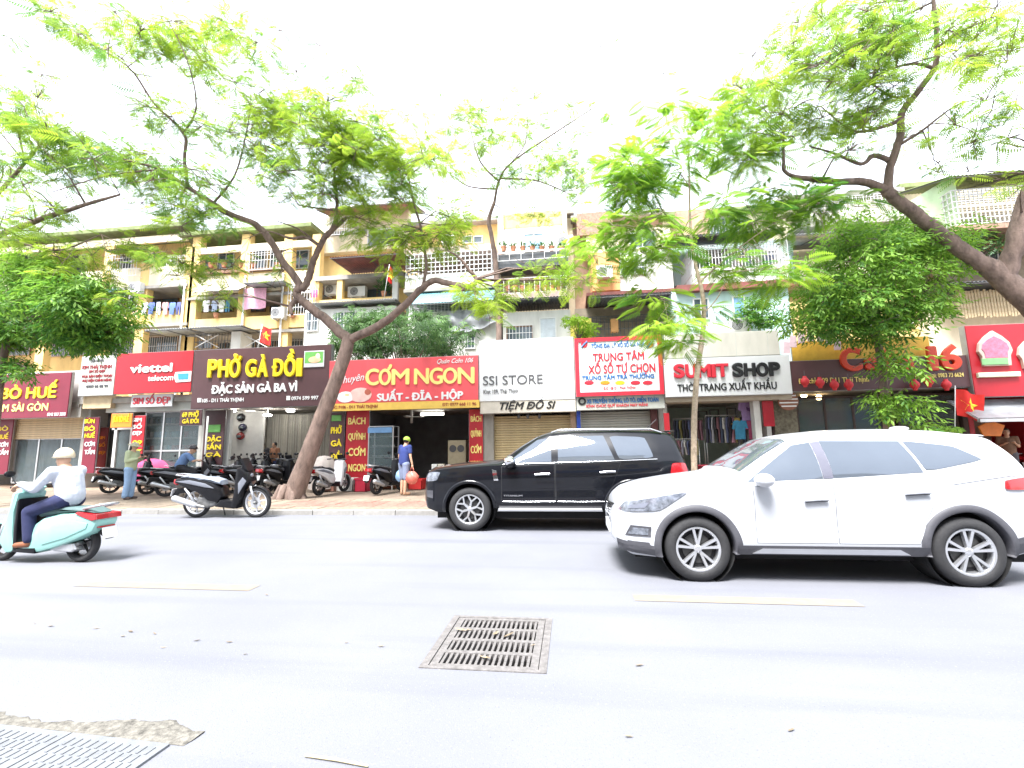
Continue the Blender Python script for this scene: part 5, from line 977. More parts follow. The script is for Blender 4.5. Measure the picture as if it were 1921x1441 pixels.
st = [([(1250, 210), (1330, 200), (1375, 230)], 11.3, 34, 32, .75), ([(1140, 320), (1220, 290), (1300, 270)], 11.2, 36, 34, .75), ([(1130, 350), (1200, 345), (1230, 380)], 11.2, 34, 30, .6), ([(1300, 265), (1370, 300), (1425, 300)], 11.3, 36, 32, .65), ([(1140, 420), (1200, 430), (1260, 440)], 11.2, 38, 40, .65), ([(1090, 470), (1180, 470), (1250, 480)], 11.2, 34, 34, .75), ([(1300, 410), (1400, 395), (1540, 370)], 11.2, 34, 30, .6), ([(1380, 430), (1500, 400), (1600, 375)], 11.3, 34, 32, .5), ([(1180, 570), (1240, 590), (1290, 600)], 11.2, 34, 40, .8), ([(1330, 580), (1350, 610)], 11.2, 22, 14, .6), ([(1350, 515), (1420, 500), (1490, 505)], 11.2, 28, 24, .5), ([(1230, 500), (1270, 510)], 11.3, 26, 20, .5), ([(1340, 250), (1300, 210)], 11.3, 30, 24, .9), ([(1230, 330), (1290, 330)], 11.4, 34, 30, .6), ([(1200, 620), (1260, 640)], 11.3, 24, 22, .7), ([(1350, 480), (1340, 530)], 11.5, 22, 14, .8)]
tree('young slim feathery tree with pale trunk before the clothes shop', tr, lb, strokes(st), FRb, lf_b, bark=m_bark2, twig=.01, group='feathery street trees', base_flare=False, inner=3, pitch=(-.55, .2), out=.8)
# ---- T4 dense round tree, T5 dense tree at the left, mango and shrubs
def ball(px, py, Y, rx, ry, n, cnt, r, tone, seed, low=.0):
    rr = random.Random(seed); cl = []
    for i in range(n):
        for _ in range(50):
            a, b, c = (rr.uniform(-1, 1) for _ in range(3)); q = a * a + b * b + c * c
            if .25 < q < 1: break
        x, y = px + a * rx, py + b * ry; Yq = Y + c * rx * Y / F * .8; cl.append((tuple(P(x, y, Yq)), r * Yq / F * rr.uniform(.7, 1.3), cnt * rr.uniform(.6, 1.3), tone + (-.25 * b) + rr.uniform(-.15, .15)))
    return cl
LT = leaf_template(.15, .05, 5, .24); LM = leaf_template(.24, .045, 5, .1); LS = leaf_template(.12, .06, 4, .12)
Y4 = 13.2
tr = [(1672, 900, Y4, .13), (1665, 800, Y4, .12), (1655, 700, Y4, .11), (1645, 620, Y4, .1), (1640, 540, Y4, .08), (1640, 460, Y4, .04)]
lb = [[(1648, 640, Y4, .06), (1600, 590, 13, .045), (1540, 560, 12.8, .02)], [(1646, 620, Y4, .06), (1700, 570, 13, .045), (1760, 530, 12.8, .02)], [(1641, 560, Y4, .05), (1600, 500, 13.4, .03), (1570, 450, 13.4, .015)], [(1641, 540, Y4, .05), (1690, 470, 13.4, .03), (1720, 430, 13.3, .015)], [(1655, 700, Y4, .03), (1630, 680, 12.9, .02), (1600, 690, 12.8, .01)], [(1662, 760, Y4, .03), (1690, 740, 12.9, .02), (1720, 760, 12.8, .01)]]
cl = ball(1640, 535, Y4, 142, 98, 66, 42, 36, .6, 1) + ball(1550, 585, Y4 - .3, 75, 36, 13, 46, 34, .55, 2) + ball(1650, 450, Y4, 110, 50, 22, 50, 34, .8, 3) + ball(1672, 685, Y4 - .5, 34, 26, 5, 32, 26, .7, 4) + ball(1680, 755, Y4 - .5, 40, 24, 5, 36, 24, .75, 5) + ball(1725, 800, Y4 - .2, 30, 12, 3, 34, 18, .7, 6) + ball(1760, 470, Y4, 60, 60, 14, 44, 32, .75, 7)
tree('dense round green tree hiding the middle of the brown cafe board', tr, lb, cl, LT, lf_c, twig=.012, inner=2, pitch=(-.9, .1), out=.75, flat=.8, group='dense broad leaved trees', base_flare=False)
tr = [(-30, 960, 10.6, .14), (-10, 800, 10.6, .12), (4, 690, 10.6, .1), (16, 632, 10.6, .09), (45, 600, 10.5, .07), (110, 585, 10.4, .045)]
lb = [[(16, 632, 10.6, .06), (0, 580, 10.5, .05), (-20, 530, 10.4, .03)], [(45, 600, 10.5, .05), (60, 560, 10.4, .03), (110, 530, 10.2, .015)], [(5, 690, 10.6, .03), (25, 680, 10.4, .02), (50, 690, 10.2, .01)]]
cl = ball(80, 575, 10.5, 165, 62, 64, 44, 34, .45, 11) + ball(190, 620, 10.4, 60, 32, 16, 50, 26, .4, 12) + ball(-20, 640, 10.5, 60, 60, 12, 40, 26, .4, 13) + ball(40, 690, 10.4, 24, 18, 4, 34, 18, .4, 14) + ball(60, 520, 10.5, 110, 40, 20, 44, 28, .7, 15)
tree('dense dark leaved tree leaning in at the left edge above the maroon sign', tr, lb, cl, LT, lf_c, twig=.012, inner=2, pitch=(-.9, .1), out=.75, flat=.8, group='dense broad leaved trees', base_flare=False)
def shrub(label, cl, base, leaf, tmpl, name='shrub', cat='shrub', **k):
    t = thing(name, label, cat, tuple(base)); tw = MB()
    for c, r, n, _ in cl: c = V(c); tw.tube([V(base), (V(base) + c) / 2 + V((0, 0, .1)), c], [.025, .016, .006], 5)
    o = tw.build('stems', m_bark, t, True); scatter(tmpl, cl, 'foliage', leaf, t, **k); return t
m_tub = M('planter_tub', (.25, .2, .16), .8, var=.2)
cl = ball(750, 625, 17.0, 118, 42, 44, 46, 30, .5, 21) + ball(680, 640, 16.8, 55, 26, 14, 44, 24, .5, 22); b0 = P(760, 690, 17.2); b0.z = 3.2
shrub('dark mango tree growing on the roof behind the red rice shop sign', cl, b0, lf_d, LM, 'mango_tree', 'tree', pitch=(-1.0, .3), out=.7, flat=.9)
cl = ball(1425, 585, 18.2, 42, 28, 12, 50, 22, .3, 23); b0 = P(1425, 615, 18.2); shrub('dark green bushy shrub on the ledge of the turquoise house', cl, b0, lf_c, LS, pitch=(-.7, .4))
cl = ball(1085, 615, 18.4, 34, 20, 8, 44, 18, .95, 24); b0 = P(1085, 640, 18.4); shrub('yellow green shrub above the corner of the lottery sign', cl, b0, lf_b, LS, pitch=(-.7, .4))
cl = ball(1840, 455, 18.6, 60, 24, 14, 44, 22, .4, 25); b0 = P(1840, 485, 18.8); shrub('bushy shrub under the big white cage at the right', cl, b0, lf_d, LS, pitch=(-.7, .4))
cl = ball(1745, 812, 15.0, 40, 12, 5, 34, 18, .7, 26); b0 = P(1745, 850, 15.0); b0.z = .1; shrub('low leafy plants before the cafe, above the white SUV roof', cl, b0, lf_c, LS, pitch=(-.7, .4))
# ================================================================== the other side of the street (seen only in the car windows and paint)
pave2 = sheet('near_pavement', [(-150, 150, -12, -3.2)], .1, m_pave)
tag(MB().box(-150, 150, -3.2, -3.02, -.2, .115).build('near_kerb', m_kerb), kind='structure')
x = -30.0
for i in range(10):
    w_ = [5.2, 6.4, 4.8, 7, 5.6, 6, 5, 6.6, 5.4, 6][i]; h_ = [9, 11, 7.5, 10, 8.5, 11.5, 8, 9.5, 10.5, 9][i]; mt = [m_cream, m_white, m_blue, m_yel_w, m_grey][i % 5]
    t = thing('townhouse', '%s fronted townhouse %s in the row behind the viewer' % (['cream', 'white', 'turquoise', 'yellow', 'grey'][i % 5], 'one two three four five six seven eight nine ten'.split()[i]), 'house', (x + w_ / 2, -8, .1), group='townhouses across the street')
    MB().box(x, x + w_ - .05, -16, -8, .1, h_).build('wall', mt, t); MB().box(x - .1, x + w_ + .05, -16.1, -7.6, h_, h_ + .2).build('roof', m_grey, t); MB().box(x + .3, x + w_ - .4, -8.1, -7.98, .1, 2.9).build('shopfront', m_glass, t); MB().box(x + .1, x + w_ - .15, -7.95, -7.8, 3.0, 4.0).build('sign_band', [m_sred, m_lb, m_sbrn, m_swht][i % 4], t)
    for z in np.arange(4.6, h_ - 1.6, 3.0):
        for k in range(2):
            a = x + .7 + k * (w_ / 2 - .1); f = MB().box(a, a + w_ / 2 - 1.2, -8.0, -7.94, z, z + 1.5).build('window', m_frame, t); MB().box(a + .08, a + w_ / 2 - 1.28, -7.94, -7.93, z + .08, z + 1.42).build('pane', m_pane, f)
    x += w_
# ================================================================== cars
def interp(tab, x):
    xs = [t[0] for t in tab]; return float(np.interp(x, xs, [t[1] for t in tab]))
def smoothed(tab, k=.05, n=9):
    return lambda x: sum(interp(tab, x + k * (2 * i / (n - 1) - 1)) for i in range(n)) / n
class Car:
    def __init__(s, top, belt, wid, roofw, bot, axles, R, zc, x0, x1, bulge=.03, tuck=.05, sm=.06):
        s.top, s.belt, s.wid, s.roofw = smoothed(top, .04), smoothed(belt, .1), smoothed(wid, .03), smoothed(roofw, .08)
        s.botf = smoothed(bot, .03); s.ax, s.R, s.zc, s.x0, s.x1, s.bulge, s.tuck = axles, R, zc, x0, x1, bulge, tuck
    def bot(s, x):
        b = s.botf(x)
        for a in s.ax:
            if abs(x - a) < s.R: b = max(b, s.zc + math.sqrt(s.R ** 2 - (x - a) ** 2))
        return b
    def sec(s, x):
        """half section, sill up to the roof centre: (half width, height)"""
        zt, w = s.top(x), s.wid(x); zb = min(s.bot(x), zt - .06); be = min(s.belt(x), zt - .035); be = max(be, zb + .02)
        wr = min(s.roofw(x), w - .03); full = s.botf(x); out = []
        for t in (0, .12, .25, .4, .55, .7, .82, .92, 1):
            z = zb + (be - zb) * t; q = (z - full) / max(.05, be - full)
            y = w - s.tuck * max(0, 1 - q / .22) ** 2 - s.bulge * max(0, (q - .6) / .4) ** 2 - .018 * math.exp(-((q - .42) / .16) ** 2)
            out.append((y, z))
        yb = out[-1][0]; zr = zt - min(.07, (zt - be) * .4)
        for t in (.06, .2, .4, .6, .8, .94): out.append((yb - .012 + (wr - yb + .012) * (t ** 1.6), be + (zr - be) * t))
        for t, h in ((.0, .0), (.25, .45), (.5, .7), (.75, .9), (1.0, 1.0)):
            k = t * .35 if t < 1 else .35; out.append((wr * (1 - t * .22), zr + (zt - zr) * (h * .7)))
        for t in (.55, .3, 0): out.append((wr * t, zt - (zt - zr) * .3 * t))
        return out
    def side(s, x, z):
        p = s.sec(x)[:16]; return float(np.interp(z, [a[1] for a in p], [a[0] for a in p]))
    def topz(s, x, y):
        p = s.sec(x)[14:][::-1]; return float(np.interp(abs(y), [a[0] for a in p], [a[1] for a in p]))
    def shell(s, name, mat, par):
        xs = list(np.arange(s.x0, s.x1 + .001, .03)) + [s.x0 + d for d in (.004, .012, .02)] + [s.x1 - d for d in (.004, .012, .02)]
        for a in s.ax: xs += [a + s.R * math.cos(q) for q in np.linspace(0, math.pi, 36)]
        xs = sorted(set(round(float(v), 4) for v in xs)); vs = []; n = None
        for x in xs:
            h = s.sec(x); r = [(-a, b) for a, b in h] + [(a, b) for a, b in h[::-1][1:]]; n = len(r)
            vs += [(x, y, z) for y, z in r]
        m = len(xs); fs = [(i * n + k, i * n + k + 1, (i + 1) * n + k + 1, (i + 1) * n + k) for i in range(m - 1) for k in range(n - 1)]
        fs += [tuple(range(n))[::-1], tuple((m - 1) * n + k for k in range(n))]
        o = MB().add(vs, fs).build(name, mat, par, True, True); smooth_sharp(o, 50); return o
    def patch(s, quad, off, sgn, nu=14, nv=8, th=.0, rad=0.0):
        """quad of (x, z) corners: bottom front, bottom rear, top rear, top front, laid on the side"""
        (ax, az), (bx, bz), (cx, cz), (dx, dz) = quad; mb = MB()
        def f(u, v, o=off):
            if rad:
                e = 1 - rad * (abs(2 * u - 1) ** 6); v = .5 + (v - .5) * e; e2 = 1 - rad * .5 * (abs(2 * v - 1) ** 6); u = .5 + (u - .5) * e2
            x = (ax + (bx - ax) * u) * (1 - v) + (dx + (cx - dx) * u) * v; z = (az + (bz - az) * u) * (1 - v) + (dz + (cz - dz) * u) * v
            return (x, sgn * (s.side(x, z) + o), z)
        mb.grid(f, nu, nv)
        if th:
            ring = [(u / nu, 0) for u in range(nu)] + [(1, v / nv) for v in range(nv)] + [(1 - u / nu, 1) for u in range(nu)] + [(0, 1 - v / nv) for v in range(nv)]
            k = len(ring); mb.add([f(u, v) for u, v in ring] + [f(u, v, off - th) for u, v in ring], [(i, (i + 1) % k, k + (i + 1) % k, k + i) for i in range(k)])
        return mb
    def strip(s, pts, wd, off, sgn, th=.012):
        """raised line along (x, z) points on the side"""
        mb = MB(); vs = []
        for i, (x, z) in enumerate(pts):
            a = pts[max(i - 1, 0)]; b = pts[min(i + 1, len(pts) - 1)]; t = Vector((b[0] - a[0], b[1] - a[1])).normalized(); nrm = Vector((-t.y, t.x)) * wd / 2
            for q, o in ((-1, off - th), (-.8, off), (.8, off), (1, off - th)):
                X, Z = x + nrm.x * q, z + nrm.y * q; vs.append((X, sgn * (s.side(X, Z) + o), Z))
        m = len(pts); mb.add(vs, [(i * 4 + k, i * 4 + k + 1, i * 4 + 5 + k, i * 4 + 4 + k) for i in range(m - 1) for k in range(3)]); return mb
    def arch(s, a, r0, r1, off, sgn, lo=-.1, th=.03, n=40):
        mb = MB(); vs = []
        for i in range(n + 1):
            t = math.pi * (1 - lo * 2 / math.pi * 0) ; an = -lo * 0 + (math.pi + 2 * .25) * i / n - .25
            for r, o in ((r0, -.12), (r0, off - .006), (r0 + .012, off), (r1 - .012, off), (r1, off - th)):
                x, z = a + r * math.cos(an), s.zc + r * math.sin(an); zz = max(z, s.botf(x) + .005); vs.append((x, sgn * (s.side(x, max(zz, s.zc + .0 if abs(x - a) < s.R else zz)) + o), zz))
        mb.add(vs, [(i * 5 + k, i * 5 + k + 1, i * 5 + 6 + k, i * 5 + 5 + k) for i in range(n) for k in range(4)]); return mb
    def screen(s, xa, xb, ya, yb, off, n=14):
        """glass on the sloping top between xa and xb; half widths ya at xa, yb at xb"""
        mb = MB(); mb.grid(lambda u, v: (xa + (xb - xa) * u, (2 * v - 1) * (ya + (yb - ya) * u), s.topz(xa + (xb - xa) * u, (2 * v - 1) * (ya + (yb - ya) * u)) + off), n, 12); return mb
m_tyre = M('tyre_rubber', (.022, .022, .024), .8, var=.2, s=30, bump=.15, bs=80); m_rimd = M('rim_dark', (.02, .02, .022), .5, metal=.2, spec=.2); m_eng2 = M('dull_disc', (.06, .06, .06), .6, metal=.5); m_rims = M('rim_machined', (.62, .63, .65), .28, metal=.85, var=.04)
m_clad = M('grey_cladding', (.055, .055, .065), .65, var=.1, s=30); m_under = M('underbody', (.012, .012, .013), .9); m_cglass = M('tinted_mirror_film_glass', (.12, .14, .17), .02, metal=.45, var=.08, s=.8)
m_seam = M('door_gap', (.02, .02, .022), .6); m_head = M('headlight_glass', (.17, .185, .22), .08, var=.5, s=14, spec=.6, coat=.5); m_tail = M('tail_lens', (.35, .01, .015), .12, var=.1, coat=.8); m_chrome = M('chrome', (.75, .75, .77), .1, metal=1.0, var=.03); m_plate = M('licence_plate', (.65, .65, .66), .5, var=.05)
def wheel(car, x, sgn, w2, R, rimR, kind, name='wheel'):
    """hub faces outward on side sgn; y = outer face"""
    y = sgn * w2; d = -sgn; c = (x, y, R)
    hub = MB().lathe([(.001, 0), (.035, 0), (.045, d * .012), (.045, d * .05)], (x, y + d * .025, R), 'Y', 20).build(name, m_rims, car, True, True)
    tw = .2; pr = [(rimR, .02), (rimR + .012, .004), (rimR + .035, 0), (R - .06, .0), (R - .03, .012), (R - .01, .03), (R, .055), (R, tw - .055), (R - .01, tw - .03), (R - .03, tw - .01), (rimR, tw)]
    MB().lathe([(a, d * b) for a, b in pr], c, 'Y', 56).build('tyre', m_tyre, hub, True, True)
    g = MB()
    for q in (.075, .1, .125): g.lathe([(R + .001, d * (q - .004)), (R + .001, d * (q + .004))], c, 'Y', 56)
    g.build('tread_groove', m_under, hub, False, True)
    MB().lathe([(a, d * b) for a, b in ((rimR + .004, .012), (rimR - .012, .008), (rimR - .022, .02), (rimR - .028, .06), (rimR - .03, .17))], c, 'Y', 56).build('rim', m_rims, hub, True, True)
    MB().lathe([(.001, d * .09), (rimR - .03, d * .09)], c, 'Y', 40).build('rim_well', m_rimd, hub, False, True); MB().lathe([(.05, d * .085), (rimR * .68, d * .085), (rimR * .68, d * .075), (.05, d * .075)], c, 'Y', 40).build('brake_disc', m_eng2, hub, False, True)
    n = 5 if kind == 'twin' else 6
    def bar(a0, r0, a1, r1, w0, w1, y0=.03, y1=.012):
        p0 = Vector((r0 * math.cos(a0), r0 * math.sin(a0))); p1 = Vector((r1 * math.cos(a1), r1 * math.sin(a1))); t = (p1 - p0).normalized(); q = Vector((-t.y, t.x)); vs = []
        for dy in (0, .035):
            for p, ww, yy in ((p0, w0, y0), (p1, w1, y1)):
                for sg in (-1, 1): e = p + q * ww * sg * (1 if dy == 0 else 1.25); vs.append((x + e.x, y + d * (yy + dy), R + e.y))
        return vs, [(0, 2, 3, 1), (4, 5, 7, 6), (0, 4, 6, 2), (1, 3, 7, 5), (2, 6, 7, 3), (0, 1, 5, 4)]
    me = None
    for k in range(n):
        a = 2 * math.pi * k / n + .3; mb = MB(); R2 = rimR - .006
        if kind == 'twin':
            mb.add(*bar(a - .08, .04, a - .2, R2, .012, .014)); mb.add(*bar(a + .08, .04, a + .2, R2, .012, .014))
        else:
            mb.add(*bar(a, .035, a, R2 * .58, .02, .015)); mb.add(*bar(a, R2 * .52, a - .34, R2, .012, .013, .022)); mb.add(*bar(a, R2 * .52, a + .34, R2, .012, .013, .022))
        mb.build('spoke', m_rims, hub, False, True)
    return hub
def car_common(C, car, w2, R, rimR, kind, body_m, clad=True):
    und = MB().box(C.x0 + .25, C.x1 - .2, -w2 + .3, w2 - .3, .2, .55); und.build('underbody', m_under, car, False, True)
    for a in C.ax:
        for sg in (-1, 1):
            MB().lathe([(C.R + .0, 0), (C.R + .0, sg * -.34), (.05, sg * -.34)], (a, sg * (w2 - .06), C.zc), 'Y', 40).build('wheel_well', m_under, car, True, True); wheel(car, a, sg, w2 - .015, R, rimR, kind)
# ---------------------------------------------------------------- white SUV
wc = thing('white_suv', 'white SUV with grey wheel arch cladding, nearest car in the road', 'car', (1.36, 5.45 + .925, 0))
C = Car(top=[(-.9, .58), (-.885, .74), (-.83, .86), (-.7, .945), (-.4, 1.02), (0, 1.085), (.42, 1.14), (.5, 1.17), (.85, 1.4), (1.12, 1.555), (1.35, 1.61), (1.8, 1.65), (2.3, 1.658), (2.8, 1.632), (3.1, 1.595), (3.32, 1.55), (3.4, 1.47), (3.52, 1.17), (3.58, 1.02), (3.62, .75), (3.62, .5)],
        belt=[(-.9, .6), (-.7, .86), (-.4, .97), (0, 1.02), (.6, 1.055), (1.5, 1.09), (2.4, 1.15), (3.0, 1.24), (3.3, 1.28), (3.62, .9)],
        wid=[(-.9, .5), (-.88, .6), (-.82, .72), (-.7, .82), (-.45, .895), (0, .925), (1.3, .925), (2.6, .925), (3.1, .9), (3.4, .84), (3.55, .76), (3.62, .62)],
        roofw=[(-.9, .42), (-.6, .7), (0, .76), (.5, .74), (1.1, .62), (1.8, .6), (2.8, .585), (3.3, .56), (3.62, .56)],
        bot=[(-.9, .42), (-.86, .34), (-.7, .26), (-.4, .25), (.4, .3), (2.3, .3), (3.1, .3), (3.5, .38), (3.62, .46)], axles=(0, 2.70), R=.4, zc=.36, x0=-.9, x1=3.62)
m_wp = M('white_car_paint', (.42, .435, .465), .3, var=.0, s=.5, coat=.6)
C.shell('body', m_wp, wc); car_common(C, wc, .925, .35, .235, 'twin', m_wp)
for sg in (-1, 1):
    for a in C.ax: C.arch(a, .395, .475, .02, sg).build('arch_cladding', m_clad, wc, True, True)
    C.patch([(.42, .3), (2.28, .3), (2.3, .4), (.4, .4)], .022, sg, 30, 3, .03).build('sill_cladding', m_clad, wc, False, True); C.patch([(.56, .315), (2.12, .315), (2.02, .37), (.66, .37)], .034, sg, 24, 2, .02).build('sill_trim', m_rims, wc, False, True)
    C.patch([(-.84, .3), (-.42, .26), (-.42, .37), (-.86, .42)], .012, sg, 10, 3, .03).build('bumper_cladding', m_clad, wc, False, True); C.patch([(3.1, .31), (3.55, .42), (3.56, .56), (3.1, .48)], .012, sg, 8, 3, .03).build('bumper_cladding', m_clad, wc, False, True)
    for q, hd in (([(.62, .43), (1.42, .43), (1.42, 1.055), (.62, 1.02)], (1.12, .88)), ([(1.445, .43), (2.22, .43), (2.52, 1.13), (1.445, 1.065)], (2.12, .95))):
        e = .004
        C.patch([(q[0][0] - e, q[0][1] - e), (q[1][0] + e, q[1][1] - e), (q[2][0] + e, q[2][1] + e), (q[3][0] - e, q[3][1] + e)], .0015, sg, 22, 14).build('door_gap', m_seam, wc, True, True)
        d = C.patch(q, .004, sg, 22, 14, .003); dd = d.build('door', m_wp, wc, True, True)
        C.strip([(hd[0], hd[1]), (hd[0] + .08, hd[1] + .006), (hd[0] + .17, hd[1] + .012), (hd[0] + .24, hd[1] + .012)], .035, .045, sg, .02).build('handle', m_wp, dd, True, True); C.strip([(hd[0] + .01, hd[1] - .02), (hd[0] + .12, hd[1] - .012), (hd[0] + .23, hd[1] - .008)], .009, .036, sg, .03).build('handle_shadow_strip', m_clad, dd, False, True)  # dark strip under each handle, its shadow put in as colour
    # daylight openings
    C.patch([(.58, 1.075), (1.36, 1.105), (1.36, 1.5), (1.17, 1.47)], .006, sg, 18, 8, .01).build('side_window', m_cglass, wc, True, True); C.patch([(1.47, 1.11), (2.36, 1.165), (2.28, 1.5), (1.47, 1.515)], .006, sg, 18, 8, .01).build('side_window', m_cglass, wc, True, True); C.patch([(2.39, 1.175), (2.98, 1.29), (2.78, 1.44), (2.31, 1.505)], .006, sg, 12, 8, .01, .1).build('quarter_window', m_cglass, wc, True, True)
    C.patch([(1.365, 1.105), (1.465, 1.11), (1.465, 1.512), (1.365, 1.5)], .009, sg, 3, 6, .01).build('door_pillar', M('pillar_black', (.1, .1, .13), .25, coat=.5), wc, True, True)
    C.patch([(-.84, .735), (-.4, .76), (-.06, .975), (-.74, .85)], .012, sg, 18, 6, .02, .15).build('headlight', m_head, wc, True, True); C.patch([(-.74, .775), (-.55, .79), (-.5, .85), (-.7, .815)], .016, sg, 6, 4, .01).build('headlight_projector', M('lamp_dark', (.15, .16, .2), .1, coat=1), wc, True, True)
    C.patch([(-.77, .47), (-.5, .47), (-.49, .58), (-.71, .59)], .008, sg, 10, 5, .02).build('fog_lamp_bezel', m_clad, wc, True, True); C.patch([(-.745, .49), (-.53, .49), (-.52, .56), (-.69, .565)], .014, sg, 10, 5, .02).build('fog_lamp', m_head, wc, True, True); C.patch([(-.73, .37), (-.5, .36), (-.52, .41), (-.75, .42)], .014, sg, 8, 3, .02).build('lip_insert', m_clad, wc, True, True)
    C.patch([(3.1, .98), (3.5, .98), (3.46, 1.12), (3.12, 1.08)], .014, sg, 12, 6, .02, .15).build('tail_light', m_tail, wc, True, True)
    C.strip([(2.6 + i * .05, .0 + C.belt(2.6 + i * .05) - .14) for i in range(14)], .014, .004, sg, .01).build('shoulder_crease', m_wp, wc, True, True)
    mm = MB(); yb = sg * (C.side(.72, 1.06) + .13); mm.ell((.70, yb, 1.1), (.1, .12, .075), 16, 10); mi = mm.build('wing_mirror', m_wp, wc, True, True); MB().cap((.74, sg * C.side(.74, 1.04), 1.05), (.72, yb, 1.06), .022, .02).build('mirror_stalk', m_clad, mi, True, True)
C.screen(.56, 1.14, .68, .58, .006).build('windscreen', m_cglass, wc, True, True); C.screen(3.4, 3.5, .5, .55, .008, 6).build('rear_window', m_cglass, wc, True, True)
gr_ = MB()
for z in (.6, .65, .7, .75): MB().grid(lambda u, v, z=z: (-.905 + .07 * (2 * u - 1) ** 2, (2 * u - 1) * .46, z - .012 + .024 * v), 12, 1).build('grille_bar', m_chrome, wc, True, True)
MB().grid(lambda u, v: (-.9 + .07 * (2 * u - 1) ** 2, (2 * u - 1) * .48, .57 + .22 * v), 12, 2).build('grille', m_under, wc, True, True); MB().box(-.915, -.9, -.26, .26, .42, .53).build('number_plate', m_plate, wc, False, True)
MB().ell((3.27, 0, 1.545), (.16, .5, .03), 20, 8).build('spoiler', m_wp, wc, True, True); MB().ell((2.75, 0, C.top(2.75) + .02), (.12, .03, .03), 12, 8).build('shark_antenna', m_wp, wc, True, True)
# ---------------------------------------------------------------- black SUV
bc = thing('black_suv', 'large black SUV parked by the kerb behind the white SUV', 'car', (-1.86, 8.33 + .96, 0), R_(0))
C = Car(top=[(-.92, .62), (-.91, .98), (-.87, 1.1), (-.75, 1.155), (-.3, 1.2), (.2, 1.235), (.5, 1.26), (.58, 1.29), (.95, 1.54), (1.25, 1.71), (1.45, 1.775), (1.9, 1.81), (2.7, 1.815), (3.3, 1.79), (3.65, 1.74), (3.75, 1.66), (3.86, 1.35), (3.93, 1.15), (3.97, .9), (3.97, .55)],
        belt=[(-.92, .9), (-.8, 1.07), (-.3, 1.13), (.5, 1.17), (1.5, 1.2), (2.6, 1.22), (3.4, 1.25), (3.75, 1.25), (3.97, .95)],
        wid=[(-.92, .62), (-.9, .72), (-.82, .82), (-.65, .9), (-.35, .945), (.2, .955), (2.9, .955), (3.4, .94), (3.75, .89), (3.9, .83), (3.97, .74)],
        roofw=[(-.92, .5), (-.6, .74), (.2, .8), (.55, .78), (1.2, .66), (2, .65), (3.4, .635), (3.75, .62), (3.97, .6)],
        bot=[(-.92, .52), (-.86, .4), (-.6, .33), (.5, .4), (2.4, .4), (3.5, .42), (3.97, .5)], axles=(0, 2.9), R=.455, zc=.4, x0=-.92, x1=3.97, bulge=.035)
m_bp = M('black_car_paint', (.004, .0045, .007), .3, var=.0, s=.5, coat=.55, spec=.15)
C.shell('body', m_bp, bc); car_common(C, bc, .955, .39, .262, 'lattice', m_bp)
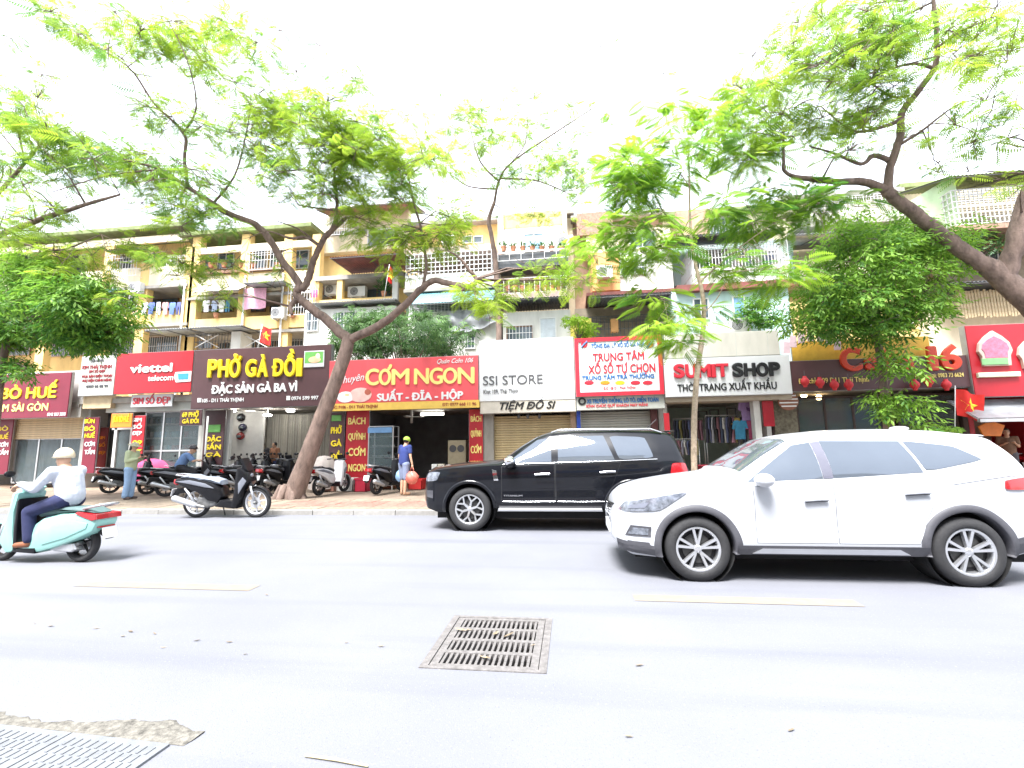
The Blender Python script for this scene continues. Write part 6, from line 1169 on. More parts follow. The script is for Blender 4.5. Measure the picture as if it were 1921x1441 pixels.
for sg in (-1, 1):
    for a in C.ax: C.arch(a, .45, .515, .022, sg).build('arch_cladding', m_bp, bc, True, True)
    for q, hd in (([(.6, .5), (1.55, .48), (1.55, 1.17), (.6, 1.14)], (1.2, 1.0)), ([(1.575, .48), (2.42, .48), (2.72, 1.2), (1.575, 1.175)], (2.35, 1.03))):
        e = .007; C.patch([(q[0][0] - e, q[0][1] - e), (q[1][0] + e, q[1][1] - e), (q[2][0] + e, q[2][1] + e), (q[3][0] - e, q[3][1] + e)], .0015, sg, 22, 14).build('door_gap', m_seam, bc, True, True)
        dd = C.patch(q, .004, sg, 22, 14, .003).build('door', m_bp, bc, True, True); C.strip([(hd[0], hd[1]), (hd[0] + .1, hd[1] + .008), (hd[0] + .2, hd[1] + .012), (hd[0] + .27, hd[1] + .012)], .04, .045, sg, .02).build('handle', m_chrome, dd, True, True)
        C.strip([(q[0][0] + .02, .53), (q[0][0] + .4, .525), (q[1][0], .53)], .016, .012, sg, .01).build('door_trim', m_chrome, dd, True, True)
    C.patch([(.68, 1.205), (1.5, 1.225), (1.5, 1.66), (1.24, 1.62)], .006, sg, 18, 8, .01).build('side_window', m_cglass, bc, True, True); C.patch([(1.62, 1.225), (2.62, 1.245), (2.45, 1.68), (1.62, 1.675)], .006, sg, 18, 8, .01).build('side_window', m_cglass, bc, True, True); C.patch([(2.7, 1.25), (3.3, 1.275), (3.18, 1.64), (2.55, 1.675)], .006, sg, 14, 8, .01, .1).build('quarter_window', m_cglass, bc, True, True)
    C.strip([(.62, 1.185), (1.2, 1.2), (2, 1.215), (2.7, 1.228), (3.35, 1.25)], .018, .014, sg, .01).build('window_trim', m_chrome, bc, True, True)
    C.patch([(-.87, .88), (-.62, .9), (-.55, 1.06), (-.84, 1.05)], .01, sg, 12, 8, .02, .15).build('headlight', m_head, bc, True, True); C.patch([(-.84, .6), (-.7, .58), (-.7, .72), (-.86, .72)], .008, sg, 8, 5, .02).build('fog_lamp', m_clad, bc, True, True)
    C.patch([(.46, .9), (.54, .9), (.5, 1.08), (.42, 1.1)], .014, sg, 4, 6, .02).build('side_vent', m_chrome, bc, True, True); C.patch([(3.55, .98), (3.88, .98), (3.84, 1.18), (3.6, 1.18)], .014, sg, 10, 6, .02, .15).build('tail_light', m_tail, bc, True, True)
    sb = MB().prism([(.52, .36), (2.38, .36), (2.36, .415), (.54, .415)], .0, .2, .015, mat=Matrix.Translation((0, sg * .98 - (.0 if sg < 0 else .2), 0))); sb.build('running_board', m_rims, bc, False, True)
    yb = sg * (C.side(.78, 1.2) + .15); mi = MB().ell((.76, yb, 1.24), (.11, .14, .1), 16, 10).build('wing_mirror', m_chrome, bc, True, True); MB().ell((.775, yb, 1.2), (.1, .13, .085), 16, 10).build('mirror_base', m_bp, mi, True, True)
    MB().tube([(1.5, sg * .66, C.topz(1.5, .62) + .02), (1.65, sg * .655, C.topz(1.65, .62) + .055), (3.3, sg * .64, C.topz(3.3, .61) + .05), (3.5, sg * .635, C.topz(3.5, .61) + .01)], .018, 8).build('roof_rail', m_rims, bc, True, True)
    if sg < 0:
        tmesh = text_mesh('TITANIUM', 'badge', m_chrome, .028, .34, .004); o = put('badge', tmesh, bc, True); o.location = (.8, -(C.side(.8, .62) + .01), .62)
C.screen(.62, 1.24, .74, .62, .006).build('windscreen', m_cglass, bc, True, True); C.screen(3.76, 3.86, .56, .6, .008, 6).build('rear_window', m_cglass, bc, True, True)
MB().grid(lambda u, v: (-.93 + .06 * (2 * u - 1) ** 2, (2 * u - 1) * .55, .72 + .3 * v), 12, 2).build('grille', m_under, bc, True, True)
for z in (.78, .86, .94): MB().grid(lambda u, v, z=z: (-.94 + .06 * (2 * u - 1) ** 2, (2 * u - 1) * .54, z - .014 + .028 * v), 12, 1).build('grille_bar', m_chrome, bc, True, True)
MB().tube([(3.3, -.2, 1.8), (3.5, -.2, 1.98)], [.008, .004], 6).build('aerial', m_dbar, bc, True, True); MB().ell((3.68, 0, 1.745), (.14, .58, .022), 20, 8).build('spoiler', m_bp, bc, True, True)
# ================================================================== motorbikes (local: x forward, rear axle at x = 0)
m_bblk = M('bike_black', (.008, .008, .01), .35, var=.2, s=8, coat=.15, spec=.2); m_bgry = M('bike_grey', (.16, .17, .2), .35, var=.1, coat=.5); m_seat = M('seat_vinyl', (.03, .03, .035), .6, var=.15, bump=.1); m_seatg = M('seat_grey_vinyl', (.2, .23, .28), .6, var=.15)
m_mint = M('mint_paint', (.25, .5, .45), .3, var=.05, coat=.7); m_bsil = M('bike_silver', (.5, .51, .53), .35, metal=.6, var=.1); m_wrim = M('wheel_white_alloy', (.68, .69, .72), .4, metal=.2, var=.05); m_bred = M('bike_red', (.3, .02, .02), .35, coat=.5); m_eng = M('engine_alloy', (.2, .2, .2), .5, metal=.6, var=.3, s=12); m_bwht = M('bike_white', (.66, .66, .68), .35, coat=.5)
def bike_wheel(par, x, R, tw, rim_m, n=6, well=True):
    c = (x, 0, R); hub = MB().cap((x, -.07, R), (x, .07, R), .035, .035).build('wheel', m_eng, par, True, True)
    prof = [(R - .075, -tw * .55), (R - .05, -tw), (R - .02, -tw * .8), (R, -tw * .3), (R, tw * .3), (R - .02, tw * .8), (R - .05, tw), (R - .075, tw * .55)]
    MB().lathe(prof, c, 'Y', 40).build('tyre', m_tyre, hub, True, True); rr = R - .072
    MB().lathe([(rr + .004, -tw * .6), (rr - .016, -tw * .62), (rr - .022, 0), (rr - .016, tw * .62), (rr + .004, tw * .6)], c, 'Y', 40).build('rim', rim_m, hub, True, True)
    for k in range(n):
        a = 2 * math.pi * k / n; d = Vector((math.cos(a), 0, math.sin(a))); e = Vector((math.cos(a + .25), 0, math.sin(a + .25)))
        MB().tube([Vector(c) + d * .03, Vector(c) + e * (rr * .6), Vector(c) + e * (rr - .005)], [.02, .014, .017], 6).build('spoke', rim_m, hub, True, True)
    MB().lathe([(.05, -.045), (.11, -.045), (.11, -.04), (.05, -.04)], c, 'Y', 24).build('brake_disc', m_bsil, hub, False, True)
    return hub
def moto(label, loc, rz, style, group='motorbikes and scooters', k=1.0, paint=None, seat_m=None, rim_m=None, plate=True, lean=0.0):
    t = thing('scooter' if style == 'mint' else 'motorbike', label, 'scooter' if style == 'mint' else 'motorbike', loc, rz, group); t.rotation_euler = (lean, 0, rz); t.scale = (k, k, k)
    paint = paint or m_bblk; seat_m = seat_m or m_seat; B = lambda mb, nm, m, p=None, sm=True: mb.build(nm, m, p or t, sm, True)
    if style == 'mint':
        R, xf = .255, 1.3; rim_m = rim_m or m_rimd
        body = [(.95, .15), (.6, .13), (.3, .2), (-.05, .32), (-.30, .43), (-.36, .56), (-.33, .66), (-.1, .685), (.25, .67), (.5, .62), (.62, .54), (.68, .4), (.78, .26), (.97, .2)]
        o = B(MB().prism(body, -.17, .17, .06), 'rear_body', m_mint, sm=False); smooth_sharp(o, 40)
        for s in (-1, 1): smooth_sharp(B(MB().prism([(.45, .26), (.1, .35), (-.22, .48), (-.24, .55), (.1, .6), (.4, .56), (.52, .45)], s * .175 - .008, s * .175 + .008, .006), 'side_panel', m_mint, sm=False), 40)
        smooth_sharp(B(MB().prism([(-.3, .68), (-.15, .745), (.05, .76), (.3, .755), (.55, .74), (.64, .69), (.6, .62), (.2, .68)], -.14, .14, .045), 'seat', M('seat_teal', (.07, .12, .12), .6), sm=False), 45)
        B(MB().tube([(-.12, -.15, .74), (-.36, -.12, .79), (-.41, 0, .8), (-.36, .12, .79), (-.12, .15, .74)], .018, 8), 'grab_rail', m_bsil)
        B(MB().prism([(-.3, .58), (-.375, .6), (-.36, .665), (-.06, .7), (-.02, .68), (-.14, .63)], -.182, .182, .01), 'tail_light', m_tail, sm=False); B(MB().prism([(-.355, .48), (-.35, .5), (-.2, .5), (-.18, .475)], -.12, .12, .01), 'reflector', m_tail, sm=False)
        smooth_sharp(B(MB().prism([(.86, .16), (1.02, .14), (1.16, .3), (1.1, .5), (1.05, .75), (1.02, .95), (.95, 1.0), (.9, .96), (.95, .7), (.93, .4)], -.19, .19, .05), 'leg_shield', m_mint, sm=False), 40)
        smooth_sharp(B(MB().prism([(.84, .18), (.9, .18), (.925, .5), (.92, .85), (.88, .88), (.87, .5)], -.185, .185, .015), 'inner_shield', m_bblk, sm=False), 40)
        smooth_sharp(B(MB().prism([(.55, .215), (.92, .2), (.92, .16), (.55, .14)], -.18, .18, .012), 'floorboard', m_bblk, sm=False), 40)
        smooth_sharp(B(MB().prism([(1.02, 1.0), (.88, 1.06), (.84, 1.02), (.9, .94), (1.04, .92)], -.13, .13, .03), 'handlebar_cowl', m_mint, sm=False), 40)
        MBm = MB().prism([(-.02, .19), (.02, .27), (.42, .26), (.46, .2), (.3, .16), (.05, .15)], -.12, .12, .02); B(MBm, 'motor_cover', m_bsil, sm=False); px_, pz_ = -.4, .4
        hx, hz = .92, 1.03
    else:
        R, xf = (.31, 1.34) if style == 'sh' else (.285, 1.24); rim_m = rim_m or (m_wrim if style == 'sh' else m_rimd); q = xf / 1.34
        P2 = lambda pts: [(x * q, z) for x, z in pts]
        smooth_sharp(B(MB().prism(P2([(-.42, .74), (-.38, .82), (-.1, .83), (.2, .79), (.45, .72), (.6, .62), (.66, .44), (.58, .32), (.35, .36), (.12, .52), (-.15, .62)]), -.16, .16, .05), 'rear_body', paint, sm=False), 40)
        for s in (-1, 1): smooth_sharp(B(MB().prism(P2([(-.36, .765), (-.05, .79), (.3, .72), (.5, .62), (.3, .64), (.0, .7)]), s * .163 - .008, s * .163 + .008, .005), 'side_panel', m_bgry, sm=False), 40)
        smooth_sharp(B(MB().prism(P2([(-.32, .83), (-.22, .89), (.0, .885), (.14, .84), (.4, .83), (.6, .77), (.63, .68), (.45, .71), (.1, .79)]), -.13, .13, .045), 'seat', seat_m, sm=False), 45)
        B(MB().tube([(-.1 * q, -.13, .86), (-.4 * q, -.11, .89), (-.46 * q, 0, .9), (-.4 * q, .11, .89), (-.1 * q, .13, .86)], .014, 8), 'grab_rail', m_bsil)
        smooth_sharp(B(MB().prism(P2([(-.4, .68), (-.455, .72), (-.44, .8), (-.36, .81), (-.34, .72)]), -.12, .12, .015), 'tail_light', m_tail, sm=False), 40)
        smooth_sharp(B(MB().prism(P2([(-.2, .6), (-.42, .62), (-.55, .42), (-.5, .38), (-.36, .5), (-.1, .52)]), -.06, .06, .015), 'rear_mudguard', m_bblk, sm=False), 40)
        smooth_sharp(B(MB().prism(P2([(.5, .24), (.92, .2), (1.0, .28), (.98, .36), (.62, .38)]), -.15, .15, .03), 'floorboard', m_bblk, sm=False), 40)
        smooth_sharp(B(MB().prism(P2([(.86, .24), (.98, .2), (1.08, .42), (1.14, .62), (1.24, .74), (1.22, .9), (1.08, 1.04), (.98, 1.02), (.95, .8), (.92, .5)]), -.17, .17, .05), 'front_shield', paint, sm=False), 40)
        for s in (-1, 1): smooth_sharp(B(MB().prism(P2([(1.05, .5), (1.14, .64), (1.22, .76), (1.14, .84), (1.04, .72)]), s * .172 - .007, s * .172 + .007, .005), 'shield_panel', m_bgry, sm=False), 40)
        B(MB().ell((1.17 * q, 0, .86), (.07, .1, .06), 14, 9), 'headlight', m_head); B(MB().prism(P2([(1.1, 1.0), (1.2, .96), (1.06, 1.22), (1.02, 1.2)]), -.11, .11, .008), 'fly_screen', m_bblk, sm=False)
        for s in (-1, 1): B(MB().ell((1.16 * q, s * .13, .78), (.06, .04, .03), 10, 7), 'indicator', m_lo)
        B(MB().prism(P2([(.05, .28), (.1, .44), (.48, .42), (.55, .28), (.3, .2)]), -.11, .11, .03), 'engine', m_eng, sm=False)
        B(MB().cap((.28 * q, -.15, .24), (-.02, -.17, .3), .03, .05), 'exhaust_pipe', m_eng); B(MB().cap((.1 * q, -.17, .28), (-.34 * q, -.19, .42), .055, .065), 'exhaust', m_bsil)
        B(MB().tube([(.05, -.12, R + .02), (-.18 * q, -.12, .62)], .025, 8), 'shock_absorber', m_bsil); B(MB().tube([(.5 * q, .1, .25), (.47 * q, .22, .0)], .012, 6), 'side_stand', m_dbar); px_, pz_ = -.5 * q, .52
        hx, hz = 1.0 * q, 1.05
    # shared: wheels, fork, mudguard, bars
    bike_wheel(t, 0, R, .055, rim_m, 5 if style == 'mint' else 7); bike_wheel(t, xf, R, .05, rim_m, 5 if style == 'mint' else 7)
    for s in (-1, 1): B(MB().tube([(xf, s * .075, R), (xf - .1, s * .075, R + .34)], [.02, .024], 8), 'fork_leg', m_bsil)
    mg = MB(); vs = []
    for i in range(13):
        a = R_(20 + i * 12)
        for j in range(5): b = (j - 2) / 2; vs.append((xf + (R + .028 - .012 * b * b) * math.cos(a), b * .07, R + (R + .028 - .012 * b * b) * math.sin(a)))
    mg.add(vs, [(i * 5 + j, i * 5 + j + 1, i * 5 + 6 + j, i * 5 + 5 + j) for i in range(12) for j in range(4)]); B(mg, 'front_mudguard', m_mint if style == 'mint' else paint)
    B(MB().tube([(xf - .1, 0, R + .3), (hx, 0, hz)], .03, 8), 'steering_column', m_dbar)
    hb = B(MB().tube([(hx - .12, -.34, hz + .02), (hx - .02, -.2, hz + .03), (hx + .02, 0, hz), (hx - .02, .2, hz + .03), (hx - .12, .34, hz + .02)], .013, 8), 'handlebar', m_dbar)
    for s in (-1, 1):
        B(MB().tube([(hx - .07, s * .25, hz + .025), (hx - .13, s * .36, hz + .02)], .019, 8), 'grip', m_seat, hb); B(MB().tube([(hx - .02, s * .22, hz + .03), (hx + .02, s * .27, hz + .17)], .007, 6), 'mirror_stem', m_dbar, hb); B(MB().ell((hx + .01, s * .3, hz + .2), (.016, .07, .045), 14, 8), 'mirror', m_bblk, hb)
    if plate: B(MB().box(px_ - .012, px_ - .004, -.1, .1, pz_ - .07, pz_ + .08, Matrix.Translation((px_, 0, pz_)) @ Matrix.Rotation(.25, 4, 'Y') @ Matrix.Translation((-px_, 0, -pz_))), 'number_plate', m_plate, sm=False)
    if style == 'mint': B(MB().prism([(-.25, .5), (-.42, .33), (-.405, .32), (-.2, .46)], -.05, .05), 'plate_bracket', m_bblk, sm=False)
    return t
def drape(name, label, cat, c, rx, ry, h, mat, z0=.12, lift=None, group=None, rz=0.0):
    """cloth pulled over a bike: closed hood with folds down to the hem"""
    mb = MB(); n, m = 40, 12; vs = []
    for j in range(m + 1):
        v = j / m
        for i in range(n):
            a = 2 * math.pi * i / n; fold = 1 + .06 * v * math.sin(a * 9) + .04 * v * math.sin(a * 5 + 1); e = math.sin(min(1, v * 1.25) * math.pi / 2) ** .6
            x, y = rx * e * math.cos(a) * fold, ry * e * math.sin(a) * fold; zz = z0 + (h - z0) * (1 - v ** 1.6) * (1 + (lift(x / rx) if lift else 0)); p = Matrix.Rotation(rz, 3, 'Z') @ Vector((x, y, 0)); vs.append((c[0] + p.x, c[1] + p.y, zz))
    mb.add(vs, [(j * n + i, (j + 1) * n + i, (j + 1) * n + (i + 1) % n, j * n + (i + 1) % n) for j in range(m) for i in range(n)] + [tuple(range(n))]); return tag(mb.build(name, mat, None, True), label, cat, group)
GB = 'motorbikes parked on the pavement'
p = G(178, 1058); mint = moto('mint green scooter with black wheels carrying the rider in white shirt', (p.x - .32, 5.85, 0), math.pi, 'mint', 'scooters in the road', 1.0)
p = G(364, 971); moto('black scooter with silver panels and white alloy wheels, parked at the kerb', (p.x + .04, 9.86, 0), R_(1), 'sh', GB, 1.1, seat_m=m_seatg, lean=.06)
def at(px, py, z=.12): q = G(px, py, z); return (q.x, q.y, z)
base = moto('dark motorbike ridden by the man in the blue shirt', at(310, 932), R_(38), 'wave', GB)
SP = [((383, 926), 58, 'black motorbike with grey tail, behind the parked black scooter seat'), ((418, 920), 66, 'black motorbike with a helmet shaped mirror behind the parked black scooter'), ((452, 916), 70, 'black motorbike behind the handlebar of the parked black scooter'), ((519, 922), 105, 'dark motorbike half hidden by the leaning tree trunk'),
      ((706, 928), 74, 'dark motorbike beside the woman with the green cap'), ((70, 902), 5, 'dark motorbike under the left tree in front of the rolled shutter'), ((205, 926), 60, 'dark motorbike beside the standing woman in jeans'), ((275, 928), 72, 'dark motorbike showing under the pink cover'), ((345, 905), 80, 'black motorbike nose in against the glass shop front'), ((545, 910), 95, 'black motorbike deep behind the tree trunk'), ((332, 922), 52, 'dark motorbike tucked between the man in blue and the white post'), ((402, 912), 62, 'dark motorbike against the brown upright board with yellow words'), ((436, 926), 60, 'dark motorbike close behind the seat of the parked black scooter'), ((500, 926), 86, 'dark motorbike whose plate shows just left of the leaning trunk'), ((464, 908), 72, 'dark motorbike in front of the helmets on the white partition'), ((482, 918), 76, 'dark motorbike in the noodle shop opening beside the white partition')]
for (px, py), r, lb in SP:
    o = copy_tree(base); o.location = at(px, py); o.rotation_euler = (0, 0, R_(r)); o['label'] = lb; o.name = 'motorbike'
wb_ = moto('white motorbike with its plate towards the road under a pale cover', at(598, 930), R_(82), 'wave', GB, paint=m_bwht, rim_m=m_rimd)
for i, (px, py, r) in enumerate(((1868, 900, 120), (1895, 900, 110), (1930, 898, 100))):
    o = copy_tree(base if i else wb_); o.location = at(px, py); o.rotation_euler = (0, 0, R_(r)); o['label'] = ['white motorbike first behind the tail of the white SUV', 'dark motorbike second behind the tail of the white SUV', 'dark motorbike at the right frame edge behind the white SUV'][i]; o['group'] = 'motorbikes behind the white SUV'; o.name = 'motorbike'
q = at(282, 918); drape('bike_cover', 'bright pink cloth cover over a parked motorbike', 'cover', (q[0] + .15, q[1] + .35), .95, .42, 1.2, M('pink_cover', (.62, .08, .22), .75, var=.15, s=3, bump=.3, bs=5), .35, lambda x: -.25 * x, rz=R_(40))
q = at(588, 925); drape('bike_cover', 'pale pinkish grey cloth draped over the front of the white motorbike', 'cover', (q[0] - .1, q[1] + .75), .42, .5, 1.3, M('pale_cover', (.55, .48, .44), .85, var=.12, s=3, bump=.3, bs=6), .2, None)
# ================================================================== people (local: facing +x)
m_skin = M('skin', (.5, .3, .2), .55, var=.06, s=12); m_hair = M('black_hair', (.012, .01, .009), .5, var=.2, s=40); m_eye = M('eye_dark', (.02, .015, .012), .3)
V = Vector
def hand(mb, wr, d, up, curl=.5, s=1.0):
    d = V(d).normalized(); up = V(up); up = (up - d * up.dot(d)).normalized(); side = d.cross(up)
    c = V(wr) + d * .05 * s; mb.cap(V(wr), c + d * .02 * s, .024 * s, .03 * s); mb.cap(c + side * .02 * s, c - side * .02 * s, .022 * s, .022 * s)
    for i, L in enumerate((.07, .08, .075, .058)):
        o = c + d * .035 * s + side * (.03 - .02 * i) * s; k = o + (d * (1 - curl * .5) - up * curl * .5).normalized() * L * .55 * s; e = k + (d * (1 - curl) - up * curl).normalized() * L * .5 * s
        mb.cap(o, k, .0105 * s, .0095 * s, 8); mb.cap(k, e, .0095 * s, .008 * s, 8)
    o = c - d * .02 * s + side * .03 * s; k = o + (side * .7 + d * .7 - up * curl * .4).normalized() * .04 * s; mb.cap(o, k, .0125 * s, .011 * s, 8); mb.cap(k, k + (d * .9 + side * .2 - up * curl * .5).normalized() * .03 * s, .0105 * s, .009 * s, 8)
def person(label, loc, rz, J, top, bottom, sleeve=1.0, legs=1.0, hat=None, hair='short', shoes=None, name='person', group=None, scale=1.0, skirt=False, voxel=.0105):
    t = thing('person', label, 'person', loc, rz, group); t.scale = (scale,) * 3
    g = lambda k: V(J[k]); hd = g('head'); nk = g('neck'); ch = g('chest'); pv = g('pelvis'); f = V(J.get('face', (1, 0, 0))).normalized(); upv = (hd - nk).normalized(); sd = f.cross(upv).normalized(); upv = sd.cross(f)
    lat = V(J.get('lat', (0, 1, 0)))
    b = MB()
    b.ell(hd, (.088, .074, .112), 18, 12, Matrix((f, -sd, upv)).transposed()); b.ell(hd - upv * .06 + f * .018, (.066, .056, .062), 14, 10, Matrix((f, -sd, upv)).transposed())
    b.cap(hd + f * .086 + upv * .005, hd + f * .1 - upv * .03, .008, .014, 8)
    for s in (-1, 1): b.ell(hd + sd * s * .074 - f * .005 - upv * .012, (.018, .01, .03), 10, 8, Matrix((f, -sd, upv)).transposed()); b.ell(hd + f * .074 + sd * s * .028 - upv * .04, (.012, .02, .012), 8, 6)
    b.ell(hd + f * .078 - upv * .062, (.012, .022, .01), 10, 6, Matrix((f, -sd, upv)).transposed())
    b.cap(nk - upv * .03, hd - upv * .08, .052, .05); b.cap(ch, nk, .11, .07); b.cap(pv, ch, .115, .125)
    for s in ('l', 'r'):
        sh, el, wr, hp, kn, an, to = (g(k + s) for k in ('sh', 'el', 'wr', 'hp', 'kn', 'an', 'to')); b.cap(ch + (sh - ch) * .3 + V((0, 0, .04)), sh, .075, .058); b.cap(sh, el, .05, .038); b.cap(el, wr, .039, .026)
        b.cap(pv, hp, .1, .09); b.cap(hp, kn, .085, .055); b.cap(kn, kn + (an - kn) * .35, .054, .056); b.cap(kn + (an - kn) * .35, an, .054, .036); b.cap(an - V((0, 0, .03)), to, .036, .03)
        hand(b, wr, J.get('hd' + s, wr - el), J.get('hu' + s, (0, 0, 1)), J.get('curl', .5))
    blob(b, 'body', m_skin, t, voxel, 3)
    for s in (-1, 1): MB().ell(hd + f * .083 + sd * s * .033 + upv * .012, (.009, .013, .008), 8, 6).build('eye', m_eye, t, True, True)
    if top is not None:
        c = MB(); c.cap(pv + (ch - pv) * .02, ch, .145, .155); c.cap(ch, nk - upv * .055, .15, .075)
        for q in (-1, 1): c.cap(pv + lat * .045 * q + V((0, 0, .02)), ch + lat * .055 * q, .128, .13)
        for s in ('l', 'r'):
            sh, el, wr = g('sh' + s), g('el' + s), g('wr' + s); c.cap(ch + (sh - ch) * .3 + V((0, 0, .04)), sh, .095, .078)
            if sleeve >= 1: c.cap(sh, el, .074, .062); c.cap(el, el + (wr - el) * min(1, sleeve - .05), .062, .046)
            else: c.cap(sh, sh + (el - sh) * max(.2, sleeve), .075, .066)
        o = blob(c, 'shirt', top, t, .016, 3)
    c = MB(); c.cap(pv, pv + (ch - pv) * .18, .138, .138)
    for s in ('l', 'r'):
        hp, kn, an = g('hp' + s), g('kn' + s), g('an' + s); c.cap(pv, hp, .125, .115); c.cap(hp, kn, .11, .083 if legs >= 1 else .085)
        if legs >= 1: c.cap(kn, an + V((0, 0, .02)), .082, .066 if legs < 1.5 else .085)
    blob(c, 'trousers', bottom, t, .016, 3)
    for s in ('l', 'r'):
        an, to = g('an' + s), g('to' + s); c = MB(); c.cap(an - V((0, 0, .045)), to, .046, .038); c.cap(an + V((0, 0, -.01)), an - V((0, 0, .04)), .042, .045); c.box(0, 0, 0, 0, 0, 0); blob(c, 'shoe', shoes or m_lk, t, .012, 2)
    R3 = Matrix((f, -sd, upv)).transposed()
    if hair: 
        c = MB(); c.ell(hd - f * .016 + upv * .022, (.096, .086, .108), 16, 12, R3)
        if hair == 'long': c.cap(hd - f * .05 - upv * .02, nk - f * .07 - upv * .08, .07, .045)
        o = blob(c, 'hair', m_hair, t, .014, 2)
        for v in o.data.vertices:
            d = V(v.co) - hd
            if d.dot(f) > .045 and d.dot(upv) < .06: v.co = V(v.co) - f * (d.dot(f) - .03)
    if hat:
        kind, hm = hat
        if kind == 'helmet':
            mb = MB(); n, m = 24, 8; vs = []
            for j in range(m + 1):
                th = math.pi * .56 * j / m
                for i in range(n): a = 2 * math.pi * i / n; vs.append(hd + upv * (.035 + .128 * math.cos(th)) + f * (.128 * math.sin(th) * math.cos(a) - .008) + sd * .11 * math.sin(th) * math.sin(a))
            k0 = m * n; vs += [p * .5 + (hd + upv * .03) * .5 if False else p - (p - hd).normalized() * .02 for p in vs[k0:k0 + n]]
            mb.add(vs, [(j * n + i, (j + 1) * n + i, (j + 1) * n + (i + 1) % n, j * n + (i + 1) % n) for j in range(m + 1) for i in range(n)]); h = mb.build('helmet', hm, t, True, True)
            mb = MB(); mb.grid(lambda u, v: tuple(hd + upv * (.045 - .022 * v) + f * ((.112 + .06 * v) * math.cos((u - .5) * 1.9)) + sd * .098 * math.sin((u - .5) * 1.9)), 12, 3); mb.build('peak', hm, h, True, True)
        else:
            c = MB(); c.ell(hd + upv * .04 - f * .005, (.112, .1, .09), 18, 12, R3)
            if kind == 'cap': c.ell(hd + upv * .03 + f * .1, (.085, .075, .014), 14, 8, R3)
            elif kind == 'sunhat': c.ell(hd + upv * .03, (.19, .18, .018), 20, 8, R3)
            blob(c, 'hat', hm, t, .01, 2)
    return t
def standing(lean=0.0, arms='down', spread=.1):
    J = dict(head=(.03 + lean * .9, 0, 1.56), neck=(lean * .7, 0, 1.42), chest=(lean * .5, 0, 1.25), pelvis=(0, 0, .93), shl=(lean * .6, .185, 1.375), shr=(lean * .6, -.185, 1.375), hpl=(0, .09, .88), hpr=(0, -.09, .88), knl=(.03, spread, .49), knr=(-.0, -spread, .49), anl=(0, spread, .09), anr=(-.04, -spread, .09), tol=(.15, spread + .03, .04), tor=(.11, -spread - .03, .04))
    if arms == 'down': J.update(ell=(lean * .4, .25, 1.1), elr=(lean * .4, -.25, 1.1), wrl=(.06, .27, .86), wrr=(.06, -.27, .86), hdl=(.1, 0, -1), hdr=(.1, 0, -1), hul=(-1, 0, 0), hur=(-1, 0, 0))
    else: J.update(ell=(.02, .23, 1.12), elr=(.02, -.23, 1.12), wrl=(.23, .12, 1.22), wrr=(.22, -.1, 1.2), hdl=(.7, -.4, .4), hdr=(.7, .4, .4), hul=(-.3, 0, 1), hur=(-.3, 0, 1))
    return J
RS = 1.0
# rider of the mint scooter: joints in the scooter's own frame
J = dict(pelvis=(.28, 0, .88), chest=(.36, 0, 1.16), neck=(.42, 0, 1.3), head=(.47, 0, 1.425), shl=(.4, .19, 1.25), shr=(.4, -.19, 1.25), ell=(.55, .27, 1.02), elr=(.55, -.27, 1.02), wrl=(.69, .32, 1.085), wrr=(.69, -.32, 1.085), hdl=(.8, .1, -.3), hdr=(.8, -.1, -.3), curl=.75, hpl=(.32, .1, .84), hpr=(.32, -.1, .84), knl=(.74, .15, .7), knr=(.74, -.15, .7), anl=(.68, .16, .31), anr=(.68, -.16, .31), tol=(.85, .18, .25), tor=(.85, -.18, .25), face=(1, 0, -.03))
m_whs = M('white_shirt', (.52, .55, .62), .85, var=.1, s=5, bump=.8, bs=9); m_navy = M('navy_trousers', (.02, .025, .08), .9, var=.15, s=6, bump=.25, bs=8)
person('rider in white long sleeved shirt, navy trousers and cream helmet, on the mint scooter', tuple(mint.location), math.pi, J, m_whs, m_navy, 2.0, 1.0, ('helmet', M('cream_helmet', (.7, .6, .42), .35, coat=.3)), None, M('brown_leather', (.2, .07, .03), .5), scale=RS, group='people')
# standing woman, left
J = standing(0.02, 'bent', .08); J['face'] = (1, .1, -.25)
q = at(240, 937); person('woman in light green top, pale jeans and sun hat standing with raised hands', q, R_(12), J, M('light_green_top', (.42, .47, .3), .9, var=.1, bump=.3, bs=7), M('pale_jeans', (.25, .38, .58), .9, var=.12, s=6, bump=.2), 1.6, 1.6, ('sunhat', M('khaki_hat', (.42, .4, .28), .9)), 'long', M('dark_shoe', (.05, .03, .03), .6), group='people', scale=1.0)
tag(MB().box(-.003, .003, -.04, .04, 0, .15, Matrix.Translation((q[0] + .32, q[1] + .05, q[2] + 1.2)) @ Matrix.Rotation(-.4, 4, 'Y')).build('mobile_phone', m_lk), 'dark phone held by the woman in the light green top', 'phone')
# man astride the dark motorbike
J = dict(pelvis=(.3, 0, .95), chest=(.44, 0, 1.2), neck=(.54, 0, 1.33), head=(.62, 0, 1.45), shl=(.5, .19, 1.28), shr=(.5, -.19, 1.28), ell=(.66, .26, 1.08), elr=(.66, -.26, 1.08), wrl=(.76, .3, 1.1), wrr=(.76, -.3, 1.1), hdl=(.8, .1, 0), hdr=(.8, -.1, 0), curl=.7, hpl=(.32, .1, .9), hpr=(.32, -.1, .9), knl=(.7, .2, .72), knr=(.7, -.2, .72), anl=(.58, .24, .3), anr=(.58, -.24, .3), tol=(.74, .26, .25), tor=(.74, -.26, .25), face=(1, 0, -.1))
person('man in blue short sleeved shirt and dark helmet sitting on the dark motorbike', tuple(base.location), R_(38), J, M('blue_shirt', (.13, .22, .42), .9, var=.12, bump=.3, bs=7), M('black_trousers', (.02, .02, .025), .9, bump=.2), .75, 1.0, ('helmet', M('dark_helmet', (.03, .025, .03), .3, coat=.4)), None, m_lk, group='people')
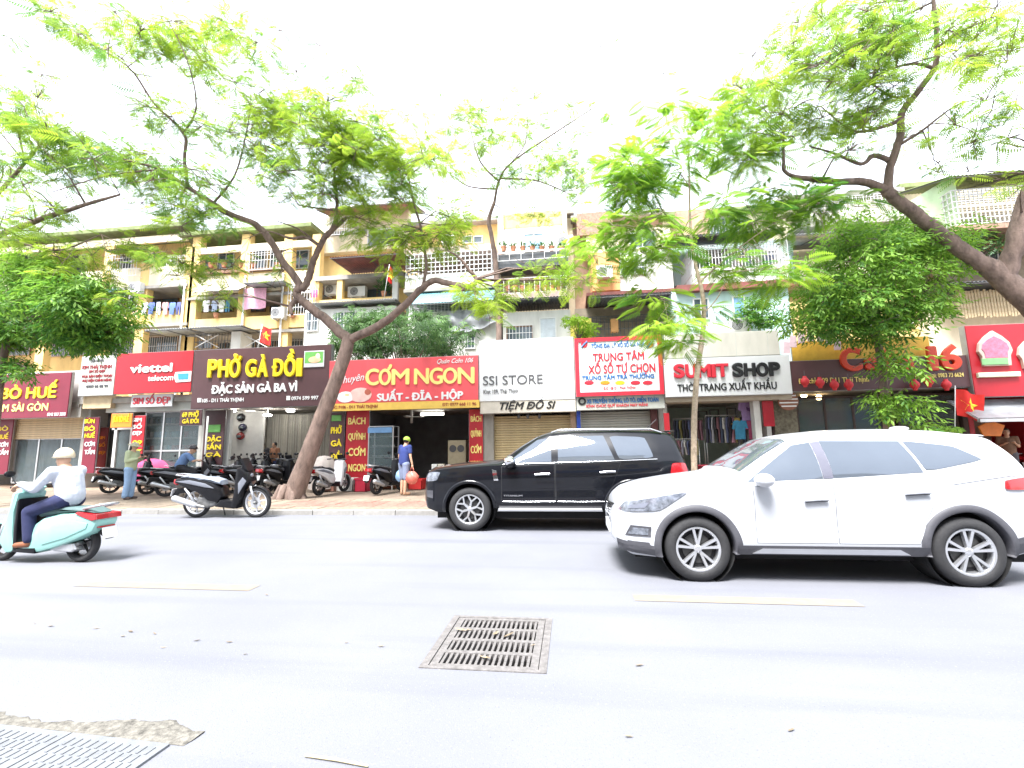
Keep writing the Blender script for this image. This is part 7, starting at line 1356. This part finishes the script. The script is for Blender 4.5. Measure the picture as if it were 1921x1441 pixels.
# woman with green cap and bags
J = standing(.06, 'down', .09); J['face'] = (.9, .4, -.2); J.update(wrl=(.12, .3, .9), wrr=(.05, -.3, .88))
q = at(757, 929); yaw = R_(60)
person('woman in dark blue top, knee length shorts and bright green cap carrying plastic bags', q, yaw, J, M('royal_blue_top', (.03, .05, .2), .9, var=.12, bump=.3, bs=7), M('grey_blue_shorts', (.2, .24, .36), .9, var=.15, bump=.2), .55, .5, ('cap', M('lime_cap', (.4, .62, .08), .8)), 'short', M('tan_sandal', (.3, .17, .1), .7), group='people', scale=1.03)
def bag(label, c, mat, h=.36, r=.15):
    t = thing('plastic_bag', label, 'bag', tuple(c)); n, m = 22, 10; vs = []; c = V(c)
    for j in range(m + 1):
        v = j / m; e = (math.sin(math.pi * min(1, .08 + v * .8)) ** .7) * (1 - .55 * max(0, v - .6))
        for i in range(n): a = 2 * math.pi * i / n; k = 1 + .12 * math.sin(a * 5 + j) + .05 * math.sin(a * 9); vs.append(c + V((r * e * k * math.cos(a), r * .75 * e * k * math.sin(a), h * v)))
    MB().add(vs, [(j * n + i, j * n + (i + 1) % n, (j + 1) * n + (i + 1) % n, (j + 1) * n + i) for j in range(m) for i in range(n)] + [tuple(range(n))[::-1]]).build('bag_body', mat, t, True)
    MB().tube([c + V((-.05, 0, h * .95)), c + V((-.03, 0, h + .1)), c + V((.03, 0, h + .1)), c + V((.05, 0, h * .95))], .012, 6).build('handle', mat, t, True)
Rz = Matrix.Rotation(yaw, 3, 'Z')
pl_ = V(q) + Rz @ V((.12, .3, .9)) * 1.03; pr_ = V(q) + Rz @ V((.05, -.3, .88)) * 1.03
bag('pale blue plastic bag in the hand of the woman with the green cap', pl_ - V((0, 0, .56)), M('blue_bag', (.3, .5, .75), .4, var=.15, s=6, trans=.2)); bag('salmon red plastic bag in the hand of the woman with the green cap', pr_ - V((0, 0, .58)), M('red_bag', (.75, .2, .15), .4, var=.15, s=6, trans=.2), .38, .19)
J = standing(.05, 'bent'); q = P(468, 850, 17.6); person('person in dark clothes standing deep in the noodle shop by the white partition', (P(492, 850, 17.6).x, 17.6, .16), R_(-60), J, cloth((.05, .05, .06)), cloth((.08, .08, .1)), 1.5, 1.0, None, 'short', group='people', voxel=.014)
J = standing(.02, 'down'); person('person in a brown top standing before the strip curtain in the noodle shop', (P(516, 850, 17.3).x, 17.3, .16), R_(-110), J, cloth((.3, .14, .08)), cloth((.04, .05, .12)), .6, 1.0, None, 'short', group='people', voxel=.014)
J = standing(.02, 'bent'); person('person in a brown apron standing under the orange sign in the right end shop', (P(1893, 850, 16.2).x, 16.2, .16), R_(-120), J, cloth((.2, .12, .08)), cloth((.1, .1, .12)), .6, 1.0, None, 'short', group='people', voxel=.014)
